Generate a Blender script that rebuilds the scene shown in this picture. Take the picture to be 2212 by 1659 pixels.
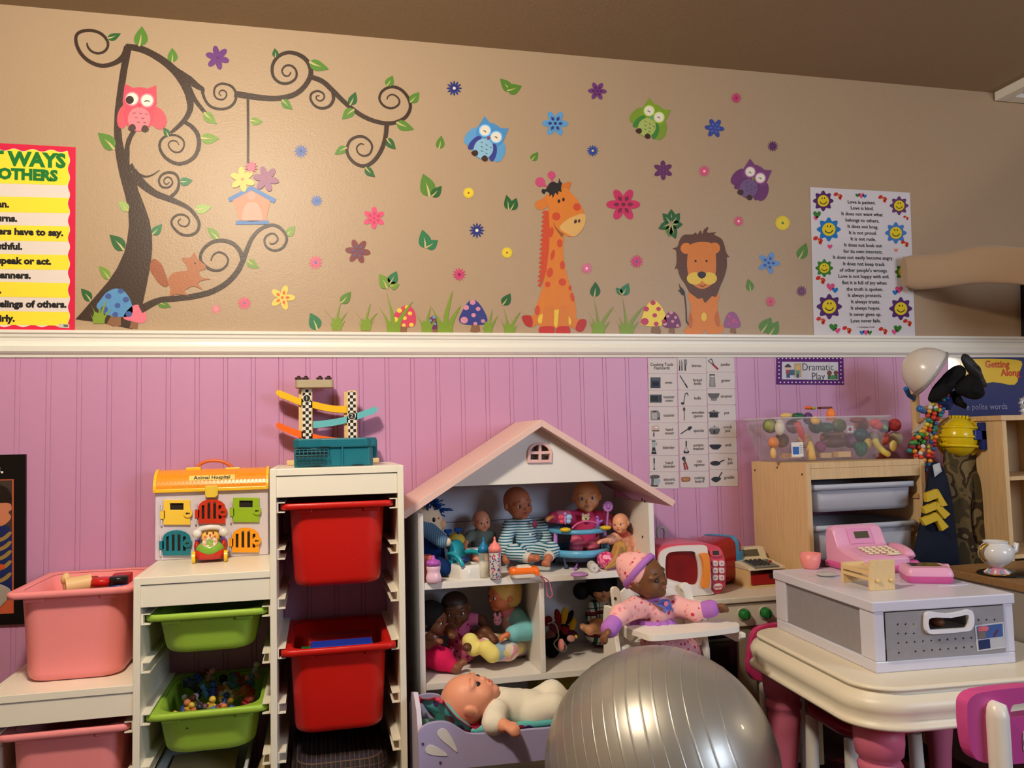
import bpy, bmesh, math, random
import numpy as np
from mathutils import Vector, Matrix, Euler
from mathutils.geometry import tessellate_polygon
for _o in list(bpy.data.objects): bpy.data.objects.remove(_o)
SC = bpy.context.scene
COL = SC.collection
random.seed(7)
R = math.radians
# ---------------------------------------------------------------- camera
FPX, CXP, CYP = 1765.0, 1106.0, 829.5
YAW, PIT, ROL = 0.233489, 0.0658173, -0.0234937
_cy, _sy, _cp, _sp, _cr, _sr = math.cos(YAW), math.sin(YAW), math.cos(PIT), math.sin(PIT), math.cos(ROL), math.sin(ROL)
_fw = Vector((_sy*_cp, _cy*_cp, _sp)); _rt = Vector((_cy, -_sy, 0)); _up = _rt.cross(_fw)
C_R = _rt*_cr + _up*_sr; C_U = -_rt*_sr + _up*_cr
EYE = Vector((0, 0, 1.0))
cam = bpy.data.cameras.new('camera'); cam_o = bpy.data.objects.new('camera', cam); COL.objects.link(cam_o)
cam.sensor_width = 36; cam.sensor_fit = 'HORIZONTAL'; cam.lens = FPX/2212*36; cam.clip_start = .02
cam_o.matrix_world = Matrix.Translation(EYE) @ Matrix((C_R, C_U, -_fw)).transposed().to_4x4()
SC.camera = cam_o
# ---------------------------------------------------------------- world, lamps, exposure
SC.view_settings.view_transform = 'Standard'; SC.view_settings.look = 'None'
SC.view_settings.gamma = 1.0; SC.view_settings.use_curve_mapping = False
SC.view_settings.exposure = 0.0
w = bpy.data.worlds.new('World'); SC.world = w; w.use_nodes = True
w.node_tree.nodes['Background'].inputs[0].default_value = (.6, .7, 1, 1)
w.node_tree.nodes['Background'].inputs[1].default_value = 0.05
def lamp(name, loc, power, col, rad):
    l = bpy.data.lights.new(name, 'POINT'); l.energy = power; l.color = col; l.shadow_soft_size = rad
    o = bpy.data.objects.new(name, l); o.location = loc; COL.objects.link(o); return o
def spot(name, loc, power, col, rad, ang_, blend):
    l = bpy.data.lights.new(name, 'SPOT'); l.energy = power; l.color = col; l.shadow_soft_size = rad; l.spot_size = R(ang_); l.spot_blend = blend
    o = bpy.data.objects.new(name, l); o.location = loc; COL.objects.link(o); return o
LAMP_A = lamp('ceiling_lamp_light', (-.30, 1.10, 2.14), 104, (1, .91, .74), .09)
LAMP_B = lamp('second_lamp_light', (3.35, 1.30, 1.36), 11, (1, .86, .66), .07)
def area(name, loc, tgt, power, col, sx, sy):
    l = bpy.data.lights.new(name, 'AREA'); l.shape = 'RECTANGLE'; l.size = sx; l.size_y = sy; l.energy = power; l.color = col
    o = bpy.data.objects.new(name, l); o.location = loc
    o.rotation_euler = (Vector(tgt)-Vector(loc)).to_track_quat('-Z', 'Y').to_euler(); COL.objects.link(o); return o
area('window_daylight', (2.7, -1.0, 1.55), (1.4, 1.7, .5), 46, (.70, .82, 1), 1.1, 1.0)
# ---------------------------------------------------------------- pixel rays -> real planes
def ray(px, py): return C_R*((px-CXP)/FPX) - C_U*((py-CYP)/FPX) + _fw
def onY(px, py, Y): v = ray(px, py); return EYE + v*(Y/v.y)
def onZ(px, py, Z): v = ray(px, py); return EYE + v*((Z-1.0)/v.z)
def onX(px, py, X): v = ray(px, py); return EYE + v*(X/v.x)
WALL, CEIL = 2.56, 2.287
def wl(px, py): p = onY(px, py, WALL); return (p.x, p.z)
CR = {1: (0, 0), 2: (0, 300), 3: (500, 50), 4: (600, 300), 5: (1100, 50), 6: (1100, 320)}
def cp(c, x, y): o = CR[c]; return (o[0]+x/3.16, o[1]+y/3.16)
def cps(c, pts): return [cp(c, *p) for p in pts]
# ---------------------------------------------------------------- materials
def lin(c):
    c = [x/255 for x in c[:3]]
    return tuple((x/12.92 if x <= .04045 else ((x+.055)/1.055)**2.4) for x in c) + (1,)
MATS = {}
def M(col, rough=.5, spec=.5, metal=0., bump=0., bscale=60., trans=0., alpha=1., sheen=0., coat=0., var=0., emit=0., ior=1.45, grain=None):
    key = (tuple(col), rough, spec, metal, bump, bscale, trans, alpha, sheen, coat, var, emit, ior, grain)
    if key in MATS: return MATS[key]
    m = bpy.data.materials.new('mat_%02x%02x%02x' % tuple(int(x) for x in col[:3])); m.use_nodes = True
    nt = m.node_tree; b = nt.nodes['Principled BSDF']; I = b.inputs
    I['Base Color'].default_value = lin(col); I['Roughness'].default_value = rough; I['Specular IOR Level'].default_value = spec
    I['Metallic'].default_value = metal; I['Transmission Weight'].default_value = trans; I['Alpha'].default_value = alpha
    I['Sheen Weight'].default_value = sheen; I['Coat Weight'].default_value = coat; I['IOR'].default_value = ior
    if emit: I['Emission Color'].default_value = lin(col); I['Emission Strength'].default_value = emit
    if bump or var or grain:
        tc = nt.nodes.new('ShaderNodeTexCoord')
        nz = nt.nodes.new('ShaderNodeTexNoise'); nz.inputs['Scale'].default_value = bscale; nz.inputs['Detail'].default_value = 4
        if grain:
            mp = nt.nodes.new('ShaderNodeMapping'); mp.inputs['Scale'].default_value = grain
            nt.links.new(tc.outputs['Object'], mp.inputs[0]); nt.links.new(mp.outputs[0], nz.inputs['Vector'])
        else: nt.links.new(tc.outputs['Object'], nz.inputs['Vector'])
        if bump:
            bp = nt.nodes.new('ShaderNodeBump'); bp.inputs['Strength'].default_value = bump; bp.inputs['Distance'].default_value = .002
            nt.links.new(nz.outputs['Fac'], bp.inputs['Height']); nt.links.new(bp.outputs[0], I['Normal'])
        if var:
            mx = nt.nodes.new('ShaderNodeMix'); mx.data_type = 'RGBA'
            rp = nt.nodes.new('ShaderNodeMapRange'); rp.inputs[1].default_value = .3; rp.inputs[2].default_value = .7
            nt.links.new(nz.outputs['Fac'], rp.inputs[0]); nt.links.new(rp.outputs[0], mx.inputs[0])
            c = lin(col); mx.inputs[6].default_value = tuple(min(1, x*(1-var)) for x in c[:3])+(1,); mx.inputs[7].default_value = tuple(min(1, x*(1+var)) for x in c[:3])+(1,)
            nt.links.new(mx.outputs[2], I['Base Color'])
    MATS[key] = m; return m
def MPAT(kind, cols, scale=30., rough=.7, spec=.3, axis=2, width=.5, thr=.35, rot=(0, 0, 0)):
    """procedural cloth prints: stripes / dots / patches / plaid / wool"""
    key = (kind, tuple(map(tuple, cols)), scale, rough, spec, axis, width, thr, rot)
    if key in MATS: return MATS[key]
    m = bpy.data.materials.new('print_'+kind); m.use_nodes = True; nt = m.node_tree; N = nt.nodes; L = nt.links
    b = N['Principled BSDF']; b.inputs['Roughness'].default_value = rough; b.inputs['Specular IOR Level'].default_value = spec
    tc = N.new('ShaderNodeTexCoord'); mp = N.new('ShaderNodeMapping'); mp.inputs['Rotation'].default_value = rot
    L.new(tc.outputs['Object'], mp.inputs[0])
    def stripe(ax, sc, wd):
        sp = N.new('ShaderNodeSeparateXYZ'); L.new(mp.outputs[0], sp.inputs[0])
        mu = N.new('ShaderNodeMath'); mu.operation = 'MULTIPLY'; mu.inputs[1].default_value = sc; L.new(sp.outputs[ax], mu.inputs[0])
        fr = N.new('ShaderNodeMath'); fr.operation = 'FRACT'; L.new(mu.outputs[0], fr.inputs[0])
        gt = N.new('ShaderNodeMath'); gt.operation = 'LESS_THAN'; gt.inputs[1].default_value = wd; L.new(fr.outputs[0], gt.inputs[0]); return gt.outputs[0]
    def mix(fac, a, c):
        mx = N.new('ShaderNodeMix'); mx.data_type = 'RGBA'; L.new(fac, mx.inputs[0])
        for i, q in ((6, a), (7, c)):
            if isinstance(q, (tuple, list)): mx.inputs[i].default_value = lin(q)
            else: L.new(q, mx.inputs[i])
        return mx.outputs[2]
    if kind == 'stripes': out = mix(stripe(axis, scale, width), cols[0], cols[1])
    elif kind == 'plaid':
        out = mix(stripe(0, scale, .3), cols[0], cols[1]); out = mix(stripe(2, scale, .3), out, cols[2]); out = mix(stripe(2, scale*2, .12), out, cols[3]); out = mix(stripe(0, scale*2, .12), out, cols[3])
    elif kind in ('dots', 'patches'):
        vo = N.new('ShaderNodeTexVoronoi'); vo.inputs['Scale'].default_value = scale; L.new(mp.outputs[0], vo.inputs['Vector'])
        if kind == 'dots':
            lt = N.new('ShaderNodeMath'); lt.operation = 'LESS_THAN'; lt.inputs[1].default_value = thr; L.new(vo.outputs['Distance'], lt.inputs[0])
            sp = N.new('ShaderNodeSeparateColor'); L.new(vo.outputs['Color'], sp.inputs[0])
            g2 = N.new('ShaderNodeMath'); g2.operation = 'GREATER_THAN'; g2.inputs[1].default_value = .5; L.new(sp.outputs[0], g2.inputs[0])
            c2 = mix(g2.outputs[0], cols[1], cols[2 if len(cols) > 2 else 1]); out = mix(lt.outputs[0], cols[0], c2)
        else:
            sp = N.new('ShaderNodeSeparateColor'); L.new(vo.outputs['Color'], sp.inputs[0])
            rp = N.new('ShaderNodeValToRGB'); rp.color_ramp.interpolation = 'CONSTANT'; L.new(sp.outputs[0], rp.inputs[0])
            e = rp.color_ramp.elements
            while len(e) < len(cols): e.new(.5)
            for i, c in enumerate(cols): e[i].position = i/len(cols); e[i].color = lin(c)
            out = rp.outputs[0]
    elif kind == 'camo':
        nz = N.new('ShaderNodeTexNoise'); nz.inputs['Scale'].default_value = scale; nz.inputs['Detail'].default_value = 1.5; L.new(mp.outputs[0], nz.inputs['Vector'])
        rp = N.new('ShaderNodeValToRGB'); rp.color_ramp.interpolation = 'CONSTANT'; L.new(nz.outputs['Fac'], rp.inputs[0]); e = rp.color_ramp.elements
        while len(e) < len(cols): e.new(.5)
        for i, c in enumerate(cols): e[i].position = 0 if i == 0 else .36+.28*i/len(cols); e[i].color = lin(c)
        out = rp.outputs[0]
    L.new(out, b.inputs['Base Color'])
    if kind == 'stripes' and rough > .85:
        wv = N.new('ShaderNodeTexNoise'); wv.inputs['Scale'].default_value = 300; L.new(mp.outputs[0], wv.inputs['Vector'])
        bp = N.new('ShaderNodeBump'); bp.inputs['Strength'].default_value = .8; bp.inputs['Distance'].default_value = .003; L.new(wv.outputs[0], bp.inputs['Height']); L.new(bp.outputs[0], b.inputs['Normal'])
    MATS[key] = m; return m
# ---------------------------------------------------------------- geometry builder
class G:
    def __init__(s): s.v = []; s.f = []; s.m = []; s.s = []
    def add(s, v, f, mat=0, sm=False, T=None):
        o = len(s.v)
        s.v += [tuple(T @ Vector(p)) if T is not None else tuple(p) for p in v]
        for q in f: s.f.append([i+o for i in q]); s.m.append(mat); s.s.append(sm)
        return s
    def box(s, c, d, mat=0, T=None):
        x, y, z = c; a, b, e = d[0]/2, d[1]/2, d[2]/2
        v = [(x+i*a, y+j*b, z+k*e) for i in (-1, 1) for j in (-1, 1) for k in (-1, 1)]
        return s.add(v, [(0, 1, 3, 2), (4, 6, 7, 5), (0, 4, 5, 1), (2, 3, 7, 6), (0, 2, 6, 4), (1, 5, 7, 3)], mat, False, T)
    def bx(s, lo, hi, mat=0, T=None):
        return s.box([(a+b)/2 for a, b in zip(lo, hi)], [abs(b-a) for a, b in zip(lo, hi)], mat, T)
    def prism(s, pts, lo, hi, ax=1, mat=0, T=None, holes=()):
        """polygon pts in the plane normal to axis ax (1: xz, 2: xy, 0: yz), from lo to hi"""
        def P(p, h): return (p[0], h, p[1]) if ax == 1 else ((p[0], p[1], h) if ax == 2 else (h, p[0], p[1]))
        loops = [list(pts)]+[list(h) for h in holes]
        flat = [p for l in loops for p in l]; n = len(flat)
        tri = tessellate_polygon([[Vector((p[0], p[1], 0)) for p in l] for l in loops])
        v = [P(p, lo) for p in flat]+[P(p, hi) for p in flat]
        f = [tuple(t) for t in tri]+[tuple(i+n for i in reversed(t)) for t in tri]
        o = 0
        for l in loops:
            k = len(l)
            for i in range(k): j = (i+1) % k; f.append((o+i, o+j, o+j+n, o+i+n))
            o += k
        return s.add(v, f, mat, False, T)
    def flat(s, pts, h, ax=1, mat=0, T=None, holes=()):
        def P(p): return (p[0], h, p[1]) if ax == 1 else ((p[0], p[1], h) if ax == 2 else (h, p[0], p[1]))
        loops = [list(pts)]+[list(q) for q in holes]
        tri = tessellate_polygon([[Vector((p[0], p[1], 0)) for p in l] for l in loops])
        return s.add([P(p) for l in loops for p in l], [tuple(t) for t in tri], mat, False, T)
    def cyl(s, p0, p1, r0, r1=None, n=16, mat=0, sm=True, caps=True, T=None):
        r1 = r0 if r1 is None else r1; p0 = Vector(p0); p1 = Vector(p1); d = (p1-p0).normalized()
        a = d.orthogonal().normalized(); b = d.cross(a)
        v = [tuple(p+(a*math.cos(2*math.pi*i/n)+b*math.sin(2*math.pi*i/n))*r) for p, r in ((p0, r0), (p1, r1)) for i in range(n)]
        s.add(v, [(i, (i+1) % n, (i+1) % n+n, i+n) for i in range(n)], mat, sm, T)
        if caps: s.add(v[:n], [tuple(range(n-1, -1, -1))], mat, False, T); s.add(v[n:], [tuple(range(n))], mat, False, T)
        return s
    def lathe(s, prof, c=(0, 0, 0), n=24, mat=0, sm=True, T=None, axis=2, a0=0, a1=2*math.pi):
        full = abs(a1-a0-2*math.pi) < 1e-6; k = n if full else n+1; v = []
        for r, z in prof:
            for i in range(k):
                a = a0+(a1-a0)*i/n; x, y = r*math.cos(a), r*math.sin(a)
                v.append((c[0]+x, c[1]+y, c[2]+z) if axis == 2 else ((c[0]+x, c[1]+z, c[2]+y) if axis == 1 else (c[0]+z, c[1]+x, c[2]+y)))
        f = []
        for j in range(len(prof)-1):
            for i in range(n): i2 = (i+1) % k; f.append((j*k+i, j*k+i2, (j+1)*k+i2, (j+1)*k+i))
        return s.add(v, f, mat, sm, T)
    def ell(s, c, r, n=16, mat=0, T=None, rot=None):
        if not isinstance(r, (tuple, list)): r = (r, r, r)
        h = max(6, n//2); v = []
        for j in range(1, h):
            t = math.pi*j/h
            for i in range(n): p = 2*math.pi*i/n; v.append(Vector((r[0]*math.sin(t)*math.cos(p), r[1]*math.sin(t)*math.sin(p), r[2]*math.cos(t))))
        v += [Vector((0, 0, r[2])), Vector((0, 0, -r[2]))]
        if rot is not None: v = [rot @ q for q in v]
        v = [tuple(q+Vector(c)) for q in v]; f = []
        for j in range(h-2):
            for i in range(n): f.append((j*n+i, (j+1)*n+i, (j+1)*n+(i+1) % n, j*n+(i+1) % n))
        a, b = len(v)-2, len(v)-1
        for i in range(n): f.append((a, i, (i+1) % n)); f.append((b, (h-2)*n+(i+1) % n, (h-2)*n+i))
        return s.add(v, f, mat, True, T)
    def tube(s, pts, r, n=8, mat=0, closed=False, T=None, flat=None):
        pts = [Vector(p) for p in pts]; k = len(pts); rr = r if isinstance(r, (list, tuple)) else [r]*k; v = []
        up = None
        for i, p in enumerate(pts):
            a = pts[(i-1) % k] if (closed or i) else p; b = pts[(i+1) % k] if (closed or i < k-1) else p
            d = (b-a).normalized()
            if up is None: up = d.orthogonal().normalized()
            up = (up-d*up.dot(d)).normalized(); sd = d.cross(up)
            for j in range(n): t = 2*math.pi*j/n; v.append(tuple(p+(up*math.cos(t)*(flat or 1)+sd*math.sin(t))*rr[i]))
        f = [(i*n+j, i*n+(j+1) % n, ((i+1) % k)*n+(j+1) % n, ((i+1) % k)*n+j) for i in range(k if closed else k-1) for j in range(n)]
        s.add(v, f, mat, True, T)
        if not closed: s.add(v[:n], [tuple(range(n-1, -1, -1))], mat, False, T); s.add(v[-n:], [tuple(range(n))], mat, False, T)
        return s
    def loft(s, rings, mat=0, sm=True, capa=True, capb=True, T=None, closed=True):
        n = len(rings[0]); v = [p for r in rings for p in r]; e = n if closed else n-1
        f = [(j*n+i, j*n+(i+1) % n, (j+1)*n+(i+1) % n, (j+1)*n+i) for j in range(len(rings)-1) for i in range(e)]
        s.add(v, f, mat, sm, T)
        if capa: s.add(rings[0], [tuple(range(n-1, -1, -1))], mat, False, T)
        if capb: s.add(rings[-1], [tuple(range(n))], mat, False, T)
        return s
def rrect(w, h, r, n=5, cx=0, cy=0):
    r = min(r, w/2-1e-5, h/2-1e-5); out = []
    for (x, y, a) in ((w/2-r, h/2-r, 0), (-w/2+r, h/2-r, 90), (-w/2+r, -h/2+r, 180), (w/2-r, -h/2+r, 270)):
        for i in range(n+1): t = R(a+90*i/n); out.append((cx+x+r*math.cos(t), cy+y+r*math.sin(t)))
    return out
def circ(x, y, rx, ry=None, n=20, rot=0):
    ry = rx if ry is None else ry; c, s_ = math.cos(rot), math.sin(rot)
    return [(x+rx*math.cos(t)*c-ry*math.sin(t)*s_, y+rx*math.cos(t)*s_+ry*math.sin(t)*c) for t in [2*math.pi*i/n for i in range(n)]]
def cat(pts, closed=True, k=4):
    n = len(pts); out = []
    rng = range(n if closed else n-1)
    for i in rng:
        p = [pts[(i+j) % n] if closed else pts[min(max(i+j, 0), n-1)] for j in (-1, 0, 1, 2)]
        for q in range(k):
            t = q/k; out.append(tuple(.5*((2*p[1][d])+(-p[0][d]+p[2][d])*t+(2*p[0][d]-5*p[1][d]+4*p[2][d]-p[3][d])*t*t+(-p[0][d]+3*p[1][d]-3*p[2][d]+p[3][d])*t**3) for d in range(len(p[1]))))
    if not closed: out.append(tuple(pts[-1]))
    return out
INV = {}     # object name -> matrix from world into the object's own frame
def thing(name, label, cat_, loc=(0, 0, 0), rz=0., group=None, kind=None):
    o = bpy.data.objects.new(name, None); COL.objects.link(o); o.location = loc; o.rotation_euler = (0, 0, rz); o.empty_display_size = .05
    tag(o, label, cat_, group, kind)
    INV[o.name] = (Matrix.Translation(Vector(loc)) @ Matrix.Rotation(rz, 4, 'Z')).inverted(); return o
def tag(o, label=None, cat_=None, group=None, kind=None):
    for k, x in (('label', label), ('category', cat_), ('group', group), ('kind', kind)):
        if x: o[k] = x
    return o
def build(name, g, mats, parent=None, world=False, bevel=0., seg=2, solid=0., sub=0, weld=False, loc=None):
    """mesh object from builder g; world=True: g is in world coordinates and is moved into the parent's frame"""
    me = bpy.data.meshes.new(name); v = g.v
    if parent is not None:
        iv = INV[parent.name]
        if world: v = [tuple(iv @ Vector(p)) for p in v]
        off = Matrix()
    else:
        iv = Matrix()
        if loc is None:
            a = np.array(v); loc = ((a[:, 0].min()+a[:, 0].max())/2, (a[:, 1].min()+a[:, 1].max())/2, a[:, 2].min())
        l = Vector(loc); v = [tuple(Vector(p)-l) for p in v]
    me.from_pydata(v, [], g.f)
    if not isinstance(mats, (list, tuple)): mats = [mats]
    for m in mats: me.materials.append(m)
    if len(mats) > 1: me.polygons.foreach_set('material_index', g.m)
    me.polygons.foreach_set('use_smooth', g.s)
    bm = bmesh.new(); bm.from_mesh(me)
    if weld: bmesh.ops.remove_doubles(bm, verts=bm.verts, dist=1e-5)
    bmesh.ops.recalc_face_normals(bm, faces=bm.faces)
    bm.to_mesh(me); bm.free()
    o = bpy.data.objects.new(name, me); COL.objects.link(o)
    if parent is not None: o.parent = parent; INV[o.name] = INV[parent.name]
    else: o.location = loc; INV[o.name] = Matrix.Translation(Vector(loc)).inverted()
    if solid: md = o.modifiers.new('solid', 'SOLIDIFY'); md.thickness = solid; md.offset = 0
    if bevel: md = o.modifiers.new('bevel', 'BEVEL'); md.width = bevel; md.segments = seg; md.limit_method = 'ANGLE'; md.angle_limit = R(40)
    if sub: md = o.modifiers.new('sub', 'SUBSURF'); md.levels = sub; md.render_levels = sub
    return o
def dup(root, loc=None, rz=None, label=None):
    r = root.copy(); COL.objects.link(r)
    if loc is not None: r.location = loc
    if rz is not None: r.rotation_euler = (0, 0, rz)
    if label: r['label'] = label
    INV[r.name] = (Matrix.Translation(r.location) @ Matrix.Rotation(r.rotation_euler.z, 4, 'Z')).inverted()
    for ch in root.children:
        c = ch.copy(); COL.objects.link(c); c.parent = r
        for g in ch.children: d = g.copy(); COL.objects.link(d); d.parent = c
    return r
def settle(t, z):
    """let a thing rest on the surface at height z"""
    lo = min(v.co.z for c in t.children for v in c.data.vertices)+t.location.z; t.location.z += z+.0006-lo
TEXTS = []
def text(name, s, at, size, mat, parent, rot=(R(90), 0, 0), ax='CENTER', bold=0., sx=1., shear=0., ls=1., world=True):
    cu = bpy.data.curves.new(name, 'FONT'); cu.body = s; cu.size = size; cu.align_x = ax; cu.align_y = 'CENTER'; cu.offset = bold; cu.shear = shear; cu.space_line = ls; cu.resolution_u = 2
    cu.materials.append(mat); o = bpy.data.objects.new(name, cu); COL.objects.link(o); o.parent = parent
    o.location = INV[parent.name] @ Vector(at) if world else at; o.rotation_euler = rot; o.scale = (sx, 1, 1); TEXTS.append(o); return o
# ---------------------------------------------------------------- implicit surfaces (one continuous skin), extracted with surface nets
def sdf_one(p, P):
    if p[0] == 'c':          # tapered capsule: a, b, ra, rb
        a, b = np.array(p[1]), np.array(p[2]); ab = b-a; t = np.clip(((P-a) @ ab)/max(ab @ ab, 1e-12), 0, 1)
        return np.linalg.norm(P-a-t[..., None]*ab, axis=-1)-(p[3]+(p[4]-p[3])*t)
    L = (P-np.array(p[1])) @ np.array(p[3]); r = np.array(p[2])      # ellipsoid: c, r, R (columns = axes)
    k0 = np.linalg.norm(L/r, axis=-1); k1 = np.linalg.norm(L/(r*r), axis=-1); return k0*(k0-1)/np.maximum(k1, 1e-9)
def blob(prims, vox, k=.006):
    bb = []
    for p in prims:
        if p[0] == 'c': q = np.array([p[1], p[2]]); rr = np.array([[p[3]], [p[4]]]); bb.append(((q-rr).min(0), (q+rr).max(0)))
        else: r = max(p[2]); bb.append((np.array(p[1])-r, np.array(p[1])+r))
    lo = np.min([x[0] for x in bb], 0)-3*vox; hi = np.max([x[1] for x in bb], 0)+3*vox
    n = np.ceil((hi-lo)/vox).astype(int)+1; D = np.ones(tuple(n))
    for p, (a, b) in zip(prims, bb):
        kk = p[4] if p[0] == 'e' and len(p) > 4 and p[4] else k
        i0 = np.maximum(0, np.floor((a-lo-kk)/vox).astype(int)-2); i1 = np.minimum(n, np.ceil((b-lo+kk)/vox).astype(int)+3)
        sl_ = tuple(slice(x, y) for x, y in zip(i0, i1))
        X = np.stack(np.meshgrid(*[lo[i]+vox*np.arange(i0[i], i1[i]) for i in range(3)], indexing='ij'), -1)
        q = sdf_one(p, X); d = D[sl_]; h = np.clip(.5+.5*(d-q)/kk, 0, 1); D[sl_] = d*(1-h)+q*h-kk*h*(1-h)
    S = D < 0
    acc = np.zeros(tuple(n-1)+(3,)); cnt = np.zeros(tuple(n-1))
    cs = [(i, j, l) for i in (0, 1) for j in (0, 1) for l in (0, 1)]
    sl = lambda c: tuple(slice(c[i], n[i]-1+c[i]) for i in range(3))
    for a in cs:
        for ax in range(3):
            if a[ax]: continue
            b = list(a); b[ax] = 1; b = tuple(b)
            da, db = D[sl(a)], D[sl(b)]; x = (da < 0) != (db < 0); t = np.where(x, da/np.where(x, da-db, 1), 0)
            for d in range(3): acc[..., d] += np.where(x, a[d]+(t if d == ax else 0), 0)
            cnt += x
    on = cnt > 0; idx = -np.ones(tuple(n-1), int); idx[on] = np.arange(on.sum())
    ii = np.argwhere(on); V = lo+vox*(ii+acc[on]/cnt[on][:, None]); F = []
    for ax in range(3):
        u, w_ = [(1, 2), (2, 0), (0, 1)][ax]
        s0 = [slice(1, n[i]-1) for i in range(3)]; s1 = list(s0); s0[ax] = slice(0, n[ax]-1); s1[ax] = slice(1, n[ax])
        A, B = S[tuple(s0)], S[tuple(s1)]; e = np.argwhere(A != B)
        if not len(e): continue
        off = np.array([1, 1, 1]); off[ax] = 0; e0 = e+off; fl = A[tuple(e.T)]
        def at(du, dw): q = e0.copy(); q[:, u] += du; q[:, w_] += dw; return idx[tuple(q.T)]
        Q = np.stack([at(-1, -1), at(0, -1), at(0, 0), at(-1, 0)], 1); Q[~fl] = Q[~fl][:, ::-1]; F.append(Q)
    g = G(); g.v = [tuple(p) for p in V]; g.f = np.concatenate(F).tolist(); g.m = [0]*len(g.f); g.s = [True]*len(g.f); return g
# ================================================================ room shell
BEIGE = M((172, 146, 118), .42, .45, bump=.35, bscale=170)
PINKW = M((196, 142, 180), .38, .45, bump=.10, bscale=90)
TRIMW = M((236, 232, 222), .28, .5)
CEILM = M((160, 138, 110), .8, .2, bump=.3, bscale=120)
RX0, RX1, RY0 = -2.2, 4.0, -2.3
def struct(name, g, m, bevel=0.):
    o = build(name, g, m, loc=(0, 0, 0), bevel=bevel); o['kind'] = 'structure'; return o
wb = struct('wall_back', G().bx((RX0, WALL, 0), (RX1, WALL+.1, CEIL)), BEIGE)
struct('wall_left', G().bx((RX0-.1, RY0, 0), (RX0, WALL+.1, CEIL)), BEIGE)
struct('wall_right', G().bx((RX1, RY0, 0), (RX1+.1, WALL+.1, CEIL)), BEIGE)
struct('wall_front', G().bx((RX0, RY0-.1, 0), (RX1, RY0, CEIL)), BEIGE)
struct('ceiling', G().bx((RX0-.1, RY0-.1, CEIL), (RX1+.1, WALL+.1, CEIL+.1)), CEILM)
struct('floor', G().bx((RX0-.1, RY0-.1, -.1), (RX1+.1, WALL+.1, 0)), M((70, 52, 46), .95, .1, bump=.6, bscale=220, var=.3))
# tongue-and-groove beadboard below the chair rail: one plank mesh, copied along the wall
PW, YF = .0794, WALL-.007
px0 = wl(889, 980)[0]
prof = [(0, YF+.0022), (.0011, YF), (.0112, YF), (.0123, YF+.0018), (.0134, YF), (PW-.0011, YF), (PW, YF+.0022), (PW, WALL), (0, WALL)]
pl = build('plank', G().prism([(x, y) for x, y in prof], 0.0, 1.268, ax=2), PINKW, wb)
pl.location.x = px0-PW*24
for i in range(-23, 33):
    c = pl.copy(); COL.objects.link(c); c.parent = wb; c.location.x = px0+PW*i
# chair rail: moulded profile
RZ = 1.0265
rp = [(0, 1.252), (.010, 1.252), (.012, 1.260), (.016, 1.262), (.022, 1.268), (.024, 1.282), (.017, 1.288), (.015, 1.296), (.016, 1.305), (.020, 1.309), (.021, 1.3155), (.026, 1.319), (.026, 1.327), (0, 1.327)]
struct('trim_1', G().prism([(WALL-d, 1+(z-1)*RZ) for d, z in rp], RX0, RX1, ax=0), TRIMW)
# ceiling light panel near the corner of the ceiling
fx, fz = wl(2145, 203)
t = thing('ceiling_light_panel', 'white framed light panel, switched off, under the ceiling above the beige cloth', 'light', (fx, WALL-.6, CEIL))
g = G()
for lo, hi in (((0, 0), (.05, .595)), ((.05, 0), (.9, .05)), ((.05, .545), (.9, .595)), ((.85, .05), (.9, .545))): g.bx((lo[0], lo[1], -.035), (hi[0], hi[1], 0))
build('frame', g, TRIMW, t, bevel=.004)
build('diffuser', G().bx((.05, .05, -.02), (.85, .545, -.004)), M((120, 132, 150), .3, .4), t)
# ================================================================ stickers on the beige wall (traced, then laid on the wall plane)
def S(col): return M(col, .42, .45, bump=.25, bscale=170)
def wpoly(pts): return [wl(*p) for p in pts]
LAY = .0005
def sticker(name, label, cat_, shapes, group=None):
    """shapes: (part name or None, [pixel polygons], colour, layer[, holes])"""
    root = None; byname = []
    for sh in shapes:
        nm, polys, col, ly = sh[:4]
        if nm in ('coat_spot', 'spot', 'cheek_spot'):
            for k, p in enumerate(polys): g = G(); g.flat(wpoly(p), WALL-.0008-LAY*ly); build(nm, g, S(col), root, world=True)
            continue
        g = G()
        for k, p in enumerate(polys): g.flat(wpoly(p), WALL-.0008-LAY*ly-.00004*k)
        if root is None:
            root = build(name, g, S(col)); tag(root, label, cat_, group)
        else:
            o = build(nm, g, S(col), root, world=True)
            if nm in ('petal_vein', 'feather_mark'): o['kind'] = 'stuff'
    return root
def leaf_poly(b, t, w, k=7):
    bx_, by = b; dx, dy = t[0]-bx_, t[1]-by; L = math.hypot(dx, dy); ux, uy = dx/L, dy/L; up, lo = [], []
    for i in range(k+1):
        s = i/k; h = w*.5*(math.sin(math.pi*min(1, s**.75)))**.9*(1.05-.25*s)
        bend = .10*L*math.sin(math.pi*s)
        x, y = bx_+ux*L*s-uy*bend*.4, by+uy*L*s+ux*bend*.4
        up.append((x-uy*h, y+ux*h)); lo.append((x+uy*h, y-ux*h))
    return up+lo[::-1][1:-1]
def vein_poly(b, t, w):
    bx_, by = b; dx, dy = t[0]-bx_, t[1]-by
    return [(bx_-dy*.05, by+dx*.05), (bx_+dx*.3-dy*.07, by+dy*.3+dx*.07), (bx_+dx*.62-dy*.02, by+dy*.62+dx*.02), (bx_+dx*.3+dy*.01, by+dy*.3-dx*.01), (bx_+dy*.05, by-dx*.05)]
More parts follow.
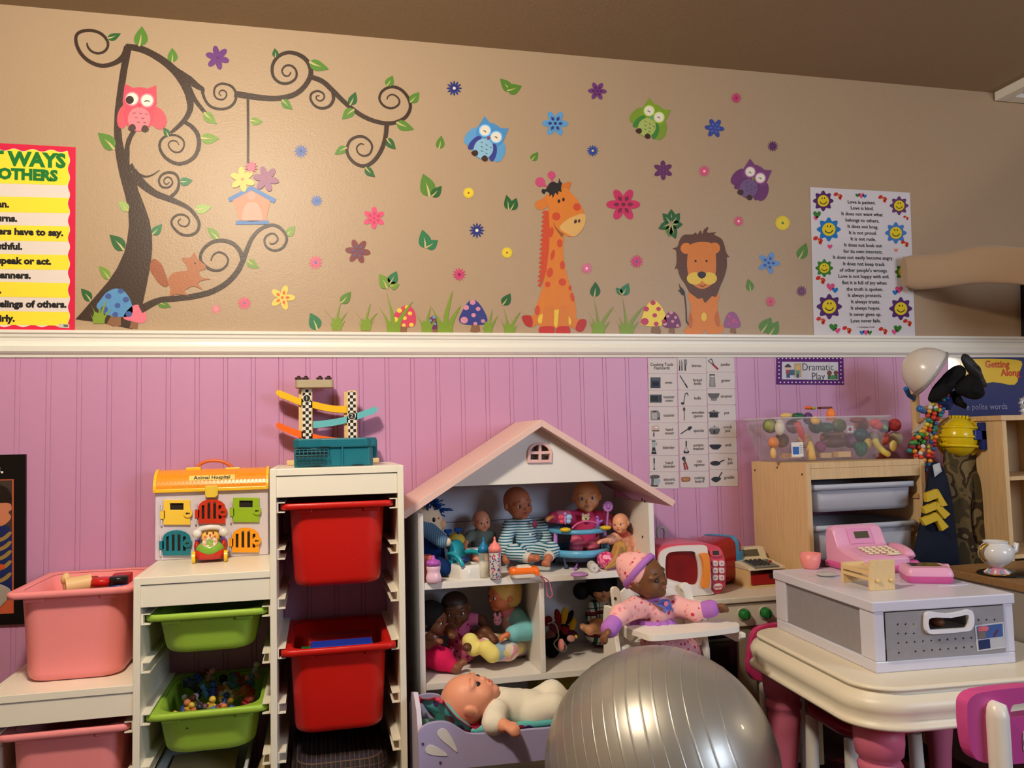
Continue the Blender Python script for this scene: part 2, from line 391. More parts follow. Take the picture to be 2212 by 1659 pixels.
def stroke(pts, ws):
    pts = cat(pts, False, 5); n = len(pts)
    wi = [np.interp(i/(n-1), np.linspace(0, 1, len(ws)), ws) for i in range(n)]; a, b = [], []
    for i, p in enumerate(pts):
        q0 = pts[max(0, i-1)]; q1 = pts[min(n-1, i+1)]; dx, dy = q1[0]-q0[0], q1[1]-q0[1]; L = math.hypot(dx, dy) or 1
        a.append((p[0]-dy/L*wi[i]/2, p[1]+dx/L*wi[i]/2)); b.append((p[0]+dy/L*wi[i]/2, p[1]-dx/L*wi[i]/2))
    return a, b
def add_stroke(g, pts, ws, y):
    a, b = stroke(pts, ws); A, B = wpoly(a), wpoly(b); n = len(A)
    g.add([(x, y, z) for x, z in A+B], [(i, i+1, n+i+1, n+i) for i in range(n-1)])
DK, MD, LT, PL, TE = (38, 92, 44), (84, 128, 44), (112, 146, 52), (150, 176, 96), (44, 116, 74)
BROWN = (58, 40, 30)
trunk = cps(1, [(858, 300), (835, 400), (815, 520), (798, 640), (783, 760), (778, 880), (782, 1000), (795, 1090), (815, 1190), (850, 1320), (875, 1430), (880, 1540), (868, 1640), (850, 1720), (800, 1830), (740, 1920), (680, 1990), (620, 2060), (560, 2130), (515, 2180), (700, 2205), (905, 2248), (960, 2130), (978, 2060), (1000, 1960), (1030, 1800), (1040, 1700), (1038, 1600), (1020, 1500), (985, 1400), (945, 1300), (930, 1240), (900, 1180), (885, 1120), (885, 1000), (905, 940), (930, 900), (900, 885), (865, 950), (848, 1020), (836, 960), (828, 880), (836, 740), (852, 600), (870, 480), (895, 350)])
tree = sticker('tree_sticker', 'tall brown tree sticker with curling branches and green leaves on the beige wall', 'wall sticker', [(None, [trunk], BROWN, 0)])
BR = [(1, [(875, 325), (845, 385), (785, 430), (700, 450), (620, 425), (560, 375), (525, 310), (520, 250), (550, 218), (615, 208), (680, 225), (725, 265), (738, 310), (715, 350), (670, 365), (625, 350), (600, 320), (595, 293)], [60, 44, 32, 28, 26, 25, 24, 22, 22, 21, 20, 20, 18, 18, 16, 15, 14, 10]),
 (1, [(862, 318), (960, 335), (1040, 370), (1120, 420), (1190, 480), (1240, 535), (1270, 590), (1290, 650), (1300, 720), (1290, 770), (1260, 820), (1210, 870), (1165, 908)], [40, 46, 46, 50, 54, 66, 62, 52, 44, 38, 34, 28, 18]),
 (1, [(1170, 455), (1290, 545), (1350, 590), (1382, 610), (1385, 640), (1405, 690), (1440, 728), (1500, 745), (1560, 735), (1600, 700), (1612, 650), (1595, 605), (1560, 580), (1510, 572), (1470, 595), (1462, 640), (1480, 672), (1520, 680), (1546, 655), (1540, 625), (1512, 617), (1495, 638), (1512, 655)], [30, 54, 38, 30, 20, 18, 18, 18, 18, 18, 18, 17, 16, 15, 14, 13, 12, 11, 11, 10, 9, 8, 6]),
 (1, [(1290, 590), (1330, 680), (1402, 772)], [30, 30, 25]),
 (1, [(1262, 835), (1310, 865), (1350, 920), (1358, 990), (1335, 1060), (1280, 1105), (1210, 1118), (1140, 1085), (1100, 1035), (1090, 985), (1110, 945), (1150, 925), (1200, 924), (1245, 950), (1258, 990), (1238, 1030), (1200, 1040), (1165, 1020), (1150, 985), (1170, 962), (1205, 965), (1222, 990)], [24, 28, 30, 30, 28, 26, 24, 22, 20, 18, 16, 15, 14, 13, 12, 12, 11, 10, 9, 9, 8, 6]),
 (1, [(1600, 640), (1690, 655), (1800, 670), (1900, 672), (2000, 650), (2070, 600), (2115, 530), (2120, 470), (2090, 410), (2030, 370), (1960, 360), (1895, 390), (1860, 450), (1865, 520), (1910, 565), (1970, 568), (2018, 535), (2022, 485), (1990, 450), (1950, 450), (1925, 482), (1940, 515), (1970, 518), (1986, 492)], [42, 42, 38, 36, 36, 34, 34, 32, 30, 27, 25, 23, 22, 20, 19, 18, 16, 15, 14, 13, 12, 11, 10, 7]),
 (1, [(1692, 662), (1694, 900), (1693, 1117)], [18, 18, 18]),
 (3, [(535, 365), (620, 398), (690, 460), (760, 530), (830, 590), (900, 637), (980, 670), (1060, 685), (1130, 675), (1190, 640), (1220, 580), (1210, 520), (1170, 465), (1120, 438), (1070, 440), (1025, 470), (1010, 520), (1040, 565), (1090, 582), (1135, 562), (1146, 530), (1125, 500), (1095, 488), (1070, 500), (1060, 522)], [34, 34, 34, 32, 30, 30, 28, 28, 26, 24, 22, 22, 20, 20, 18, 17, 16, 15, 14, 13, 12, 11, 10, 9, 6]),
 (3, [(690, 465), (696, 520), (670, 565), (620, 582), (570, 565), (540, 520), (548, 480), (588, 464), (625, 480), (633, 510), (610, 531), (582, 522), (580, 500), (602, 496)], [26, 22, 20, 18, 17, 16, 15, 13, 12, 11, 10, 9, 8, 6]),
 (3, [(1060, 685), (1052, 770), (1030, 850), (990, 920), (940, 965), (890, 975), (840, 955), (800, 910), (788, 860), (808, 805), (850, 778), (900, 776), (945, 808), (960, 850), (940, 895), (900, 906), (865, 887), (855, 850), (880, 824), (905, 830)], [32, 30, 29, 28, 26, 24, 22, 22, 20, 19, 18, 17, 15, 14, 13, 12, 11, 10, 9, 6]),
 (1, [(888, 1125), (930, 1180), (990, 1205), (1040, 1195), (1090, 1162)], [40, 24, 13, 9, 4]),
 (1, [(900, 1180), (980, 1262), (1060, 1320), (1140, 1352), (1220, 1385), (1290, 1422), (1340, 1480), (1360, 1530), (1345, 1580), (1300, 1605), (1240, 1600), (1190, 1560), (1170, 1518), (1190, 1480), (1235, 1464), (1280, 1480), (1293, 1515), (1270, 1545), (1235, 1540), (1215, 1515), (1235, 1494)], [80, 56, 44, 40, 32, 26, 23, 21, 19, 18, 17, 16, 15, 14, 13, 12, 11, 10, 9, 8, 6]),
 (1, [(1165, 1345), (1208, 1302), (1222, 1240), (1200, 1190), (1150, 1177), (1105, 1195), (1085, 1235), (1105, 1275), (1150, 1279), (1178, 1250), (1165, 1217), (1138, 1211), (1118, 1235), (1135, 1259), (1157, 1244)], [24, 20, 18, 17, 16, 15, 14, 13, 12, 11, 10, 9, 8, 7, 5]),
 (2, [(960, 1165), (1080, 1105), (1200, 1090), (1320, 1075), (1440, 1045), (1540, 990), (1610, 920), (1650, 850), (1690, 745), (1720, 680), (1770, 622), (1840, 590), (1900, 600), (1948, 650), (1955, 700), (1925, 747), (1870, 762), (1820, 737), (1805, 690), (1830, 655), (1870, 648), (1897, 680), (1880, 710), (1850, 718), (1842, 703)], [55, 40, 38, 38, 38, 36, 36, 36, 30, 27, 24, 22, 21, 19, 18, 17, 16, 15, 14, 13, 12, 11, 10, 9, 6]),
 (2, [(1662, 840), (1640, 770), (1590, 715), (1520, 694), (1450, 705), (1395, 745), (1368, 800), (1385, 852), (1440, 892), (1500, 897), (1545, 865), (1556, 820), (1530, 785), (1490, 774), (1455, 795), (1440, 832)], [36, 30, 27, 25, 23, 21, 19, 18, 17, 16, 14, 13, 12, 11, 10, 7])]
for i, (c, pts, ws) in enumerate(BR):
    g = G(); add_stroke(g, cps(c, pts), [x/3.16 for x in ws], WALL-.0010-.00007*i); build('branch', g, S(BROWN), tree, world=True)
TL = [(1, 735, 265, 825, 230, 52, DK), (1, 950, 318, 970, 180, 100, MD), (1, 1175, 428, 1175, 328, 74, MD), (1, 1880, 392, 1875, 330, 46, DK), (3, 530, 265, 665, 316, 78, MD), (1, 1925, 682, 1998, 748, 62, MD), (1, 1708, 822, 1796, 832, 56, LT), (1, 1392, 768, 1482, 848, 70, LT), (1, 1370, 942, 1498, 945, 78, LT), (1, 782, 1022, 668, 908, 100, MD), (1, 1152, 935, 1115, 870, 46, DK), (1, 1225, 1242, 1316, 1232, 62, TE), (1, 1328, 1432, 1447, 1410, 68, PL), (1, 877, 1442, 806, 1375, 62, PL), (1, 1038, 1602, 1106, 1530, 62, TE), (2, 848, 762, 748, 655, 90, DK), (2, 748, 958, 675, 868, 64, LT), (2, 622, 1108, 553, 1022, 66, DK), (2, 1073, 1108, 1169, 1148, 58, MD), (2, 1490, 688, 1413, 605, 62, LT), (2, 1686, 830, 1769, 881, 60, LT), (2, 1950, 662, 2016, 595, 62, LT), (3, 1060, 432, 1100, 358, 62, MD), (3, 1218, 542, 1281, 472, 66, MD), (3, 1125, 678, 1246, 726, 72, MD), (3, 808, 562, 847, 470, 64, DK), (3, 838, 590, 754, 657, 72, MD), (3, 1058, 788, 1121, 862, 62, DK), (3, 790, 850, 704, 897, 60, MD), (3, 913, 985, 981, 1052, 58, DK)]
def leaf_parts(root, c, x0, y0, x1, y1, w, col, nm='leaf', ly=1.6):
    b, t = cp(c, x0, y0), cp(c, x1, y1); g = G(); g.flat(wpoly(leaf_poly(b, t, w/3.16)), WALL-.0008-LAY*ly); g.flat(wpoly(vein_poly(b, t, w)), WALL-.0008-LAY*(ly+.4), mat=1)
    return build(nm, g, [S(col), S((190, 176, 120))], root, world=True)
for q in TL: leaf_parts(tree, *q)
# loose leaves
def leaf_sticker(label, leaves, group='loose leaf stickers'):
    c, x0, y0, x1, y1, w, col = leaves[0]; b, t = cp(c, x0, y0), cp(c, x1, y1)
    g = G(); g.flat(wpoly(leaf_poly(b, t, w/3.16)), WALL-.0012); g.flat(wpoly(vein_poly(b, t, w)), WALL-.0015, mat=1)
    r = build('leaf_sticker', g, [S(col), S((196, 178, 130))]); tag(r, label, 'wall sticker', group)
    for q in leaves[1:]: leaf_parts(r, *q, ly=1.8)
for lab, lv in (
    ('single green leaf sticker left of the blue owl', [(3, 1415, 860, 1432, 768, 62, MD)]),
    ('small green leaf sticker below and right of the blue owl', [(3, 2045, 938, 2092, 880, 52, MD)]),
    ('pair of green leaves sticker right of the topmost navy daisy', [(3, 1905, 470, 1833, 378, 70, MD), (3, 1880, 462, 1980, 430, 78, MD)]),
    ('large light green leaf with a small dark one, left of the upper yellow burst', [(4, 1035, 395, 990, 238, 112, MD), (4, 1048, 395, 1118, 322, 66, DK)]),
    ('pair of blue-green leaves sticker left of the big navy daisy', [(4, 1008, 748, 986, 620, 92, TE), (4, 1012, 742, 1093, 692, 74, TE)]),
    ('pair of upright dark green leaves left of the giraffe head', [(4, 1575, 485, 1560, 383, 62, DK), (4, 1588, 486, 1629, 404, 66, DK)]),
    ('single blue-green leaf sticker just above the rail, left of the grass', [(4, 270, 1305, 222, 1188, 92, TE)]),
    ('six pointed green leaf rosette above the lion', [(6, 1103, 500, 1105, 416, 62, DK), (6, 1112, 510, 1162, 442, 60, DK), (6, 1112, 520, 1183, 520, 60, DK), (6, 1110, 530, 1136, 620, 60, DK), (6, 1098, 528, 1092, 608, 56, MD), (6, 1092, 522, 1018, 552, 56, DK), (6, 1096, 510, 1046, 446, 58, DK)]),
    ('single light green leaf sticker left of the poem poster', [(6, 1975, 757, 2027, 648, 76, MD)]),
    ('small green leaf sticker right of the lion', [(6, 1645, 978, 1630, 892, 56, MD)]),
    ('pair of broad green leaves just above the rail, right of the purple toadstool', [(6, 1720, 1258, 1786, 1156, 98, MD), (6, 1772, 1278, 1834, 1180, 84, MD)])):
    leaf_sticker(lab, lv)
# flowers
def petals(x, y, r, n, w, rot=0., r0=.18):
    return [circ(x+r*(.5+r0/2)*math.cos(rot+2*math.pi*i/n), y+r*(.5+r0/2)*math.sin(rot+2*math.pi*i/n), r*(.5-r0/2+.02), w, 12, rot+2*math.pi*i/n) for i in range(n)]
def daisy(x, y, r, col, cc, lab):
    pts = []
    for i in range(48): a = 2*math.pi*i/48; rr = r*(1.0, .80, .48, .80)[i % 4]; pts.append((x+rr*math.cos(a), y+rr*math.sin(a)))
    sticker('daisy_sticker', lab, 'wall sticker', [(None, [pts], col, 1), ('flower_centre', [circ(x, y, r*.2, n=10)], cc, 2)], 'daisy stickers')
NV, PK, MG, PU = (42, 50, 120), (222, 92, 122), (200, 62, 112), (104, 44, 112)
for q in ((650, 327, 15, (88, 108, 170), (70, 80, 130), 'slate blue daisy sticker right of the hanging birdhouse cord'), (684, 434, 13, (84, 112, 180), (70, 90, 150), 'small slate blue daisy sticker right of the birdhouse roof'),
    (981, 191, 17, NV, (225, 215, 200), 'topmost navy daisy sticker with a white eye'), (1280, 326, 13, (44, 66, 150), (220, 200, 120), 'small blue daisy sticker with a yellow eye above the giraffe'), (1030, 498, 17, NV, (230, 222, 205), 'big navy daisy sticker with a white eye left of the giraffe neck'),
    (682, 567, 16, PK, (90, 110, 170), 'pink daisy sticker with a blue eye right of the lowest tree branch'), (992, 593, 15, MG, (110, 30, 60), 'magenta daisy sticker with a dark eye above the navy toadstool'), (1590, 212, 12, MG, (140, 40, 80), 'topmost magenta daisy sticker, high above the purple owl'),
    (1521, 370, 13, (216, 82, 130), (235, 210, 190), 'pink daisy sticker with a pale eye left of the purple owl'), (1669, 316, 12, (92, 42, 92), (100, 60, 120), 'small dark purple daisy sticker above the purple owl'), (1595, 478, 12, (214, 84, 128), (240, 220, 200), 'pink daisy sticker with a pale eye below the purple owl'),
    (1267, 580, 13, (216, 104, 150), (240, 220, 205), 'light pink daisy sticker right of the giraffe neck'), (1375, 565, 15, MG, (90, 90, 150), 'magenta daisy sticker with a blue eye left of the lion'), (1664, 652, 12, (210, 84, 118), (150, 50, 80), 'rose pink daisy sticker above the broad leaf pair'),
    (1731, 629, 12, (112, 52, 96), (110, 80, 140), 'plum daisy sticker beside the left edge of the poem poster'), (528, 655, 15, PK, (110, 110, 160), 'pink daisy sticker left of the yellow spotted flower'), (467, 668, 11, (226, 128, 140), (220, 150, 150), 'smallest pale pink daisy sticker, right of the tree foot')): daisy(*q)
def six(x, y, r, n, col, cc, vein, lab, rot, w=.36, nm='flower_sticker'):
    pp = petals(x, y, r, n, r*w*.72, rot, .1)+[circ(x, y, r*.4, n=14)]
    sh = [(None, pp, col, 1)]
    if vein:
        vv = []
        for i in range(n):
            a = rot+2*math.pi*i/n
            for o in (-.22, 0, .22): c1 = (x+r*.25*math.cos(a+o*.5), y+r*.25*math.sin(a+o*.5)); c2 = (x+r*(.62 if o == 0 else .52)*math.cos(a+o*.8), y+r*(.62 if o == 0 else .52)*math.sin(a+o*.8)); vv.append(circ((c1[0]+c2[0])/2, (c1[1]+c2[1])/2, math.dist(c1, c2)/2, r*.045, 8, math.atan2(c2[1]-c1[1], c2[0]-c1[0])))
        sh.append(('petal_vein', vv, vein, 2))
    sh.append(('flower_centre', [circ(x, y, r*.12, n=10)], cc, 3))
    return sticker(nm, lab, 'wall sticker', sh, 'petal flower stickers')
for q in ((470, 125, 26, 6, (102, 48, 118), (90, 40, 104), None, 'purple six petal flower sticker right of the tree top', .3), (1290, 197, 20, 6, (112, 60, 118), (84, 30, 84), (92, 34, 92), 'dusty purple flower sticker left of the green owl', .05),
    (1432, 368, 21, 6, (98, 44, 92), (110, 60, 110), (112, 58, 110), 'plum six petal flower sticker right of the giraffe head', .5), (1543, 277, 21, 6, (58, 72, 150), (80, 96, 176), (84, 102, 180), 'royal blue six petal flower sticker right of the green owl', .1),
    (808, 471, 24, 6, (214, 72, 116), (190, 52, 84), (190, 56, 92), 'rose pink six petal flower sticker below the lowest curl of the branch', .55), (773, 543, 27, 6, (122, 56, 56), (84, 72, 112), (92, 76, 116), 'brown red flower sticker speckled with blue', .12),
    (1199, 267, 28, 6, (92, 152, 206), (44, 52, 110), (50, 56, 120), 'sky blue flower sticker with navy veins right of the blue owl', .02), (1346, 442, 36, 6, (196, 44, 94), (104, 40, 40), (120, 36, 56), 'large crimson flower sticker between giraffe and lion', .0),
    (1660, 568, 24, 5, (98, 142, 200), (60, 72, 140), (66, 78, 148), 'sky blue five petal flower sticker right of the lion', .06), (610, 643, 27, 5, (238, 196, 88), (206, 92, 48), (214, 92, 50), 'yellow five petal flower sticker with orange veins', .0)): six(*q)
def burst(x, y, r, cc, lab):
    pts = []
    for i in range(56): a = 2*math.pi*i/56; rr = r*(1 if i % 2 else .86); pts.append((x+rr*math.cos(a), y+rr*math.sin(a)))
    sticker('burst_sticker', lab, 'wall sticker', [(None, [pts], (216, 190, 62), 1), ('burst_ring', [circ(x, y, r*.72)], (226, 200, 52), 2), ('flower_centre', [circ(x, y, r*.17, n=10)], cc, 3)], 'yellow burst stickers')
burst(1012, 417, 12.5, (170, 60, 30), 'round yellow burst sticker below the blue owl'); burst(1095, 546, 12.5, (170, 60, 30), 'round yellow burst sticker left of the giraffe mane'); burst(1690, 482, 17, (84, 130, 50), 'larger yellow burst sticker with a green eye beside the poem poster')
# grass
def blades(c, x0, x1, yb, tips, top=.62):
    P = []; n = len(tips); ym = yb-60
    for i, (tx, ty) in enumerate(tips):
        f = (i+.5)/n; bw = (x1-x0)/n*.95; bx_ = x0+(x1-x0)*f; s = 1 if tx > bx_ else -1
        L = [(bx_-bw*.62, yb), (bx_-bw*.5+(tx-bx_)*.12, yb+(ty-yb)*.4), (bx_+(tx-bx_)*.5-bw*.25, yb+(ty-yb)*.72), (tx, ty)]
        Q = [(bx_+(tx-bx_)*.58+bw*.22, yb+(ty-yb)*.70), (bx_+bw*.5+(tx-bx_)*.12, yb+(ty-yb)*.36), (bx_+bw*.62, yb)]
        P.append(cps(c, cat(L, False, 3)+cat(Q, False, 3)[1:]))
    P.append(cps(c, [(x0, yb), (x0-2, yb-40), (x0+8, yb-85), ((x0+x1)/2, yb-70), (x1-8, yb-85), (x1+2, yb-40), (x1, yb)]))
    return P
GR = (122, 148, 44)
for lab, c, x0, x1, yb, tips, lv in (
    ('tuft of grass at the tree foot, in front of the blue toadstool', 2, 637, 713, 1262, [(612, 1188), (600, 1092), (690, 1120), (738, 1085), (764, 1158)], []),
    ('grass tuft with one leaf, leftmost of the row above the rail', 4, 370, 435, 1305, [(345, 1245), (315, 1160), (432, 1110), (475, 1183), (462, 1240)], [(4, 430, 1122, 499, 1043, 66, MD)]),
    ('plain grass tuft, second from the tree', 4, 568, 632, 1310, [(545, 1248), (520, 1168), (636, 1118), (682, 1184), (655, 1240)], []),
    ('tall grass tuft with three leaves behind the pink toadstool', 4, 748, 832, 1327, [(680, 1128), (736, 1025), (925, 1106)], [(4, 748, 1025, 693, 922, 84, LT), (4, 762, 990, 812, 903, 72, TE), (4, 765, 1006, 831, 994, 58, LT)]),
    ('short grass tuft left of the tiny spotted toadstool', 4, 985, 1048, 1325, [(935, 1185), (1045, 1143), (1080, 1230)], []),
    ('tall plain grass tuft right of the tiny spotted toadstool', 4, 1095, 1190, 1328, [(1020, 1108), (1196, 1033), (1252, 1133)], []),
    ('grass tuft overlapping the navy toadstool', 4, 1408, 1463, 1330, [(1385, 1270), (1360, 1196), (1467, 1158), (1502, 1206)], []),
    ('grass tuft with one leaf left of the giraffe', 4, 1550, 1615, 1337, [(1495, 1204), (1535, 1132), (1658, 1178), (1636, 1270)], [(4, 1533, 1134, 1587, 1055, 66, DK)]),
    ('grass tuft with one dark leaf right of the giraffe', 6, 568, 648, 1267, [(535, 1160), (515, 1086), (575, 1012), (716, 1078), (685, 1184)], [(6, 578, 1018, 588, 913, 72, DK)]),
    ('grass tuft with two leaves left of the yellow toadstool', 6, 758, 842, 1275, [(725, 1170), (705, 1086), (766, 1000), (918, 1078), (885, 1184)], [(6, 768, 1004, 813, 922, 66, TE), (6, 766, 1000, 728, 953, 40, TE)])):
    r = sticker('grass_sticker', lab, 'wall sticker', [(None, blades(c, x0, x1, yb, tips), GR, 2.2)], 'grass stickers')
    for q in lv: leaf_parts(r, *q, ly=2.6)
# toadstools
for lab, c, capp, stem, col, sc, spots in (
    ('blue toadstool sticker with dark blue spots at the tree foot', 2, [(660, 1150), (690, 1095), (730, 1048), (790, 1022), (850, 1042), (890, 1100), (907, 1170), (888, 1208), (820, 1216), (730, 1200)], [(760, 1205), (730, 1262), (770, 1280), (827, 1275), (825, 1205)], (82, 140, 190), (60, 84, 150), [(740, 1075, 22), (825, 1040, 20), (860, 1098, 22), (803, 1138, 20), (712, 1165, 26), (788, 1200, 20), (880, 1196, 22)]),
    ('plain pink toadstool sticker beside the tree foot', 2, [(842, 1222), (885, 1155), (940, 1132), (985, 1168), (1002, 1228), (970, 1258), (900, 1245)], [(898, 1240), (884, 1293), (940, 1298), (946, 1245)], (222, 112, 132), (222, 112, 132), []),
    ('magenta toadstool sticker with yellow spots', 4, [(773, 1232), (818, 1172), (880, 1134), (930, 1170), (943, 1242), (920, 1282), (850, 1282), (790, 1262)], [(838, 1275), (820, 1316), (880, 1326), (884, 1278)], (206, 62, 92), (230, 200, 72), [(830, 1172, 18), (882, 1150, 16), (902, 1192, 15), (866, 1224, 15), (800, 1238, 25), (860, 1272, 13), (912, 1270, 16)]),
    ('tiny dark purple toadstool sticker with blue spots', 4, [(1014, 1285), (1033, 1232), (1065, 1206), (1097, 1226), (1117, 1276), (1105, 1299), (1030, 1299)], [(1060, 1294), (1053, 1326), (1092, 1328), (1088, 1294)], (106, 42, 92), (112, 152, 190), [(1066, 1218, 11), (1042, 1240, 10), (1094, 1238, 10), (1072, 1264, 9), (1034, 1283, 12), (1104, 1288, 10)]),
    ('navy toadstool sticker with pink spots', 4, [(1236, 1232), (1268, 1160), (1308, 1106), (1352, 1104), (1400, 1160), (1430, 1230), (1410, 1265), (1330, 1271), (1260, 1262)], [(1326, 1264), (1312, 1314), (1350, 1325), (1383, 1312), (1374, 1264)], (52, 58, 130), (206, 138, 160), [(1330, 1116, 20), (1285, 1152, 20), (1367, 1161, 16), (1336, 1204, 16), (1272, 1238, 26), (1348, 1262, 14), (1400, 1244, 14)]),
    ('yellow toadstool sticker with magenta spots left of the lion', 6, [(896, 1192), (924, 1102), (958, 1052), (1002, 1045), (1050, 1102), (1072, 1168), (1060, 1202), (990, 1217), (920, 1210)], [(976, 1208), (966, 1260), (1030, 1268), (1036, 1252), (1020, 1205)], (232, 204, 72), (184, 46, 92), [(980, 1056, 18), (934, 1098, 19), (1018, 1098, 16), (992, 1142, 16), (924, 1184, 27), (1002, 1200, 17), (1054, 1182, 15)]),
    ('small plum toadstool sticker with pink spots left of the lion', 6, [(1044, 1198), (1064, 1146), (1100, 1116), (1140, 1130), (1168, 1190), (1160, 1223), (1070, 1226)], [(1095, 1220), (1087, 1260), (1130, 1266), (1126, 1220)], (112, 44, 88), (206, 140, 164), [(1104, 1124, 13), (1082, 1148, 12), (1134, 1156, 11), (1114, 1183, 11), (1062, 1200, 14), (1148, 1212, 11)]),
    ('mottled purple toadstool sticker right of the lion', 6, [(1464, 1206), (1484, 1142), (1515, 1116), (1552, 1136), (1578, 1196), (1565, 1226), (1480, 1226)], [(1512, 1222), (1507, 1260), (1549, 1266), (1543, 1222)], (146, 82, 132), (176, 82, 130), [(1500, 1150, 14), (1530, 1180, 18), (1500, 1200, 12), (1555, 1190, 10)])):
    sticker('toadstool_sticker', lab, 'wall sticker', [(None, [cps(c, cat(capp))], col, 1.2), ('stem', [cps(c, stem)], (132, 92, 64), 1.0)]+([('spot', [cps(c, circ(x, y, r, r*.9, 12)) for x, y, r in spots], sc, 1.9)] if spots else []), 'toadstool stickers')
# owls
def owl(px, py, s, rot, head, wing, belly, beak, lab, folded=False, foot=(66, 40, 34), inner=None):
    r = R(rot); T = lambda pts: [(px+s*(x*math.cos(r)-y*math.sin(r)), py+s*(x*math.sin(r)+y*math.cos(r))) for x, y in pts]
    hd = circ(0, 0, 100, 82, 28); ears = [[(-99, -10), (-92, -98), (-30, -70)], [(99, -10), (92, -98), (30, -70)]]
    body = circ(0, 85, 88, 92, 24)
    wg = [circ(-104, 62, 42, 72, 18, .25), circ(104, 74, 44, 74, 18, -.2)] if not folded else [circ(-92, 96, 34, 70, 18, .12), circ(108, 92, 50, 72, 18, -.55)]
    sh = [(None, [T(p) for p in ([body, hd]+ears)], head, 1.4), ('wing', [T(wg[0])], wing, 1.1), ('wing', [T(wg[1])], wing, 1.1)]
    if inner: sh += [('feather', [T(circ(-70, 95, 26, 62, 14, .3)), T(circ(72, 98, 26, 62, 14, -.3))], inner, 1.6)]
    sh += [('belly', [T(circ(2, 104, 66, 70, 22))], belly, 1.9)]
    fm = []
    for x, y in ((-28, 70), (10, 70), (44, 72), (-14, 96), (24, 98), (0, 122), (36, 122)): fm.append(T([(x-11, y-5), (x-6, y+4), (x+6, y+4), (x+11, y-5), (x+5, y), (x-5, y)]))
    sh += [('feather_mark', fm, (56, 66, 70) if not folded else (120, 50, 70), 2.2)]
    sh += [('eye_patch', [T(circ(-45, -11, 42, n=20)), T(circ(43, -6, 42, n=20))], tuple(min(255, c+60) for c in head), 1.8), ('eye_white', [T(circ(-45, -11, 34, n=20)), T(circ(43, -6, 34, n=20))], (232, 222, 206), 2.1)]
    if folded: sh += [('pupil', [T(circ(-58, -4, 24, n=16))], (48, 26, 28), 2.5), ('closed_eye', [T([(24, 6), (32, -6), (50, -8), (66, 4), (50, -1), (34, 1)])], (60, 36, 40), 2.5)]
    else: sh += [('closed_eye', [T([(-62, 4), (-52, -10), (-38, -10), (-28, 4), (-38, -4), (-52, -4)]), T([(26, 6), (36, -8), (50, -8), (60, 6), (50, -2), (36, -2)])], (60, 50, 50), 2.5)]
    sh += [('beak', [T([(-14, 14), (14, 14), (0, 42)])], beak, 2.6)]
    sh += [('foot', [T(cat([(-60, 166), (-44, 138), (-22, 140), (-14, 164), (-36, 178)]))], foot, 2.4), ('foot', [T(cat([(18, 168), (28, 142), (50, 142), (62, 164), (42, 180)]))], foot, 2.4)]
    return sticker('owl_sticker', lab, 'wall sticker', sh, 'owl stickers')
owl(1058.5, 292, .316, 27, (76, 140, 196), (92, 154, 206), (138, 184, 212), (146, 60, 84), 'light blue owl sticker flying with its eyes shut', inner=(54, 62, 140))
owl(1411.5, 249, .288, 30, (128, 156, 44), (122, 150, 46), (166, 182, 98), (96, 160, 160), 'lime green owl sticker flying with its eyes shut', inner=(66, 128, 54))
owl(1630, 380.5, .290, 28, (118, 62, 112), (108, 52, 106), (112, 86, 128), (130, 128, 60), 'purple owl sticker flying with its eyes shut', inner=(104, 52, 104))
owl(302, 219, .37, 3, (204, 72, 92), (206, 80, 94), (220, 122, 132), (206, 60, 80), 'pink owl sticker winking on the tree branch', folded=True)
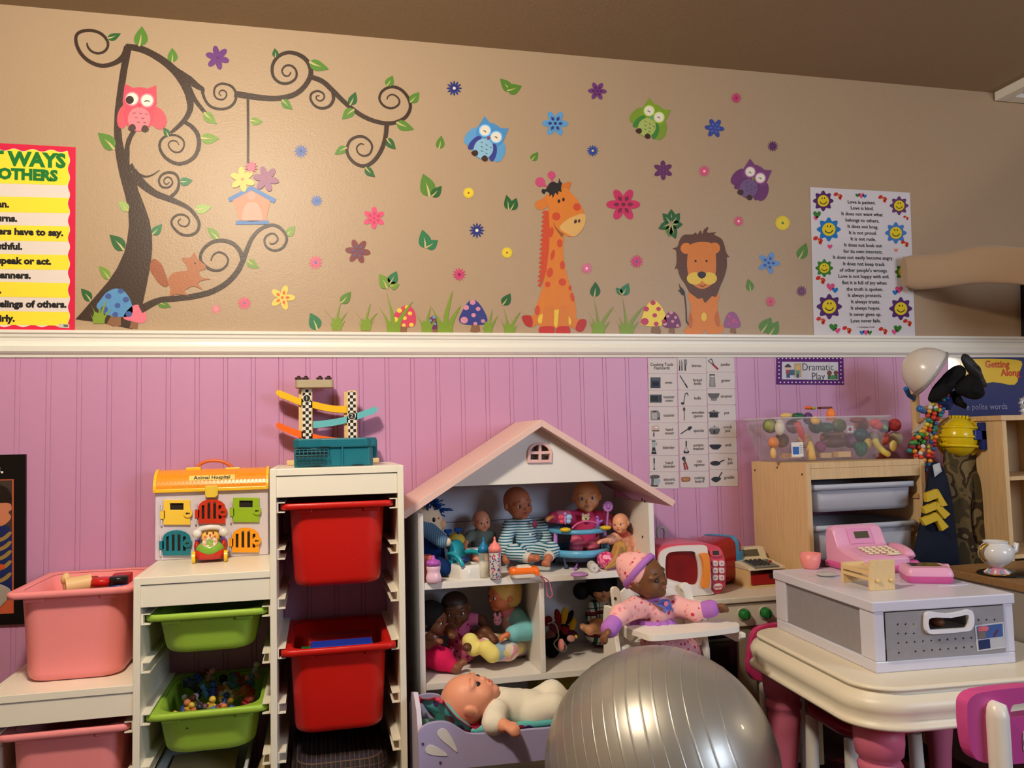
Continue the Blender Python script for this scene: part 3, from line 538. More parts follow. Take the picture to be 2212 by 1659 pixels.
# giraffe, lion, squirrel, birdhouse
OR, RD = (212, 122, 40), (198, 72, 36)
jag = []
for i in range(17):
    y = 428+i*31; x = 238-1.9*i if i < 17 else 205; jag += [(x-4, y), (x-16+random.uniform(-3, 3), y+16), (x+6, y+24)]
C6 = lambda p: cps(6, p)
sticker('giraffe_sticker', 'orange giraffe sticker sitting on the white rail', 'wall sticker', [
    (None, [C6(cat([(270, 410), (276, 560), (268, 700), (250, 830), (226, 950), (196, 1040), (176, 1100), (174, 1150), (186, 1190), (230, 1225), (345, 1228), (412, 1222), (442, 1190), (456, 1140), (450, 1060), (430, 980), (402, 900), (377, 790), (366, 690), (370, 590), (330, 500)]))], OR, 1),
    ('mane', [C6(jag+[(222, 930), (252, 840), (270, 700), (276, 560), (268, 428)])], RD, 1.3),
    ('head', [C6(cat([(262, 330), (300, 300), (345, 288), (385, 272), (420, 305), (455, 342), (492, 398), (514, 455), (517, 515), (490, 567), (442, 604), (372, 590), (312, 505), (272, 420)]))], OR, 1.6),
    ('ear', [C6(cat([(270, 318), (228, 345), (182, 368), (178, 402), (212, 422), (262, 398)]))], (206, 118, 46), 1.5), ('ear', [C6(cat([(352, 258), (396, 232), (421, 236), (414, 268), (385, 300)]))], (200, 110, 40), 1.5),
    ('horn', [C6(circ(210, 232, 33)), C6([(232, 245), (266, 256), (264, 268), (228, 258)])], (196, 72, 116), 1.7), ('horn', [C6(circ(288, 185, 27)), C6([(284, 208), (296, 208), (300, 240), (290, 240)])], (196, 72, 116), 1.7),
    ('hair_tuft', [C6(cat([(258, 268), (275, 240), (302, 230), (332, 240), (341, 208), (350, 232), (360, 238), (352, 272), (356, 300), (336, 296), (330, 322), (314, 306), (296, 342), (290, 318), (274, 330), (272, 308), (250, 296), (238, 315), (220, 300), (226, 280), (246, 282)], k=3))], (40, 34, 32), 2),
    ('muzzle', [C6(cat([(342, 545), (390, 492), (450, 462), (514, 450), (518, 512), (490, 565), (446, 604), (400, 588)]))], (214, 166, 96), 2), ('cheek_spot', [C6(circ(320, 467, 28)), C6(circ(461, 403, 26))], RD, 2.1),
    ('eye', [C6(circ(338, 363, 9, 13, 12)), C6(circ(369, 352, 9, 13, 12))], (44, 24, 20), 2.3), ('nostril', [C6(circ(451, 502, 10, 14, 12, .3)), C6(circ(476, 498, 8, 12, 12, .2))], (70, 42, 30), 2.5),
    ('chin_shade', [C6([(296, 500), (318, 540), (345, 570), (370, 585), (360, 612), (335, 580), (312, 545)])], (140, 84, 40), 2.1),
    ('coat_spot', [C6(circ(x, y, a, b, 14, r)) for x, y, a, b, r in ((285, 575, 17, 36, .2), (344, 650, 19, 28, 0), (296, 730, 14, 36, .25), (362, 800, 17, 30, 0), (277, 850, 22, 34, .2), (362, 915, 26, 26, 0), (262, 930, 18, 20, 0), (414, 955, 11, 18, 0), (430, 1018, 14, 32, -.2), (192, 1108, 18, 34, .1))], RD, 1.35),
    ('hind_leg', [C6(cat([(140, 1145), (205, 1142), (228, 1160), (190, 1200), (146, 1222)]))], (206, 118, 42), 1.5), ('hoof', [C6(cat([(86, 1150), (140, 1143), (160, 1180), (150, 1222), (108, 1206)]))], (176, 42, 34), 1.8),
    ('hind_leg', [C6(cat([(425, 1155), (480, 1172), (500, 1200), (470, 1240), (420, 1215)]))], (206, 118, 42), 1.5), ('hoof', [C6(cat([(476, 1174), (522, 1172), (522, 1212), (492, 1254), (452, 1236)]))], (176, 42, 34), 1.8),
    ('belly_patch', [C6([(300, 1106), (340, 1102), (348, 1190), (326, 1232), (300, 1200)]), C6(circ(216, 1165, 20, 34, 12, .3)), C6(circ(402, 1175, 18, 34, 12, -.3))], (226, 190, 62), 1.7),
    ('front_leg', [C6(cat([(240, 1090), (302, 1080), (302, 1220), (298, 1262), (212, 1262), (222, 1190)]))], (206, 118, 42), 1.9), ('front_leg', [C6(cat([(346, 1080), (400, 1090), (404, 1190), (412, 1264), (326, 1262), (330, 1200)]))], (206, 118, 42), 1.9),
    ('hoof', [C6(cat([(210, 1222), (300, 1218), (302, 1270), (250, 1274), (206, 1262)]))], (186, 46, 36), 2.2), ('hoof', [C6(cat([(328, 1222), (404, 1218), (414, 1264), (380, 1276), (322, 1270)]))], (186, 46, 36), 2.2)])
LM = cat([(1195, 592), (1250, 590), (1272, 576), (1284, 592), (1304, 562), (1316, 588), (1330, 556), (1358, 540), (1350, 578), (1412, 574), (1396, 590), (1446, 618), (1466, 660), (1480, 712), (1501, 746), (1484, 745), (1484, 810), (1466, 880), (1440, 940), (1418, 1000), (1404, 1018), (1384, 1010), (1360, 1034), (1334, 1056), (1316, 1024), (1290, 1030), (1262, 1010), (1230, 985), (1200, 930), (1166, 880), (1148, 822), (1130, 826), (1142, 780), (1138, 700), (1114, 686), (1148, 672), (1166, 620)], k=3)
sticker('lion_sticker', 'orange lion sticker with a dark brown mane sitting on the white rail', 'wall sticker', [
    (None, [C6(cat([(1228, 985), (1240, 1080), (1226, 1170), (1212, 1225), (1194, 1245), (1214, 1270), (1310, 1268), (1332, 1238), (1358, 1266), (1442, 1262), (1463, 1238), (1444, 1190), (1420, 1080), (1420, 985)]))], OR, 1),
    ('haunch', [C6(cat([(1236, 1120), (1252, 1170), (1246, 1222), (1226, 1222), (1226, 1170)])), C6(cat([(1418, 1110), (1400, 1160), (1412, 1210), (1434, 1218), (1432, 1160)]))], (186, 98, 34), 1.3),
    ('mane', [C6(LM)], (92, 54, 32), 1.6), ('ear', [C6(circ(1206, 685, 38))], OR, 2), ('ear', [C6(circ(1400, 683, 38))], OR, 2),
    ('face', [C6(cat([(1228, 672), (1270, 646), (1320, 640), (1372, 648), (1402, 680), (1411, 800), (1402, 880), (1382, 930), (1316, 962), (1250, 930), (1222, 870), (1212, 780)]))], (208, 120, 42), 2.2),
    ('eye', [C6(circ(1270, 771, 8, n=10)), C6(circ(1345, 771, 8, n=10))], (50, 28, 20), 2.6), ('muzzle', [C6(circ(1264, 890, 54, 42)), C6(circ(1364, 890, 52, 42))], (222, 186, 66), 2.6),
    ('nose', [C6(cat([(1284, 856), (1312, 842), (1340, 856), (1336, 878), (1312, 892), (1290, 878)]))], (44, 30, 26), 3), ('mouth', [C6([(1294, 930), (1300, 942), (1318, 948), (1336, 940), (1340, 926), (1330, 938), (1318, 942), (1304, 938)])], (90, 44, 28), 3.2),
    ('belly_patch', [C6(circ(1328, 1152, 18, 30))], (224, 188, 66), 1.4), ('tail', [stroke_poly for stroke_poly in [C6([(1240, 1216), (1214, 1180), (1209, 1080), (1200, 1000), (1192, 1002), (1201, 1084), (1205, 1186), (1232, 1226)])]], (62, 40, 30), 1.2),
    ('tail_tuft', [C6([(1155, 920), (1168, 945), (1186, 962), (1200, 985), (1196, 1006), (1178, 1004), (1150, 966), (1166, 970)])], (58, 36, 28), 1.3)])
C2 = lambda p: cps(2, p)
sticker('squirrel_sticker', 'brown squirrel sticker climbing on the lowest tree branch', 'wall sticker', [
    (None, [C2(cat([(1146, 980), (1170, 925), (1228, 905), (1278, 900), (1276, 872), (1242, 815), (1298, 812), (1331, 774), (1350, 820), (1400, 862), (1402, 890), (1362, 905), (1376, 945), (1440, 958), (1382, 966), (1352, 990), (1386, 1032), (1322, 1006), (1256, 1042), (1290, 1068), (1206, 1062), (1160, 1072), (1166, 1022)], k=3))], (168, 104, 66), 2.6),
    ('tail', [C2(cat([(1046, 820), (1100, 852), (1130, 920), (1150, 985), (1130, 1012), (1086, 985), (1046, 930), (1022, 880)]))], (150, 84, 52), 2.5), ('eye', [C2(circ(1332, 850, 6, n=8))], (60, 36, 30), 3)])
bh = sticker('birdhouse_sticker', 'orange birdhouse sticker with blue roof and three flowers, hanging from the tree branch', 'wall sticker', [
    (None, [C2([(1588, 418), (1715, 342), (1848, 418), (1815, 558), (1635, 558)])], (206, 128, 98), 2.6), ('roof_board', [C2([(1556, 406), (1570, 431), (1716, 352), (1716, 322)])], (60, 110, 172), 3), ('roof_board', [C2([(1716, 322), (1716, 352), (1871, 441), (1887, 414)])], (60, 110, 172), 3),
    ('floor_board', [C2([(1609, 560), (1834, 558), (1835, 584), (1610, 586)])], (60, 110, 172), 3), ('doorway', [C2(cat([(1656, 556), (1660, 490), (1685, 444), (1720, 432), (1758, 446), (1782, 492), (1784, 556)]))], (216, 148, 130), 3), ('doorway', [C2(circ(1716, 390, 28))], (216, 140, 124), 3)])
for x, y, r, n, col, cc, rot in ((524, 388, 27, 6, (232, 186, 92), (206, 120, 70), .4), (575, 387, 28, 6, (140, 84, 118), (140, 84, 110), .2)):
    g = G()
    for k, p in enumerate(petals(x, y, r, n, r*.26, rot, .1)+[circ(x, y, r*.4, n=14)]): g.flat(wpoly(p), WALL-.0032-.00004*k)
    f = build('flower', g, S(col), bh, world=True); g = G(); g.flat(wpoly(circ(x, y, r*.13, n=10)), WALL-.0036); build('flower_centre', g, S(cc), f, world=True)
g = G(); g.flat(wpoly([(543+15*(1 if i % 2 else .5)*math.cos(math.pi*i/12), 362+15*(1 if i % 2 else .5)*math.sin(math.pi*i/12)) for i in range(24)]), WALL-.0038); build('flower', g, S(PK), bh, world=True)
# ================================================================ posters, cards and signs on the wall
def rectpx(pts, y, g, mat=0): g.flat(wpoly(pts), y, mat=mat)
INK = M((38, 34, 36), .6, .2)
def ang(p, q): a, b = wl(*p), wl(*q); return math.atan2(-(b[1]-a[1]), b[0]-a[0])
# --- yellow and red manners poster, cut by the left edge of the photo
RDP, YEL, WHP = M((214, 44, 76), .16, .6), M((250, 222, 66), .16, .6), M((226, 214, 206), .16, .6)
c2 = lambda x, y: cp(2, x, y)
x_l = -330
g = G(); rectpx([c2(x_l, 12), c2(518, 58), c2(512, 1325), c2(x_l, 1318)], WALL-.0012, g)
mp = build('manners_poster', g, RDP); tag(mp, 'red bordered poster of yellow and white stripes, cut by the photo edge', 'poster')
def wavy(y0, y1, x, amp, per):
    n = int((y1-y0)/8); return [(x+amp*math.sin(2*math.pi*(y0+(y1-y0)*i/n)/per), y0+(y1-y0)*i/n) for i in range(n+1)]
right = wavy(90, 1275, 472, 7, 118)
top = [(x, 72+8*math.sin(x/128*2*math.pi)+(x-0)*.03) for x in range(x_l+20, 470, 10)]; bot = [(x, 1278+8*math.sin(x/128*2*math.pi)) for x in range(460, x_l+20, -10)]
g = G(); rectpx([c2(*p) for p in top+right+bot], WALL-.0017, g); build('paper_field', g, WHP, mp, world=True)
g = G(); rectpx([c2(*p) for p in [(x, y+3) for x, y in top]+wavy(92, 300, 470, 6, 118)+[(455, 318), (x_l+20, 296)]], WALL-.0021, g); build('title_panel', g, YEL, mp, world=True)
for y0, y1 in ((404, 508), (598, 702), (794, 896), (985, 1086), (1184, 1276)):
    g = G(); rectpx([c2(*p) for p in [(x_l+20, y0-14)]+[(470+6*math.sin(y*2*math.pi/118), y) for y in range(y0, y1, 10)]+[(466, y1), (x_l+20, y1-10)]], WALL-.0021, g); build('stripe', g, YEL, mp, world=True)
ra = ang((0, 320), (164, 328))
GRN = M((30, 118, 52), .3, .5)
def ltext(s, x, y, size, mat, ax='RIGHT', bold=.002, par=mp, yy=WALL-.0028, **k):
    p = wl(x, y); return text('lettering', s, (p[0], yy, p[1]), size, mat, par, rot=(R(90), ra, 0), ax=ax, bold=bold, **k)
ltext('T WAYS', *c2(448, 158), .056, GRN, bold=.0030, sx=.95); ltext('OTHERS', *c2(394, 258), .043, GRN, bold=.0025, sx=.96)
for s_, x, y in (('an.', 65, 450), ('urns.', 120, 547), ('hers have to say.', 434, 645), ('uthful.', 155, 738), ('speak or act.', 352, 840), ('nanners.', 213, 935), ('.', 12, 1035), ('eelings of others.', 456, 1133), ('irly.', 104, 1228)): ltext(s_, *c2(x, y), .0262, INK, bold=.0014, sx=1.02)
g = G(); rectpx([c2(402, 1262), c2(474, 1266), c2(474, 1292), c2(402, 1288)], WALL-.0026, g); g.flat(wpoly([c2(436, 1268), c2(466, 1270), c2(466, 1286), c2(436, 1284)]), WALL-.003, mat=1); build('price_label', g, [M((190, 186, 176)), M((92, 92, 88))], mp, world=True)
# --- black framed photo poster, cut by the left edge
YP = WALL-.012
pp = lambda pts: [((lambda q: (q.x, q.z))(onY(x, y, YP))) for x, y in pts]
g = G(); g.prism(pp([(-60, 984), (57, 981), (56, 1347), (-60, 1352)]), WALL-.005, YP-.004); fp = build('photo_poster', g, M((18, 15, 15), .25, .5)); tag(fp, 'black bordered photo poster of a child in a blue and gold top', 'poster')
def ppart(nm, pts, col, k, rough=.3): g = G(); g.flat(pp(pts), YP-.005-.0005*k); return build(nm, g, M(col, rough, .5), fp, world=True)
ppart('orange_border', [(-60, 1037), (31, 1035), (31, 1324), (-60, 1328)], (196, 92, 62), 0); ppart('photo', [(-60, 1039), (28, 1037), (28, 1292), (-60, 1296)], (66, 54, 46), 1)
ppart('hair', cat([(-40, 1045), (4, 1048), (22, 1060), (27, 1084), (10, 1096), (-40, 1090)]), (34, 26, 22), 2)
ppart('face', cat([(-30, 1092), (8, 1086), (24, 1088), (27, 1100), (20, 1106), (26, 1116), (18, 1128), (2, 1136), (-30, 1134)]), (196, 124, 92), 3)
ppart('jersey', [(-60, 1140), (0, 1134), (20, 1136), (27, 1150), (28, 1292), (-60, 1296)], (30, 40, 92), 2)
for i, y in enumerate((1152, 1172, 1192, 1214, 1240)): ppart('gold_stripe', cat([(-20, y+16), (6, y+8), (22, y-4), (27, y), (12, y+14), (-20, y+24)]), (150, 122, 64), 3+.2*i)
ppart('orange_cuff', cat([(-10, 1222), (8, 1218), (12, 1226), (-8, 1232)]), (206, 74, 36), 6); ppart('white_paper', cat([(-40, 1256), (6, 1262), (26, 1280), (-6, 1316), (-40, 1318)]), (168, 160, 152), 4)
p = onY(8, 1013, YP-.006); text('lettering', 's.', p, .036, M((235, 230, 222)), fp, ax='RIGHT', bold=.001)
# --- poem poster
c8 = lambda x, y: (1650+x/3.904, 380+y/3.904)
A8 = [c8(388, 95), c8(1230, 142), c8(1275, 1368), c8(420, 1355)]
g = G(); rectpx(A8, WALL-.0014, g); po = build('poem_poster', g, M((214, 208, 214), .12, .6)); tag(po, 'white laminated poem poster with smiling flowers round its edge', 'poster')
pa = ang(c8(600, 320), c8(1050, 335))
for s_, x, y in (('Love is patient.', 822, 225), ('Love is kind.', 826, 275), ('It does not want what', 825, 325), ('belongs to others.', 828, 378), ('It does not brag.', 832, 430), ('It is not proud.', 832, 483), ('It is not rude.', 835, 535), ('It does not look out', 833, 587), ('for its own interests.', 835, 640), ('It does not easily become angry.', 836, 692), ('It does not keep track', 840, 745), ('of other people\'s wrongs.', 840, 798), ('Love is not happy with evil.', 842, 850), ('But it is full of joy when', 846, 903), ('the truth is spoken.', 850, 957), ('It always protects.', 850, 1010), ('It always trusts.', 855, 1063), ('It always hopes.', 855, 1116), ('It never gives up.', 855, 1170), ('Love never fails.', 856, 1223)):
    q = wl(*c8(x, y)); text('lettering', s_, (q[0], WALL-.0026, q[1]), .0182, INK, po, rot=(R(90), pa, 0), sx=1.06, bold=.0002)
q = wl(*c8(857, 1276)); text('lettering', '1 Corinthians 13:4-8', (q[0], WALL-.0026, q[1]), .0085, INK, po, rot=(R(90), pa, 0))
def fl8(x, y, r, col, n=8):
    g = G(); pts = []
    for i in range(64): a = 2*math.pi*i/64; rr = r*(.86+.14*math.cos(n*a)); pts.append(c8(x+rr*math.cos(a), y+rr*math.sin(a)))
    g.flat(wpoly(pts), WALL-.0020); f = build('printed_flower', g, M(col, .2, .5), po, world=True)
    g = G(); g.flat(wpoly([c8(*p) for p in circ(x, y, r*.55)]), WALL-.0024); build('smiling_face', g, M((226, 200, 44), .2, .5), f, world=True)
    g = G()
    for dx in (-.12, .12): g.flat(wpoly([c8(*p) for p in circ(x+r*dx, y-r*.25, r*.05, r*.09, 8)]), WALL-.0028)
    a = [(x+r*.36*math.cos(t), y-r*.02+r*.36*math.sin(t)) for t in np.linspace(.25, math.pi-.25, 9)]; b = [(x+r*.30*math.cos(t), y-r*.04+r*.30*math.sin(t)) for t in np.linspace(math.pi-.25, .25, 9)]
    g.flat(wpoly([c8(*p) for p in a+b]), WALL-.0028); build('smile', g, INK, f, world=True)
PUR, BLU, GRE = (84, 44, 104), (32, 116, 190), (58, 122, 52)
for q in ((498, 212, 88, PUR), (1138, 252, 80, (98, 60, 108)), (545, 452, 102, BLU), (1110, 482, 92, (70, 120, 190)), (507, 778, 76, GRE), (1170, 810, 70, GRE), (549, 1103, 108, PUR), (1152, 1120, 98, PUR)): fl8(*q)
def heart(x, y, r, col, rot=0.):
    P = [(.0, -.35), (.25, -.75), (.7, -.8), (1, -.35), (.8, .2), (0, 1), (-.8, .2), (-1, -.35), (-.7, -.8), (-.25, -.75)]; c_, s_ = math.cos(rot), math.sin(rot)
    g = G(); g.flat(wpoly([c8(x+r*(a*c_-b*s_), y+r*(a*s_+b*c_)) for a, b in P]), WALL-.0020); build('printed_heart', g, M(col, .2, .5), po, world=True)
PKH = (212, 82, 130)
for q in ((787, 165, 18, GRE), (848, 172, 17, BLU), (820, 166, 25, PKH), (446, 326, 34, GRE), (436, 357, 20, PKH), (555, 597, 22, PKH), (1112, 628, 18, (226, 130, 110)), (560, 936, 36, PKH), (598, 964, 26, BLU), (1136, 960, 34, PKH), (1105, 984, 24, BLU), (584, 1276, 36, GRE), (618, 1304, 26, PKH), (1126, 1288, 34, GRE), (1098, 1316, 24, PKH), (824, 1322, 20, BLU), (890, 1322, 20, GRE), (858, 1320, 25, PKH)): heart(*q)
for x, y, r in ((630, 172, 36), (1006, 196, 36), (462, 545, 40), (484, 880, 40), (486, 1222, 38), (1215, 1240, 36), (706, 1300, 38), (1010, 1308, 36), (1192, 574, 32), (1200, 356, 22)):
    g = G()
    for s_ in (-1, 1): g.flat(wpoly([c8(*p) for p in circ(x+s_*r*.5-.2*r, y-r*.25+s_*r*.2, r*.55, r*.42, 12, .5*s_)]), WALL-.0020)
    g.flat(wpoly([c8(*p) for p in circ(x+r*.25, y+r*.5, r*.42, r*.3, 10, .6)]), WALL-.0020); b = build('printed_butterfly', g, M((200, 50, 40), .2, .5), po, world=True)
    g = G(); g.flat(wpoly([c8(*p) for p in circ(x, y+r*.1, r*.09, r*.45, 8, .4)]), WALL-.0025); build('printed_body', g, M((214, 170, 60), .2, .5), b, world=True)
# --- cooking flashcards
f8 = lambda x, y: (1380+x/5.53, 760+y/5.53)
YB = WALL-.0085
CARD = M((206, 196, 196), .45, .3)
rows = [([75, 262, 458, 655, 850, 1047, 1240, 1435, 1635], 111, 450, 131, 478), ([68, 258, 455, 648, 843, 1038, 1230, 1425, 1624], 461, 802, 497, 839), ([62, 243, 440, 633, 826, 1020, 1212, 1406, 1606], 804, 1137, 851, 1186)]
KD, KG, KL = (40, 42, 50), (128, 126, 128), (168, 166, 168)
rc = lambda a, b, c, d: [(a, b), (c, b), (c, d), (a, d)]
ln = lambda x0, y0, x1, y1, w: [(x0-(y1-y0)/math.hypot(x1-x0, y1-y0)*w/2, y0+(x1-x0)/math.hypot(x1-x0, y1-y0)*w/2), (x1-(y1-y0)/math.hypot(x1-x0, y1-y0)*w/2, y1+(x1-x0)/math.hypot(x1-x0, y1-y0)*w/2), (x1+(y1-y0)/math.hypot(x1-x0, y1-y0)*w/2, y1-(x1-x0)/math.hypot(x1-x0, y1-y0)*w/2), (x0+(y1-y0)/math.hypot(x1-x0, y1-y0)*w/2, y0-(x1-x0)/math.hypot(x1-x0, y1-y0)*w/2)]
ICON = {'oven': [(rc(25, 42, 145, 170), (62, 68, 84)), (rc(45, 95, 125, 145), (26, 28, 38)), (rc(35, 55, 135, 72), (92, 98, 112))],
 'toaster\noven': [(rc(15, 52, 158, 148), (82, 84, 92)), (rc(26, 66, 116, 132), (38, 40, 48)), (rc(128, 66, 148, 132), (56, 58, 64))],
 'toaster': [([(22, 45), (108, 43), (136, 80), (134, 160), (22, 160)], KG), (rc(32, 72, 100, 150), KL), (rc(48, 48, 92, 62), KD), (circ(118, 138, 11, n=10), KD)],
 'hand\nmixer': [(cat([(30, 40), (70, 24), (112, 28), (126, 62), (120, 96), (36, 96)]), (196, 172, 164)), (rc(36, 84, 122, 98), (88, 76, 74)), (circ(86, 50, 22, 10, 12), (222, 214, 208)), (circ(56, 135, 7, 30, 12), KD)],
 'blender': [(rc(30, 10, 74, 24), KD), ([(28, 24), (76, 24), (70, 92), (36, 92)], (158, 172, 178)), (rc(80, 34, 92, 72), (150, 156, 160)), ([(38, 94), (68, 94), (86, 172), (24, 172)], KD), (rc(36, 132, 74, 144), (150, 150, 154))],
 'hand\nblender': [(rc(48, 26, 64, 90), KD), (rc(50, 90, 62, 150), KG), ([(44, 166), (70, 166), (62, 148), (50, 148)], KD)],
 'electric\nmixer': [(cat([(8, 46), (60, 32), (112, 40), (116, 70), (60, 78), (12, 76)]), (86, 84, 88)), (rc(18, 74, 48, 162), (96, 96, 100)), (cat([(52, 84), (122, 88), (108, 140), (66, 142)]), (156, 170, 178)), (rc(8, 154, 100, 172), (70, 70, 76))],
 'knives': [(cat([(22, 24), (32, 60), (30, 100), (18, 100)]), KG), (rc(18, 100, 30, 156), KD), (cat([(46, 24), (60, 70), (58, 100), (44, 100)]), KG), (rc(46, 100, 58, 156), KD), (rc(76, 22, 110, 88), KG), (rc(84, 88, 98, 156), KD)],
 'bread\nknife': [(ln(24, 22, 112, 168, 14), (92, 90, 92)), (ln(86, 122, 114, 170, 16), KD)],
 'ladle': [(ln(84, 44, 64, 150, 9), (72, 70, 72)), (ln(84, 44, 108, 34, 10), KD), (ln(108, 34, 118, 68, 9), KD), (cat([(32, 150), (72, 150), (62, 172), (40, 172)]), KD)],
 'wooden\nspoon': [(circ(66, 36, 15, 24, 14), (76, 68, 64)), (ln(66, 54, 68, 168, 9), (96, 86, 80))],
 'spatula': [(ln(20, 136, 116, 72, 12), KD), (cat([(104, 60), (140, 44), (156, 58), (130, 92), (112, 90)]), KD)],
 'potato\nmasher': [(rc(74, 24, 90, 90), KD), (ln(82, 90, 60, 140, 5), KG), (ln(82, 90, 104, 140, 5), KG), (cat([(52, 146), (82, 136), (112, 146), (108, 170), (56, 170)]), KD), (circ(82, 146, 18, 8, 10), (206, 196, 196))],
 'can\nopener': [(cat([(30, 34), (64, 24), (72, 96), (56, 100)]), (84, 82, 84)), (circ(42, 44, 18, n=12), KD), ([(38, 96), (56, 92), (76, 178), (56, 182)], (150, 40, 46)), ([(62, 90), (78, 88), (104, 168), (86, 178)], (150, 40, 46))],
 'cutting\nboard': [(cat([(12, 96), (24, 70), (110, 68), (124, 94), (110, 122), (26, 126)]), (150, 104, 72)), (circ(66, 96, 40, 14, 14), (172, 126, 90))],
 'peeler': [(ln(76, 84, 142, 146, 22), (150, 36, 40)), (ln(22, 44, 62, 20, 12), KG), (ln(24, 46, 80, 88, 8), KD), (ln(62, 20, 86, 84, 8), KD)],
 'grater': [(rc(32, 24, 98, 38), KD), ([(36, 38), (94, 38), (106, 176), (30, 174)], KG), (rc(44, 66, 86, 160), (152, 150, 150)), (cat([(44, 40), (88, 40), (80, 58), (52, 58)]), (206, 196, 196))],
 'strainer': [(rc(8, 56, 148, 68), KD), (cat([(16, 68), (140, 68), (110, 118), (48, 118)]), (98, 96, 98)), (cat([(50, 120), (108, 120), (110, 140), (48, 140)]), KG)],
 'pot': [(rc(8, 88, 140, 100), KD), (rc(22, 100, 124, 150), (44, 44, 50)), (cat([(22, 88), (50, 72), (98, 72), (124, 88)]), KG), (circ(73, 68, 8, n=8), KD)],
 'crock\npot': [(cat([(16, 92), (134, 90), (128, 140), (110, 158), (38, 158), (22, 140)]), (100, 98, 104)), (cat([(18, 88), (46, 68), (104, 68), (132, 88)]), KL), (circ(74, 60, 8, n=8), KD), (rc(62, 112, 84, 146), KD)],
 'wok': [(cat([(8, 92), (80, 84), (152, 92), (120, 138), (84, 148), (42, 138)]), KD), (circ(82, 142, 30, 6, 12), (84, 84, 88))],
 'fry\npan': [(circ(74, 118, 62, 28, 20), KD), (ln(124, 104, 182, 78, 13), KD)],
 'griddle': [(cat([(18, 112), (66, 84), (128, 96), (132, 116), (84, 150), (44, 140)]), KD), (ln(110, 92, 148, 30, 13), KD)]}
CN = [['Cooking Tools\nFlashcards', 'oven', 'toaster\noven', 'toaster', 'hand\nmixer', 'blender', 'hand\nblender', 'electric\nmixer'], ['knives', 'bread\nknife', 'ladle', 'wooden\nspoon', 'spatula', 'potato\nmasher', 'can\nopener', 'cutting\nboard'], ['peeler', 'grater', 'strainer', 'pot', 'crock\npot', 'wok', 'fry\npan', 'griddle']]
TC = [[(275, 172), (355, 366), (362, 560), (362, 757), (367, 950), (358, 1143), (364, 1347), (366, 1545)], [(690, 166), (702, 358), (703, 553), (708, 745), (714, 940), (714, 1135), (724, 1327), (725, 1525)], [(1036, 150), (1040, 342), (1046, 530), (1050, 728), (1062, 920), (1068, 1112), (1092, 1305), (1080, 1500)]]
yp = lambda pts: [((lambda q: (q.x, q.z))(onY(x, y, YB))) for x, y in pts]
for ci, (ys, xa, xb, xc, xd) in enumerate(rows):
    for ri in range(8):
        f0, f1 = ri/8, (ri+1)/8; l0, l1 = xa+(xc-xa)*f0, xa+(xc-xa)*f1; r0, r1 = xb+(xd-xb)*f0, xb+(xd-xb)*f1; y0, y1 = ys[ri]+1.5, ys[ri+1]-1.5; k = 10
        pts = [(l0, y0+k), (l0+k*.4, y0+k*.4), (l0+k, y0), (r0-k, y0), (r0-k*.4, y0+k*.4), (r0, y0+k), (r1, y1-k), (r1-k*.4, y1-k*.4), (r1-k, y1), (l1+k, y1), (l1+k*.4, y1-k*.4), (l1, y1-k)]
        nm = CN[ci][ri]; word = nm.replace('\n', ' ')
        g = G(); g.prism(yp([f8(*p) for p in pts]), YB+.0008, YB); cd = build('flashcard', g, CARD)
        tag(cd, 'white laminated title card at the head of the flashcard columns' if ci == ri == 0 else 'white laminated flashcard picturing the %s beside its name' % word, 'card', 'cooking tool flashcards')
        for j, (poly, col) in enumerate(ICON.get(nm, ())): g = G(); g.flat(yp([f8(l0+x, y0+y) for x, y in poly]), YB-.0004-.0003*j); build('picture', g, M(col, .5, .3), cd, world=True)
        q = onY(*f8(*TC[ci][ri]), YB-.0012); text('lettering', nm, q, .0145, INK, cd, sx=.96, ls=.82)
# --- dramatic play sign
d8 = lambda x, y: (1360+x/3.687, 750+y/3.687)
g = G(); g.prism(yp([d8(*p) for p in ((1170, 74), (1702, 76), (1708, 300), (1168, 296))]), YB+.001, YB); ds = build('play_area_sign', g, M((92, 40, 118), .12, .6)); tag(ds, 'purple polka dot sign naming the play area, under the white rail', 'sign')
g = G(); g.flat(yp([d8(*p) for p in ((1213, 116), (1660, 118), (1662, 262), (1212, 256))]), YB-.0004); build('white_panel', g, M((206, 204, 214), .15, .6), ds, world=True)
g = G()
for x in range(1186, 1700, 31):
    for y in (90, 280): g.flat(yp([d8(*p) for p in circ(x+(15 if y > 100 else 0), y, 6, n=8)]), YB-.0004)
for y in range(120, 275, 31):
    for x in (1190, 1682): g.flat(yp([d8(*p) for p in circ(x, y, 6, n=8)]), YB-.0004)
build('polka_dot', g, M((228, 220, 232), .2, .5), ds, world=True)['kind'] = 'stuff'
for s_, x, y, z_ in (('Dramatic', 1500, 160, .0375), ('Play', 1503, 234, .0375)): q = onY(*d8(x, y), YB-.001); text('lettering', s_, q, z_, INK, ds, sx=.9, bold=-.0003)
def dpart(nm, polys, col, k):
    g = G()
    for p in polys: g.flat(yp([d8(*q) for q in p]), YB-.0008-.0003*k)
    build(nm, g, M(col, .3, .4), ds, world=True)
dpart('printed_easel', [rc(1310, 128, 1368, 238)], (186, 158, 104), 0); dpart('printed_child', [circ(1259, 160, 22, n=14)], (226, 176, 150), 1); dpart('printed_hat', [cat([(1236, 152), (1260, 132), (1284, 152), (1282, 160), (1238, 160)])], (50, 30, 30), 2)
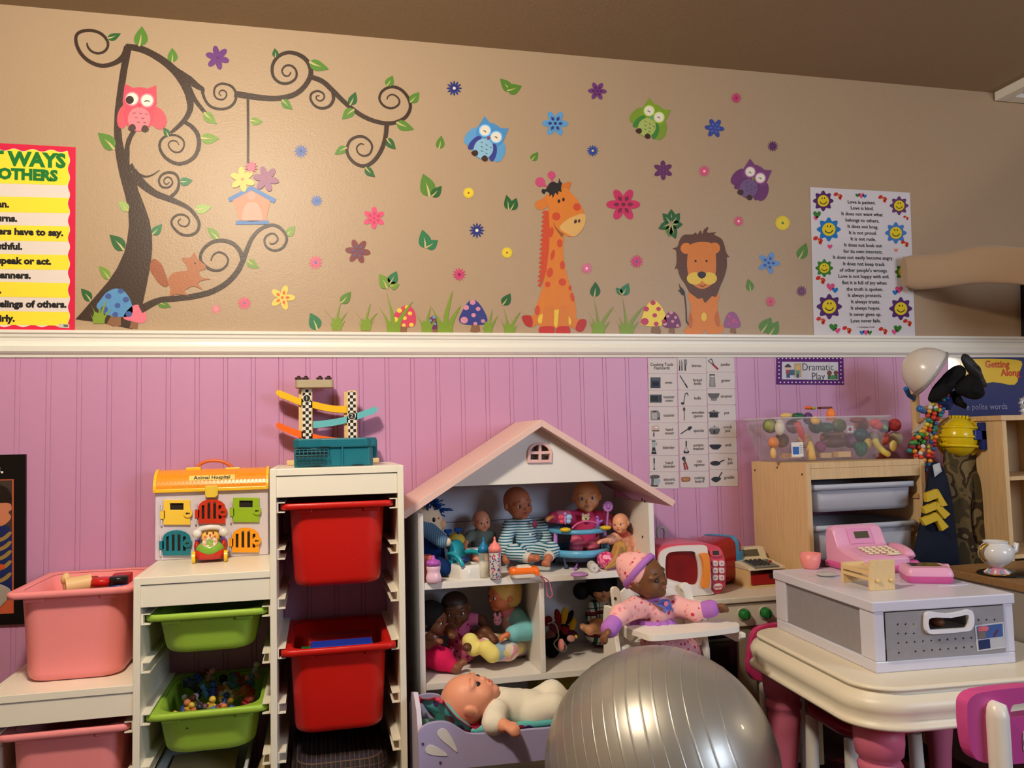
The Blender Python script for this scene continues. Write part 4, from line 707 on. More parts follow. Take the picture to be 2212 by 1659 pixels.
dpart('printed_shirt', [rc(1244, 182, 1276, 214)], (150, 40, 44), 1); dpart('printed_trousers', [rc(1248, 214, 1276, 244), rc(1328, 206, 1348, 244)], (36, 66, 120), 1); dpart('printed_cart', [rc(1272, 180, 1312, 222)], (50, 90, 120), 3); dpart('printed_child', [circ(1338, 166, 22, n=14)], (206, 170, 110), 2); dpart('printed_shirt', [rc(1324, 186, 1352, 212)], (92, 140, 120), 2)
dpart('printed_child', [circ(1590, 206, 20, n=12), circ(1642, 204, 18, n=12)], (110, 66, 44), 1); dpart('printed_shirt', [rc(1578, 224, 1612, 256), rc(1628, 220, 1656, 256)], (44, 96, 66), 1); dpart('printed_globe', [circ(1618, 240, 26, 18, 14)], (70, 130, 80), 2)
# --- blue manners poster behind the dress-up stand
b7 = lambda x, y: (1900+x/6.144, 740+y/6.144)
g = G(); g.prism(yp([(2048, 769), (2330, 769), (2330, 1075), (2052, 1075)]), YB+.0012, YB); bp = build('sharing_poster', g, M((34, 52, 108), .12, .6)); tag(bp, 'glossy dark blue poster with a yellow ribbon title behind the dress-up stand', 'poster')
g = G(); g.flat(yp([b7(*p) for p in cat([(1080, 262), (1300, 218), (1600, 218), (1880, 248), (1850, 400), (1790, 560), (1500, 524), (1150, 566)], k=3)]), YB-.0005); build('title_ribbon', g, M((226, 188, 62), .12, .6), bp, world=True)
for s_, x, y, z_, col, ax in (('Getting', 1722, 290, .036, (196, 62, 40), 'RIGHT'), ('Along', 1862, 402, .036, (196, 48, 40), 'RIGHT'), ('e polite words', 1150, 858, .031, (138, 138, 176), 'LEFT'), ('caring', 1408, 1030, .030, (196, 92, 84), 'LEFT'), ('every', 1525, 1350, .030, (206, 110, 54), 'LEFT'), ('rns', 1496, 1520, .028, (92, 122, 168), 'LEFT')):
    q = onY(*b7(x, y), YB-.0012); text('lettering', s_, q, z_, M(col, .2, .5), bp, ax=ax, bold=.001 if z_ > .035 else .0003)
g = G(); g.flat(yp([b7(*p) for p in [(1450, 1158), (1520, 1156), (1520, 1140), (1575, 1164), (1520, 1190), (1520, 1174), (1450, 1176)]]), YB-.001); build('printed_arrow', g, M((120, 160, 80), .2, .5), bp, world=True)
# --- dark framed picture at the right edge above the rail
g = G(); g.prism(wpoly([(2204, 612), (2330, 604), (2330, 736), (2206, 730)]), WALL-.02, WALL, holes=()); df = build('framed_picture', g, M((20, 16, 16), .3, .5)); tag(df, 'narrow dark framed picture above the rail, cut by the photo edge', 'picture')
g = G(); g.flat(wpoly([(2211, 622), (2330, 612), (2330, 726), (2212, 722)]), WALL-.0205); build('picture', g, M((60, 74, 70), .3, .5, var=.6, bscale=14), df, world=True)
# --- beige cloth drape by the poem poster: a rolled hem (the arm), flared out of view to shade the wall
CLOTH = M((172, 144, 116), .9, .2, sheen=.3, bump=.2, bscale=30)
dr = thing('cloth_drape', 'beige cloth roll reaching out from the wall across the poem poster edge', 'cloth', tuple(onY(2060, 640, WALL-.08)))
rings = []
for i in range(15):
    t_ = i/14; x = 1953+330*t_; Y = WALL-.035-.42*t_**1.25; yt = 548-20*t_+6*math.sin(t_*9); yb = 622-10*t_+5*math.sin(t_*7+1)
    a, b = onY(x, yt, Y), onY(x, yb, Y); c_ = (a+b)/2; h = (a-b).length/2; rr = min(h, .045)
    if i == 0: h *= .82; rr *= .5
    rings.append([(c_.x, c_.y+rr*.8*math.cos(q), c_.z+h*math.sin(q)) for q in np.linspace(0, 2*math.pi, 19)[:-1]])
for c_, ry, rz_ in (((2.42, 2.08, 1.43), .06, .075), ((2.62, 2.02, 1.43), .07, .10), ((2.80, 1.98, 1.46), .07, .15), ((2.98, 1.96, 1.50), .07, .22), ((3.12, 1.95, 1.52), .05, .26)): rings.append([(c_[0], c_[1]+ry*math.cos(q), c_[2]+rz_*math.sin(q)) for q in np.linspace(0, 2*math.pi, 19)[:-1]])  # unseen flare, shaped to throw shade onto the wall above the roll
build('cloth_roll', G().loft(rings), CLOTH, dr, world=True)
# ================================================================ stepped storage unit with bins (left)
WHITE = M((240, 233, 216), .32, .5, bump=.05, bscale=40)
F, UB = 2.14, 2.545
ZL, ZM, ZT = .436, .686, .936
PX = (-.755, -.434, -.120, .198)       # left faces of the four upright panels (.016 thick)
u = thing('storage_unit', 'white stepped storage unit with three columns for plastic bins', 'shelving', (-.27, 2.34, 0))
for x, z in zip(PX, (ZL, ZM, ZT, ZT)): build('side_panel', G().bx((x, F, 0), (x+.016, UB, z)), WHITE, u, world=True, bevel=.0015)
for i, z in enumerate((ZL, ZM, ZT)):
    x0, x1 = PX[i]+.016, PX[i+1]
    build('top_board', G().bx((x0, F+.001, z-.018), (x1, UB, z-.0005)), WHITE, u, world=True, bevel=.0012)
    build('front_rail', G().bx((x0, F+.004, z-.072), (x1, F+.022, z-.0195)), WHITE, u, world=True, bevel=.001)
    build('back_rail', G().bx((x0, UB-.02, z-.09), (x1, UB-.004, z-.0195)), WHITE, u, world=True)
    build('foot_rail', G().bx((x0, F+.03, .004), (x1, UB-.03, .022)), WHITE, u, world=True)
def runner(x, s, z):     # C-shaped rail on the inside of a panel, opening to side s
    g = G(); pr = [(0, -.013), (.020*s, -.013), (.020*s, -.0105), (.004*s, -.0105), (.004*s, .011), (.020*s, .011), (.020*s, .0135), (0, .0135)]
    g.prism([(x+a, z+b) for a, b in pr], F+.012, UB-.03, ax=1); return g
RUN = [[.335, .213, .09], [.584, .470, .348, .226, .104], [.838, .722, .600, .478, .345, .226, .104]]
for i in range(3):
    for z in RUN[i]:
        build('runner', runner(PX[i]+.016, 1, z), WHITE, u, world=True); build('runner', runner(PX[i+1], -1, z), WHITE, u, world=True)
def bin_(label, cx, yf, z, w, d, h, col, group, taper=.010, r=.045):
    """tapered storage tub with a wide flat rim; yf = front of the rim, z = underside"""
    mat = M(col, .38, .45, bump=.12, bscale=240); t = thing('storage_bin', label, 'bin', (cx, yf+d/2, z), 0, group)
    lip = .014; b0 = lambda s, zz, rr: [(x, y, zz) for x, y in rrect(w-2*s, d-2*s, rr, 6)]
    tp = taper
    body = [b0(lip+.008+tp+.016, 0, r*.8), b0(lip+.008+tp+.007, .003, r), b0(lip+.008+tp+.002, .010, r), b0(lip+.008+tp, .020, r), b0(lip+.008+tp*.45, h*.55, r), b0(lip+.008, h-.016, r), b0(lip+.008, h-.004, r), b0(lip+.011, h-.004, r), b0(lip+.011+tp*.45, h*.55, r), b0(lip+.011+tp, .016, r), b0(lip+.013+tp+.006, .006, r*.8)]
    build('tub', G().loft(body), mat, t)
    rim = [b0(lip+.010, h-.004, r), b0(lip+.002, h-.014, r*.9), b0(.003, h-.016, r*.55), b0(0, h-.014, r*.5), b0(0, h-.002, r*.5), b0(.003, h, r*.5), b0(.010, h, r*.6), b0(lip+.002, h-.002, r*.95), b0(lip+.009, h-.003, r)]
    build('rim', G().loft(rim, capa=False, capb=False), mat, t)
    for sx in (-1, 1): build('front_grip', G().box((sx*(w/2-.058), -d/2+.024, h-.020), (.042, .014, .014)), mat, t, bevel=.003)
    return t
PINK, GREEN, RED = (244, 146, 148), (156, 194, 66), (198, 26, 18)
BX = [(PX[i]+.016+PX[i+1])/2 for i in range(3)]
pb1 = bin_('pink bin of toy food standing on top of the low column', -.588, 2.195, ZL, .284, .345, .222, PINK, 'pink bins')
bin_('pink bin hanging under the low column, cut by the photo edge', BX[0], 2.150, .3335-.205, .286, .37, .214, PINK, 'pink bins')
bin_('shallow green bin, upper of the two green bins', BX[1], 2.150, .5825-.094, .286, .37, .104, GREEN, 'green bins', taper=.012, r=.06)
bin_('shallow green bin heaped with small toys, lower of the two green bins', BX[1], 2.150, .3465-.100, .286, .37, .110, GREEN, 'green bins', taper=.012, r=.06)
bin_('red bin, upper of the two red bins', BX[2], 2.152, .8365-.206, .286, .37, .216, RED, 'red bins')
bin_('red bin with building plates in it, lower of the two red bins', BX[2], 2.135, .4765-.208, .286, .37, .218, RED, 'red bins')
# --- toy food in the upper pink bin
TAN, TAN2 = (222, 186, 132), (206, 160, 104)
def one(name, label, cat_, g, m, group=None, **k): o = build(name, g, m, **k); tag(o, label, cat_, group); return o
P = onZ
def at3(px, py, y): return onY(px, py, y)
q = at3(148, 1262, 2.34); t = thing('wooden_peg', 'pale wooden peg with a round knob in the pink bin', 'toy', (q.x, q.y, .60), 0, 'toy food in the pink bin')
build('shaft', G().cyl((q.x+.006, q.y, .60), (q.x-.004, q.y, .652), .008, .011), M(TAN, .5), t, world=True); build('knob', G().ell((q.x-.006, q.y, .664), (.013, .012, .016)), M(TAN, .5), t, world=True)
q = at3(172, 1264, 2.33); one('wooden_drum', 'pale wooden cylinder lying in the pink bin', 'toy', G().cyl((q.x-.03, q.y-.01, .647), (q.x+.025, q.y+.01, .652), .022, .022, 20), M(TAN, .5), 'toy food in the pink bin', bevel=.004)
q = at3(195, 1263, 2.35); one('brown_cup', 'small red brown cup beside the wooden cylinder in the pink bin', 'toy', G().lathe([(.001, 0), (.012, 0), (.015, .05), (.013, .05), (.010, .004)], (q.x+.004, q.y, .615)), M((150, 60, 42), .4), 'toy food in the pink bin')
q = at3(220, 1264, 2.33); t = thing('red_lidded_jar', 'toy jar with a wide red lid in the pink bin', 'toy', (q.x, q.y, .60), 0, 'toy food in the pink bin')
build('jar', G().lathe([(.001, 0), (.024, 0), (.024, .045), (.001, .045)]), M((210, 190, 170), .4), t); build('lid', G().lathe([(.001, .064), (.021, .064), (.026, .060), (.027, .046), (.001, .046)]), M((196, 26, 22), .35), t)
q = at3(256, 1260, 2.33); t = thing('black_lidded_jar', 'toy jar with a black lid in the pink bin', 'toy', (q.x, q.y, .60), 0, 'toy food in the pink bin')
build('jar', G().lathe([(.001, 0), (.022, 0), (.022, .048), (.001, .048)]), M((60, 80, 150), .4), t); build('lid', G().lathe([(.001, .066), (.020, .066), (.024, .062), (.024, .048), (.001, .048)]), M((24, 24, 26), .3), t)
q = at3(272, 1252, 2.37); one('red_block', 'red block behind the black lid in the pink bin', 'toy', G().box((q.x-.012, q.y+.02, .645), (.045, .03, .04), T=Matrix.Rotation(.0, 4, 'Y')), M((178, 28, 34), .4), 'toy food in the pink bin', bevel=.003)
# --- building plates in the lower red bin
zr = .486
q = at3(735, 1384, 2.36); one('red_building_plate', 'red studded building plate lying in the lower red bin', 'toy', G().box((q.x, 2.36, .455), (.17, .10, .018), T=None), M((176, 26, 20), .4), 'building plates', bevel=.002)
q = at3(730, 1408, 2.26); one('blue_building_plate', 'blue building plate in the lower red bin', 'toy', G().box((q.x+.01, 2.255, .464), (.16, .07, .012)), M((30, 60, 180), .4), 'building plates', bevel=.002)
one('green_building_plate', 'green building plate under the blue one in the lower red bin', 'toy', G().box((q.x-.0, 2.262, .449), (.19, .085, .012)), M((26, 120, 60), .4), 'building plates', bevel=.002)
# --- small toys heaped in the lower green bin: each a little figure of its own
random.seed(11); FC = [(34, 62, 130), (206, 170, 60), (196, 196, 200), (120, 60, 40), (30, 34, 46), (190, 110, 70), (70, 120, 170), (200, 130, 150), (90, 110, 60), (170, 40, 40)]
protos = []
for kind in range(3):
    g = G()
    if kind == 0: g.cyl((0, 0, 0), (0, 0, .022), .010, .007, 10).ell((0, 0, .030), .009, 10).cyl((-.012, 0, .018), (.012, 0, .018), .003, n=6)
    elif kind == 1: g.ell((0, 0, .010), (.018, .011, .010), 10).ell((.016, 0, .018), .008, 10).cyl((-.01, .006, 0), (-.01, .006, .008), .003, n=6).cyl((.008, -.006, 0), (.008, -.006, .008), .003, n=6)
    else: g.box((0, 0, .008), (.034, .018, .012)).cyl((-.01, -.011, .006), (-.01, .011, .006), .006, n=10).cyl((.01, -.011, .006), (.01, .011, .006), .006, n=10).box((-.003, 0, .018), (.016, .015, .009))
    protos.append(g)
nm = ('small_figure', 'small_animal', 'small_car')
lb = ('little standing toy figure in the heap in the lower green bin', 'little toy animal in the heap in the lower green bin', 'little toy car in the heap in the lower green bin')
ctr = Vector((BX[1], 2.33, .0)); made = {}; FN = ('navy', 'mustard', 'pale grey', 'brown', 'black', 'copper', 'sky blue', 'pink', 'olive', 'red')
for i in range(66):
    k = i % 3; col = FC[(i*7) % 10]; x = ctr.x+random.uniform(-.088, .088); y = ctr.y+random.uniform(-.135, .125); z = .308+.022*random.random()+.030*max(0, (y-2.30)/.12)-.012*(abs(x-ctr.x)/.1)
    if (k, col) not in made:
        o = build(nm[k], protos[k], M(col, .45)); made[(k, col)] = o
    else: o = made[(k, col)].copy(); COL.objects.link(o)
    tag(o, FN[(i*7) % 10]+' '+lb[k], 'toy', 'small toys in the lower green bin'); o.location = (x, y, z); o.rotation_euler = (random.uniform(-.7, .7), random.uniform(-.7, .7), random.uniform(0, 6.3))
# --- below: white tray with books, a bag, a dark patterned bag
t = thing('tray_of_books', 'white rimmed tray of picture books under the green bins', 'tray', (BX[1]-.02, 2.3, 0.024), 0)
build('tray', G().loft([[(x, y, z) for x, y in rrect(a, b, .02)] for a, b, z in ((.19, .26, 0), (.21, .28, .166), (.222, .295, .166), (.222, .295, .179), (.206, .275, .179), (.18, .25, .008))]), M((196, 200, 206), .35), t)
for i, c in enumerate(((214, 190, 150), (150, 40, 40), (210, 200, 190), (60, 60, 90))): tag(build('picture_book', G().box((BX[1]-.03+.004*i, 2.3, .166-.0135*i), (.165-.01*i, .21, .012)), M(c, .5), bevel=.001), ('tan covered', 'dark red covered', 'cream covered', 'navy covered')[i]+' picture book lying in the white rimmed tray', 'book', 'picture books in the tray')
q = at3(560, 1645, 2.2)
g = blob([('e', (q.x+.01, 2.24, .11), (.036, .06, .07), np.eye(3)), ('e', (q.x+.016, 2.23, .16), (.022, .04, .05), np.eye(3)), ('c', (q.x+.02, 2.22, .19), (q.x+.026, 2.22, .225), .012, .018)], .006, .012)
o = build('plastic_bag', g, M((214, 190, 140), .25, .5, trans=.25, bump=.9, bscale=40)); tag(o, 'clear plastic bag with orange things at the foot of the middle column', 'bag')
g = G().loft([[(BX[2]+x, 2.33+y, z) for x, y in rrect(a, b, .05)] for a, b, z in ((.20, .28, .024), (.236, .33, .06), (.246, .34, .15), (.24, .33, .185), (.18, .26, .20))])
o = build('patterned_bag', g, MPAT('plaid', [(28, 22, 26), (52, 36, 38), (40, 34, 50), (96, 74, 60)], 42.)); tag(o, 'dark woven patterned bag under the red bins', 'bag')
# ================================================================ animal hospital toy and toy phone
HY = 2.44; hp = lambda x, y: (lambda q: (q.x, q.z))(onY(x/3.687, 780+y/3.687, HY))
t = thing('animal_hospital_toy', 'toy animal hospital with six coloured doors and an orange roof', 'toy', (-.291, HY+.05, ZM))
WALLH = M((214, 206, 218), .4, .5)
build('house_walls', G().bx((-.441, HY, ZM), (-.141, HY+.10, .884)), WALLH, t, world=True, bevel=.003)
YE, ORR = M((244, 196, 44), .3, .5), M((236, 150, 30), .3, .5)
YC, ZC, RYR, RZR = HY+.052, .878, .062, .054
arc = [(YC-RYR*math.cos(a), ZC+RZR*math.sin(a)) for a in np.linspace(0, math.pi, 17)]
build('roof', G().prism(arc, -.440, -.142, ax=0), ORR, t, world=True)
g = G()
for x in np.linspace(-.43, -.152, 28): g.prism([(YC-(RYR+.0008)*math.cos(a), ZC+(RZR+.0008)*math.sin(a)) for a in np.linspace(.05, 1.2, 7)]+[(YC-(RYR-.002)*math.cos(a), ZC+(RZR-.002)*math.sin(a)) for a in np.linspace(1.2, .05, 7)], x-.0035, x+.0035, ax=0)
build('roof_ridges', g, ORR, t, world=True)['kind'] = 'stuff'
for x0 in (-.445, -.147): build('roof_trim', G().prism([(YC-(RYR+.003)*math.cos(a), ZC+(RZR+.003)*math.sin(a)) for a in np.linspace(0, math.pi, 17)], x0, x0+.008, ax=0), YE, t, world=True, bevel=.001)
build('roof_trim', G().bx((-.445, HY-.012, ZC-.007), (-.139, HY-.004, ZC+.003)), YE, t, world=True, bevel=.002)
a = [onY(x/3.687, 780+y/3.687, HY+.05) for x, y in cat([(1560, 865), (1590, 825), (1640, 800), (1700, 793), (1770, 800), (1830, 830), (1858, 865)], False, 4)]
build('handle', G().tube(a, .0048, 8), M((222, 112, 54), .35), t, world=True)
for x in (1545, 1858): q = onY(x/3.687, 780+858/3.687, HY+.05); build('handle_mount', G().box((q.x, HY+.05, q.z), (.040, .03, .009)), YE, t, world=True, bevel=.002)
q = onY(1692/3.687, 780+936/3.687, HY+.005); th = R(33); sp = Vector((q.x, YC-(RYR+.001)*math.cos(th), ZC+(RZR+.001)*math.sin(th)))
T = Matrix.Translation(sp) @ Matrix.Rotation(-(math.pi/2-R(57)), 4, 'X')
build('name_plate', G().box((0, 0, 0), (.122, .002, .016), T=T), M((242, 206, 110), .4), t, world=True)
text('lettering', 'Animal Hospital', sp+Vector((0, -.0022*math.cos(th), .0022*math.sin(th))), .0150, M((40, 30, 24)), t, rot=(R(57), 0, 0), bold=.0003)
build('clasp', G().prism([hp(1638, 992), hp(1738, 990), hp(1740, 1060), hp(1722, 1082), hp(1650, 1084), hp(1638, 1062)], HY-.014, HY), M((238, 206, 74), .3), t, world=True, bevel=.0015)
def hdoor(col, x0, x1, y0, y1, arch, lx, ly, win=None, bars=True):
    m = M(col, .3, .5)
    if arch:
        xm = (x0+x1)/2; o_ = [hp(x0, y1), hp(x0, y0+70)]+[hp(xm-(x1-x0)/2*math.cos(a), y0+70-70*math.sin(a)) for a in np.linspace(.15, math.pi-.15, 9)]+[hp(x1, y0+70), hp(x1, y1)]
        hs = []
        for k, xx in enumerate((x0+40, x0+86, x0+132, x0+174)): s_ = 46 if k in (0, 3) else 22; hs.append([hp(xx-11, y1-36), hp(xx+11, y1-36), hp(xx+11, y0+s_), hp(xx-11, y0+s_+6)])
    else: o_ = [hp(x0, y0), hp(x1, y0), hp(x1, y1), hp(x0, y1)]; hs = [[hp(*p) for p in ((win[0], win[1]), (win[2], win[1]), (win[2], win[3]), (win[0], win[3]))]]
    d = build('door', G().prism(o_, HY-.007, HY-.001, holes=hs), m, t, world=True, bevel=.001)
    g = G(); g.flat([hp(x0+8, y0+40), hp(x1-8, y0+40), hp(x1-8, y1-10), hp(x0+8, y1-10)] if arch else hs[0], HY-.0006); build('inside_shade', g, M((30, 18, 12), .6), d, world=True)  # flat dark sheet on the wall, painted for the shade behind the door
    c = hp(lx, ly); build('lock', G().cyl((c[0], HY-.011, c[1]), (c[0], HY-.002, c[1]), .0118, n=18), m, d, world=True)
    build('keyhole', G().box((c[0], HY-.0112, c[1]), (.011, .0012, .003)).cyl((c[0]-.002, HY-.0119, c[1]), (c[0]-.002, HY-.0108, c[1]), .0028, n=8), M((40, 34, 16), .6), d, world=True)
    k = hp(x0-14, (y0+y1)/2+20); build('hinge', G().box((k[0]+.002, HY-.004, k[1]), (.012, .006, .022)), m, d, world=True)
    for dy in (-58, 62): k2 = hp(x0-16, (y0+y1)/2+20+dy); build('hinge_pin', G().cyl((k2[0], HY-.005, k2[1]-.008), (k2[0], HY-.005, k2[1]+.008), .0028, n=8), WALLH, d, world=True)
hdoor((246, 206, 74), 1305, 1518, 1105, 1303, 0, 1500, 1210, (1357, 1130, 1464, 1184)); hdoor((206, 60, 34), 1580, 1797, 1098, 1292, 1, 1778, 1199); hdoor((150, 188, 44), 1857, 2066, 1086, 1280, 0, 2048, 1190, (1908, 1110, 2013, 1164))
hdoor((28, 122, 142), 1297, 1520, 1345, 1545, 1, 1497, 1447); hdoor((104, 78, 170), 1582, 1792, 1333, 1535, 1, 1778, 1437); hdoor((246, 162, 28), 1850, 2065, 1325, 1520, 1, 2047, 1428)
# toy phone on wheels
t = thing('toy_phone', 'toy telephone on yellow wheels with a smiling face and white handset', 'toy', (-.288, 2.372, ZM), R(4))
build('base', G().loft([[(x, y, z) for x, y in rrect(a, b, .02)] for a, b, z in ((.066, .066, .008), (.080, .078, .016), (.080, .078, .026), (.07, .07, .034))]), M((196, 44, 32), .25, .6), t)
build('body', blob([('e', (0, -.012, .034), (.036, .032, .022), np.eye(3)), ('e', (0, .016, .052), (.026, .02, .028), np.eye(3))], .0025, .01), M((124, 178, 60), .22, .6), t)
Rt = Matrix.Rotation(R(-38), 4, 'X'); T = Matrix.Translation((0, -.026, .0525)) @ Matrix.Rotation(R(40), 4, 'X')
d = build('dial', G().lathe([(.001, .0025), (.019, .0025), (.020, .0005), (.001, 0)], T=T), M((222, 200, 180), .35), t)
g = G()
for i in range(10): a = 2*math.pi*i/10; g.ell((.0145*math.cos(a), .0145*math.sin(a), .003), (.0032, .0032, .001), 8, i % 2, T=T)
g.lathe([(.001, .0036), (.009, .0036), (.0095, .002)], T=T, mat=2); build('dial_holes', g, [M((226, 140, 110)), M((240, 226, 210)), M((140, 176, 84))], d)['kind'] = 'stuff'
fc = build('face', G().lathe([(.001, .003), (.017, .003), (.024, -.004), (.022, -.012)], T=Matrix.Translation((0, -.006, .069)) @ Matrix.Rotation(R(62), 4, 'X')), M((238, 186, 90), .3), t)
g = G(); Tf = Matrix.Translation((0, -.0105, .0708)) @ Matrix.Rotation(R(62), 4, 'X')
for sx in (-1, 1): g.ell((.008*sx, .006, .0005), (.0026, .0034, .001), 8, 0, T=Tf); g.ell((.012*sx, -.004, .0003), (.003, .003, .001), 8, 1, T=Tf)
g.ell((0, 0, .001), (.0032, .0032, .0022), 8, 1, T=Tf); g.tube([(-.007, -.006, .001), (-.003, -.0092, .001), (.003, -.0092, .001), (.007, -.006, .001)], .0009, 5, 0, T=Tf); build('facial_features', g, [M((50, 30, 20)), M((214, 90, 60))], fc)
build('handset', G().tube([(-.032, -.004, .082), (-.02, -.006, .090), (0, -.007, .092), (.02, -.006, .090), (.032, -.004, .082)], .0068, 10).ell((-.034, -.006, .076), (.013, .012, .012), 14).ell((.034, -.006, .076), (.013, .012, .012), 14), M((226, 222, 222), .25, .6), t)
for sx in (-1, 1):
    for sy in (-1, 1): build('wheel', G().cyl((.036*sx, .026*sy, .015), (.044*sx, .026*sy, .015), .0155, n=18), M((240, 200, 40), .3), t, bevel=.002)
    build('side_panel', G().ell((.034*sx, .008, .040), (.008, .022, .018)), M((186, 40, 36), .3), t)
# ================================================================ car ramp toy and teal box
RYY = 2.495; rp3 = lambda x, y, Y=RYY: onY(500+x/4.424, 780+y/4.424, Y)
t = thing('ramp_race_toy', 'wooden car ramp toy with two checkered posts and coloured slides', 'toy', (.0, RYY, ZT))
WOOD = M((226, 194, 140), .45, .4, var=.06, bscale=14, grain=(30, 30, 4))
b0 = rp3(560, 985); build('base_board', G().bx((b0.x-.008, RYY-.05, ZT), (rp3(1400, 985).x, RYY+.05, ZT+.014)), WOOD, t, world=True, bevel=.002)
def mchk():
    m = bpy.data.materials.new('checkered_print'); m.use_nodes = True; nt = m.node_tree; b = nt.nodes['Principled BSDF']; b.inputs['Roughness'].default_value = .4
    tc = nt.nodes.new('ShaderNodeTexCoord'); ck = nt.nodes.new('ShaderNodeTexChecker'); ck.inputs['Scale'].default_value = 1/.0092
    ck.inputs[1].default_value = lin((20, 18, 20)); ck.inputs[2].default_value = lin((232, 226, 212)); nt.links.new(tc.outputs['Object'], ck.inputs['Vector']); nt.links.new(ck.outputs[0], b.inputs['Base Color']); return m
CHK = mchk()
for (xa, xb, yt), num, ny in (((668, 772, 258), '1', 358), ((1100, 1196, 282), '2', 526)):
    A_, B_ = rp3(xa, yt), rp3(xb, yt); w_ = B_.x-A_.x
    g = G(); g.prism([(A_.x, ZT), (A_.x, A_.z-.006), (A_.x+.005, A_.z), (B_.x-.005, A_.z), (B_.x, A_.z-.006), (B_.x, ZT)], RYY-.012, RYY-.004); ps = build('post', g, WOOD, t, world=True)
    gb = G(); gb.bx((A_.x-.008, RYY-.004, ZT), (A_.x+.014, RYY+.028, A_.z-.004)); build('post_back', gb, WOOD, t, world=True, bevel=.001)
    g = G(); g.flat([(A_.x+.0035, ZT+.01), (B_.x-.0035, ZT+.01), (B_.x-.0035, A_.z-.004), (A_.x+.0035, A_.z-.004)], RYY-.0124); c_ = build('checkered_panel', g, CHK, ps, world=True)
    k = rp3((xa+xb)/2, ny); g = G(); g.cyl((k.x, RYY-.0135, k.z), (k.x, RYY-.0126, k.z), .0118, n=20, mat=1).cyl((k.x, RYY-.0138, k.z), (k.x, RYY-.0134, k.z), .0100, n=20); build('number_badge', g, [M((24, 22, 24)), M((230, 224, 214))], ps, world=True)
    text('lettering', num, (k.x, RYY-.0144, k.z), .0165, M((226, 220, 212)), ps)
pA, pB = rp3(612, 262), rp3(975, 180)
build('top_platform', G().prism([(x, y) for x, y in rrect(pB.x-pA.x, .06, .012, 5, (pA.x+pB.x)/2, RYY)], rp3(800, 258).z, rp3(800, 186).z, ax=2), M((176, 160, 130), .5), t, world=True, bevel=.001)
def slide(pts, col):
    c = [rp3(*p) for p in cat(pts, False, 4)]; g = G(); n = len(c)
    r_ = [[(p.x, RYY-.012, p.z-.010), (p.x, RYY+.022, p.z-.010), (p.x, RYY+.022, p.z+.010), (p.x, RYY+.019, p.z+.010), (p.x, RYY+.019, p.z-.005), (p.x, RYY-.009, p.z-.005), (p.x, RYY-.009, p.z+.010), (p.x, RYY-.012, p.z+.010)] for p in c]
    g.loft(r_, sm=False); e = c[0]; g.cyl((e.x, RYY-.010, e.z+.002), (e.x, RYY+.02, e.z+.002), .0085, n=12); build('slide', g, M(col, .35), t, world=True)
slide([(455, 312), (560, 352), (640, 385), (780, 418), (900, 446), (1000, 460), (1105, 464)], (244, 188, 32)); slide([(1370, 470), (1300, 492), (1200, 528), (1060, 570), (920, 595), (780, 610)], (104, 186, 194)); slide([(455, 622), (560, 665), (660, 700), (780, 728), (900, 752), (1060, 770)], (244, 104, 30)); slide([(1370, 790), (1200, 850), (1000, 900), (780, 920)], (104, 186, 194))
for i, (x, y) in enumerate(((640, 190), (708, 174), (843, 180), (925, 182))):
    k = rp3(x, y); c_ = thing('toy_racer', ('toy racer at the drop end of the top platform', 'second toy racer from the drop end of the top platform', 'third toy racer along the top platform', 'toy racer at the closed end of the top platform')[i], 'toy car', (k.x, RYY-.012, rp3(800, 186).z), 0, 'toy racers')
    build('body', G().ell((0, 0, .006), (.011, .007, .004), 12), M((90, 30, 36), .3), c_); build('roof', G().ell((.001, 0, .0095), (.006, .0055, .004), 12), M((24, 20, 22), .15), c_)
    for sx in (-.006, .006): build('wheel', G().cyl((sx, -.007, .003), (sx, .007, .003), .003, n=10), M((20, 20, 20)), c_)
TEAL = M((16, 104, 122), .42, .45)
TX0, TX1, TY = -.063, .148, 2.215
tz = lambda y: onY(700, 780+y/4.424, TY).z
t = thing('teal_carry_case', 'teal plastic case with a net basket on its front, on the tall column', 'case', ((TX0+TX1)/2, TY+.1, ZT))
build('body', G().prism([(TX0, TY+.01), (TX0+.01, TY), (TX1-.016, TY), (TX1-.006, TY+.016), (TX1-.006, TY+.15), (TX0, TY+.15)], ZT, tz(830), ax=2), TEAL, t, world=True, bevel=.003)
zt = tz(738); build('lid', G().prism([(TX0-.002, TY+.012), (TX0+.012, TY-.006), (TX0+.055, TY-.002), (TX0+.07, TY-.007), (TX1-.022, TY-.007), (TX1-.012, TY+.004), (TX1+.004, TY+.012), (TX1+.004, TY+.15), (TX0-.002, TY+.15)], tz(828), zt, ax=2), TEAL, t, world=True, bevel=.004)
build('latch', G().box((TX1+.001, TY+.05, tz(850)), (.012, .03, .05)), TEAL, t, world=True, bevel=.003)
build('centre_rib', G().box((TX0+.124, TY-.002, (ZT+zt)/2), (.004, .006, zt-ZT)), TEAL, t, world=True)
g = G(); gx0, gx1 = rp3(612, 850, TY).x, rp3(925, 850, TY).x; z0, z1 = rp3(700, 925, TY).z, rp3(700, 842, TY).z
for i in range(9): x = gx0+(gx1-gx0)*i/8; g.tube([(x, TY-.004-.022*math.sin(a), z0+(z1-z0)*(1-math.cos(a))/2) for a in np.linspace(0, math.pi, 8)], .0011, 5)
for a in np.linspace(.35, math.pi-.35, 4): g.tube([(gx0, TY-.004-.022*math.sin(a), z0+(z1-z0)*(1-math.cos(a))/2), (gx1, TY-.004-.022*math.sin(a), z0+(z1-z0)*(1-math.cos(a))/2)], .0011, 5)
build('net_basket', g, TEAL, t, world=True)['kind'] = 'stuff'
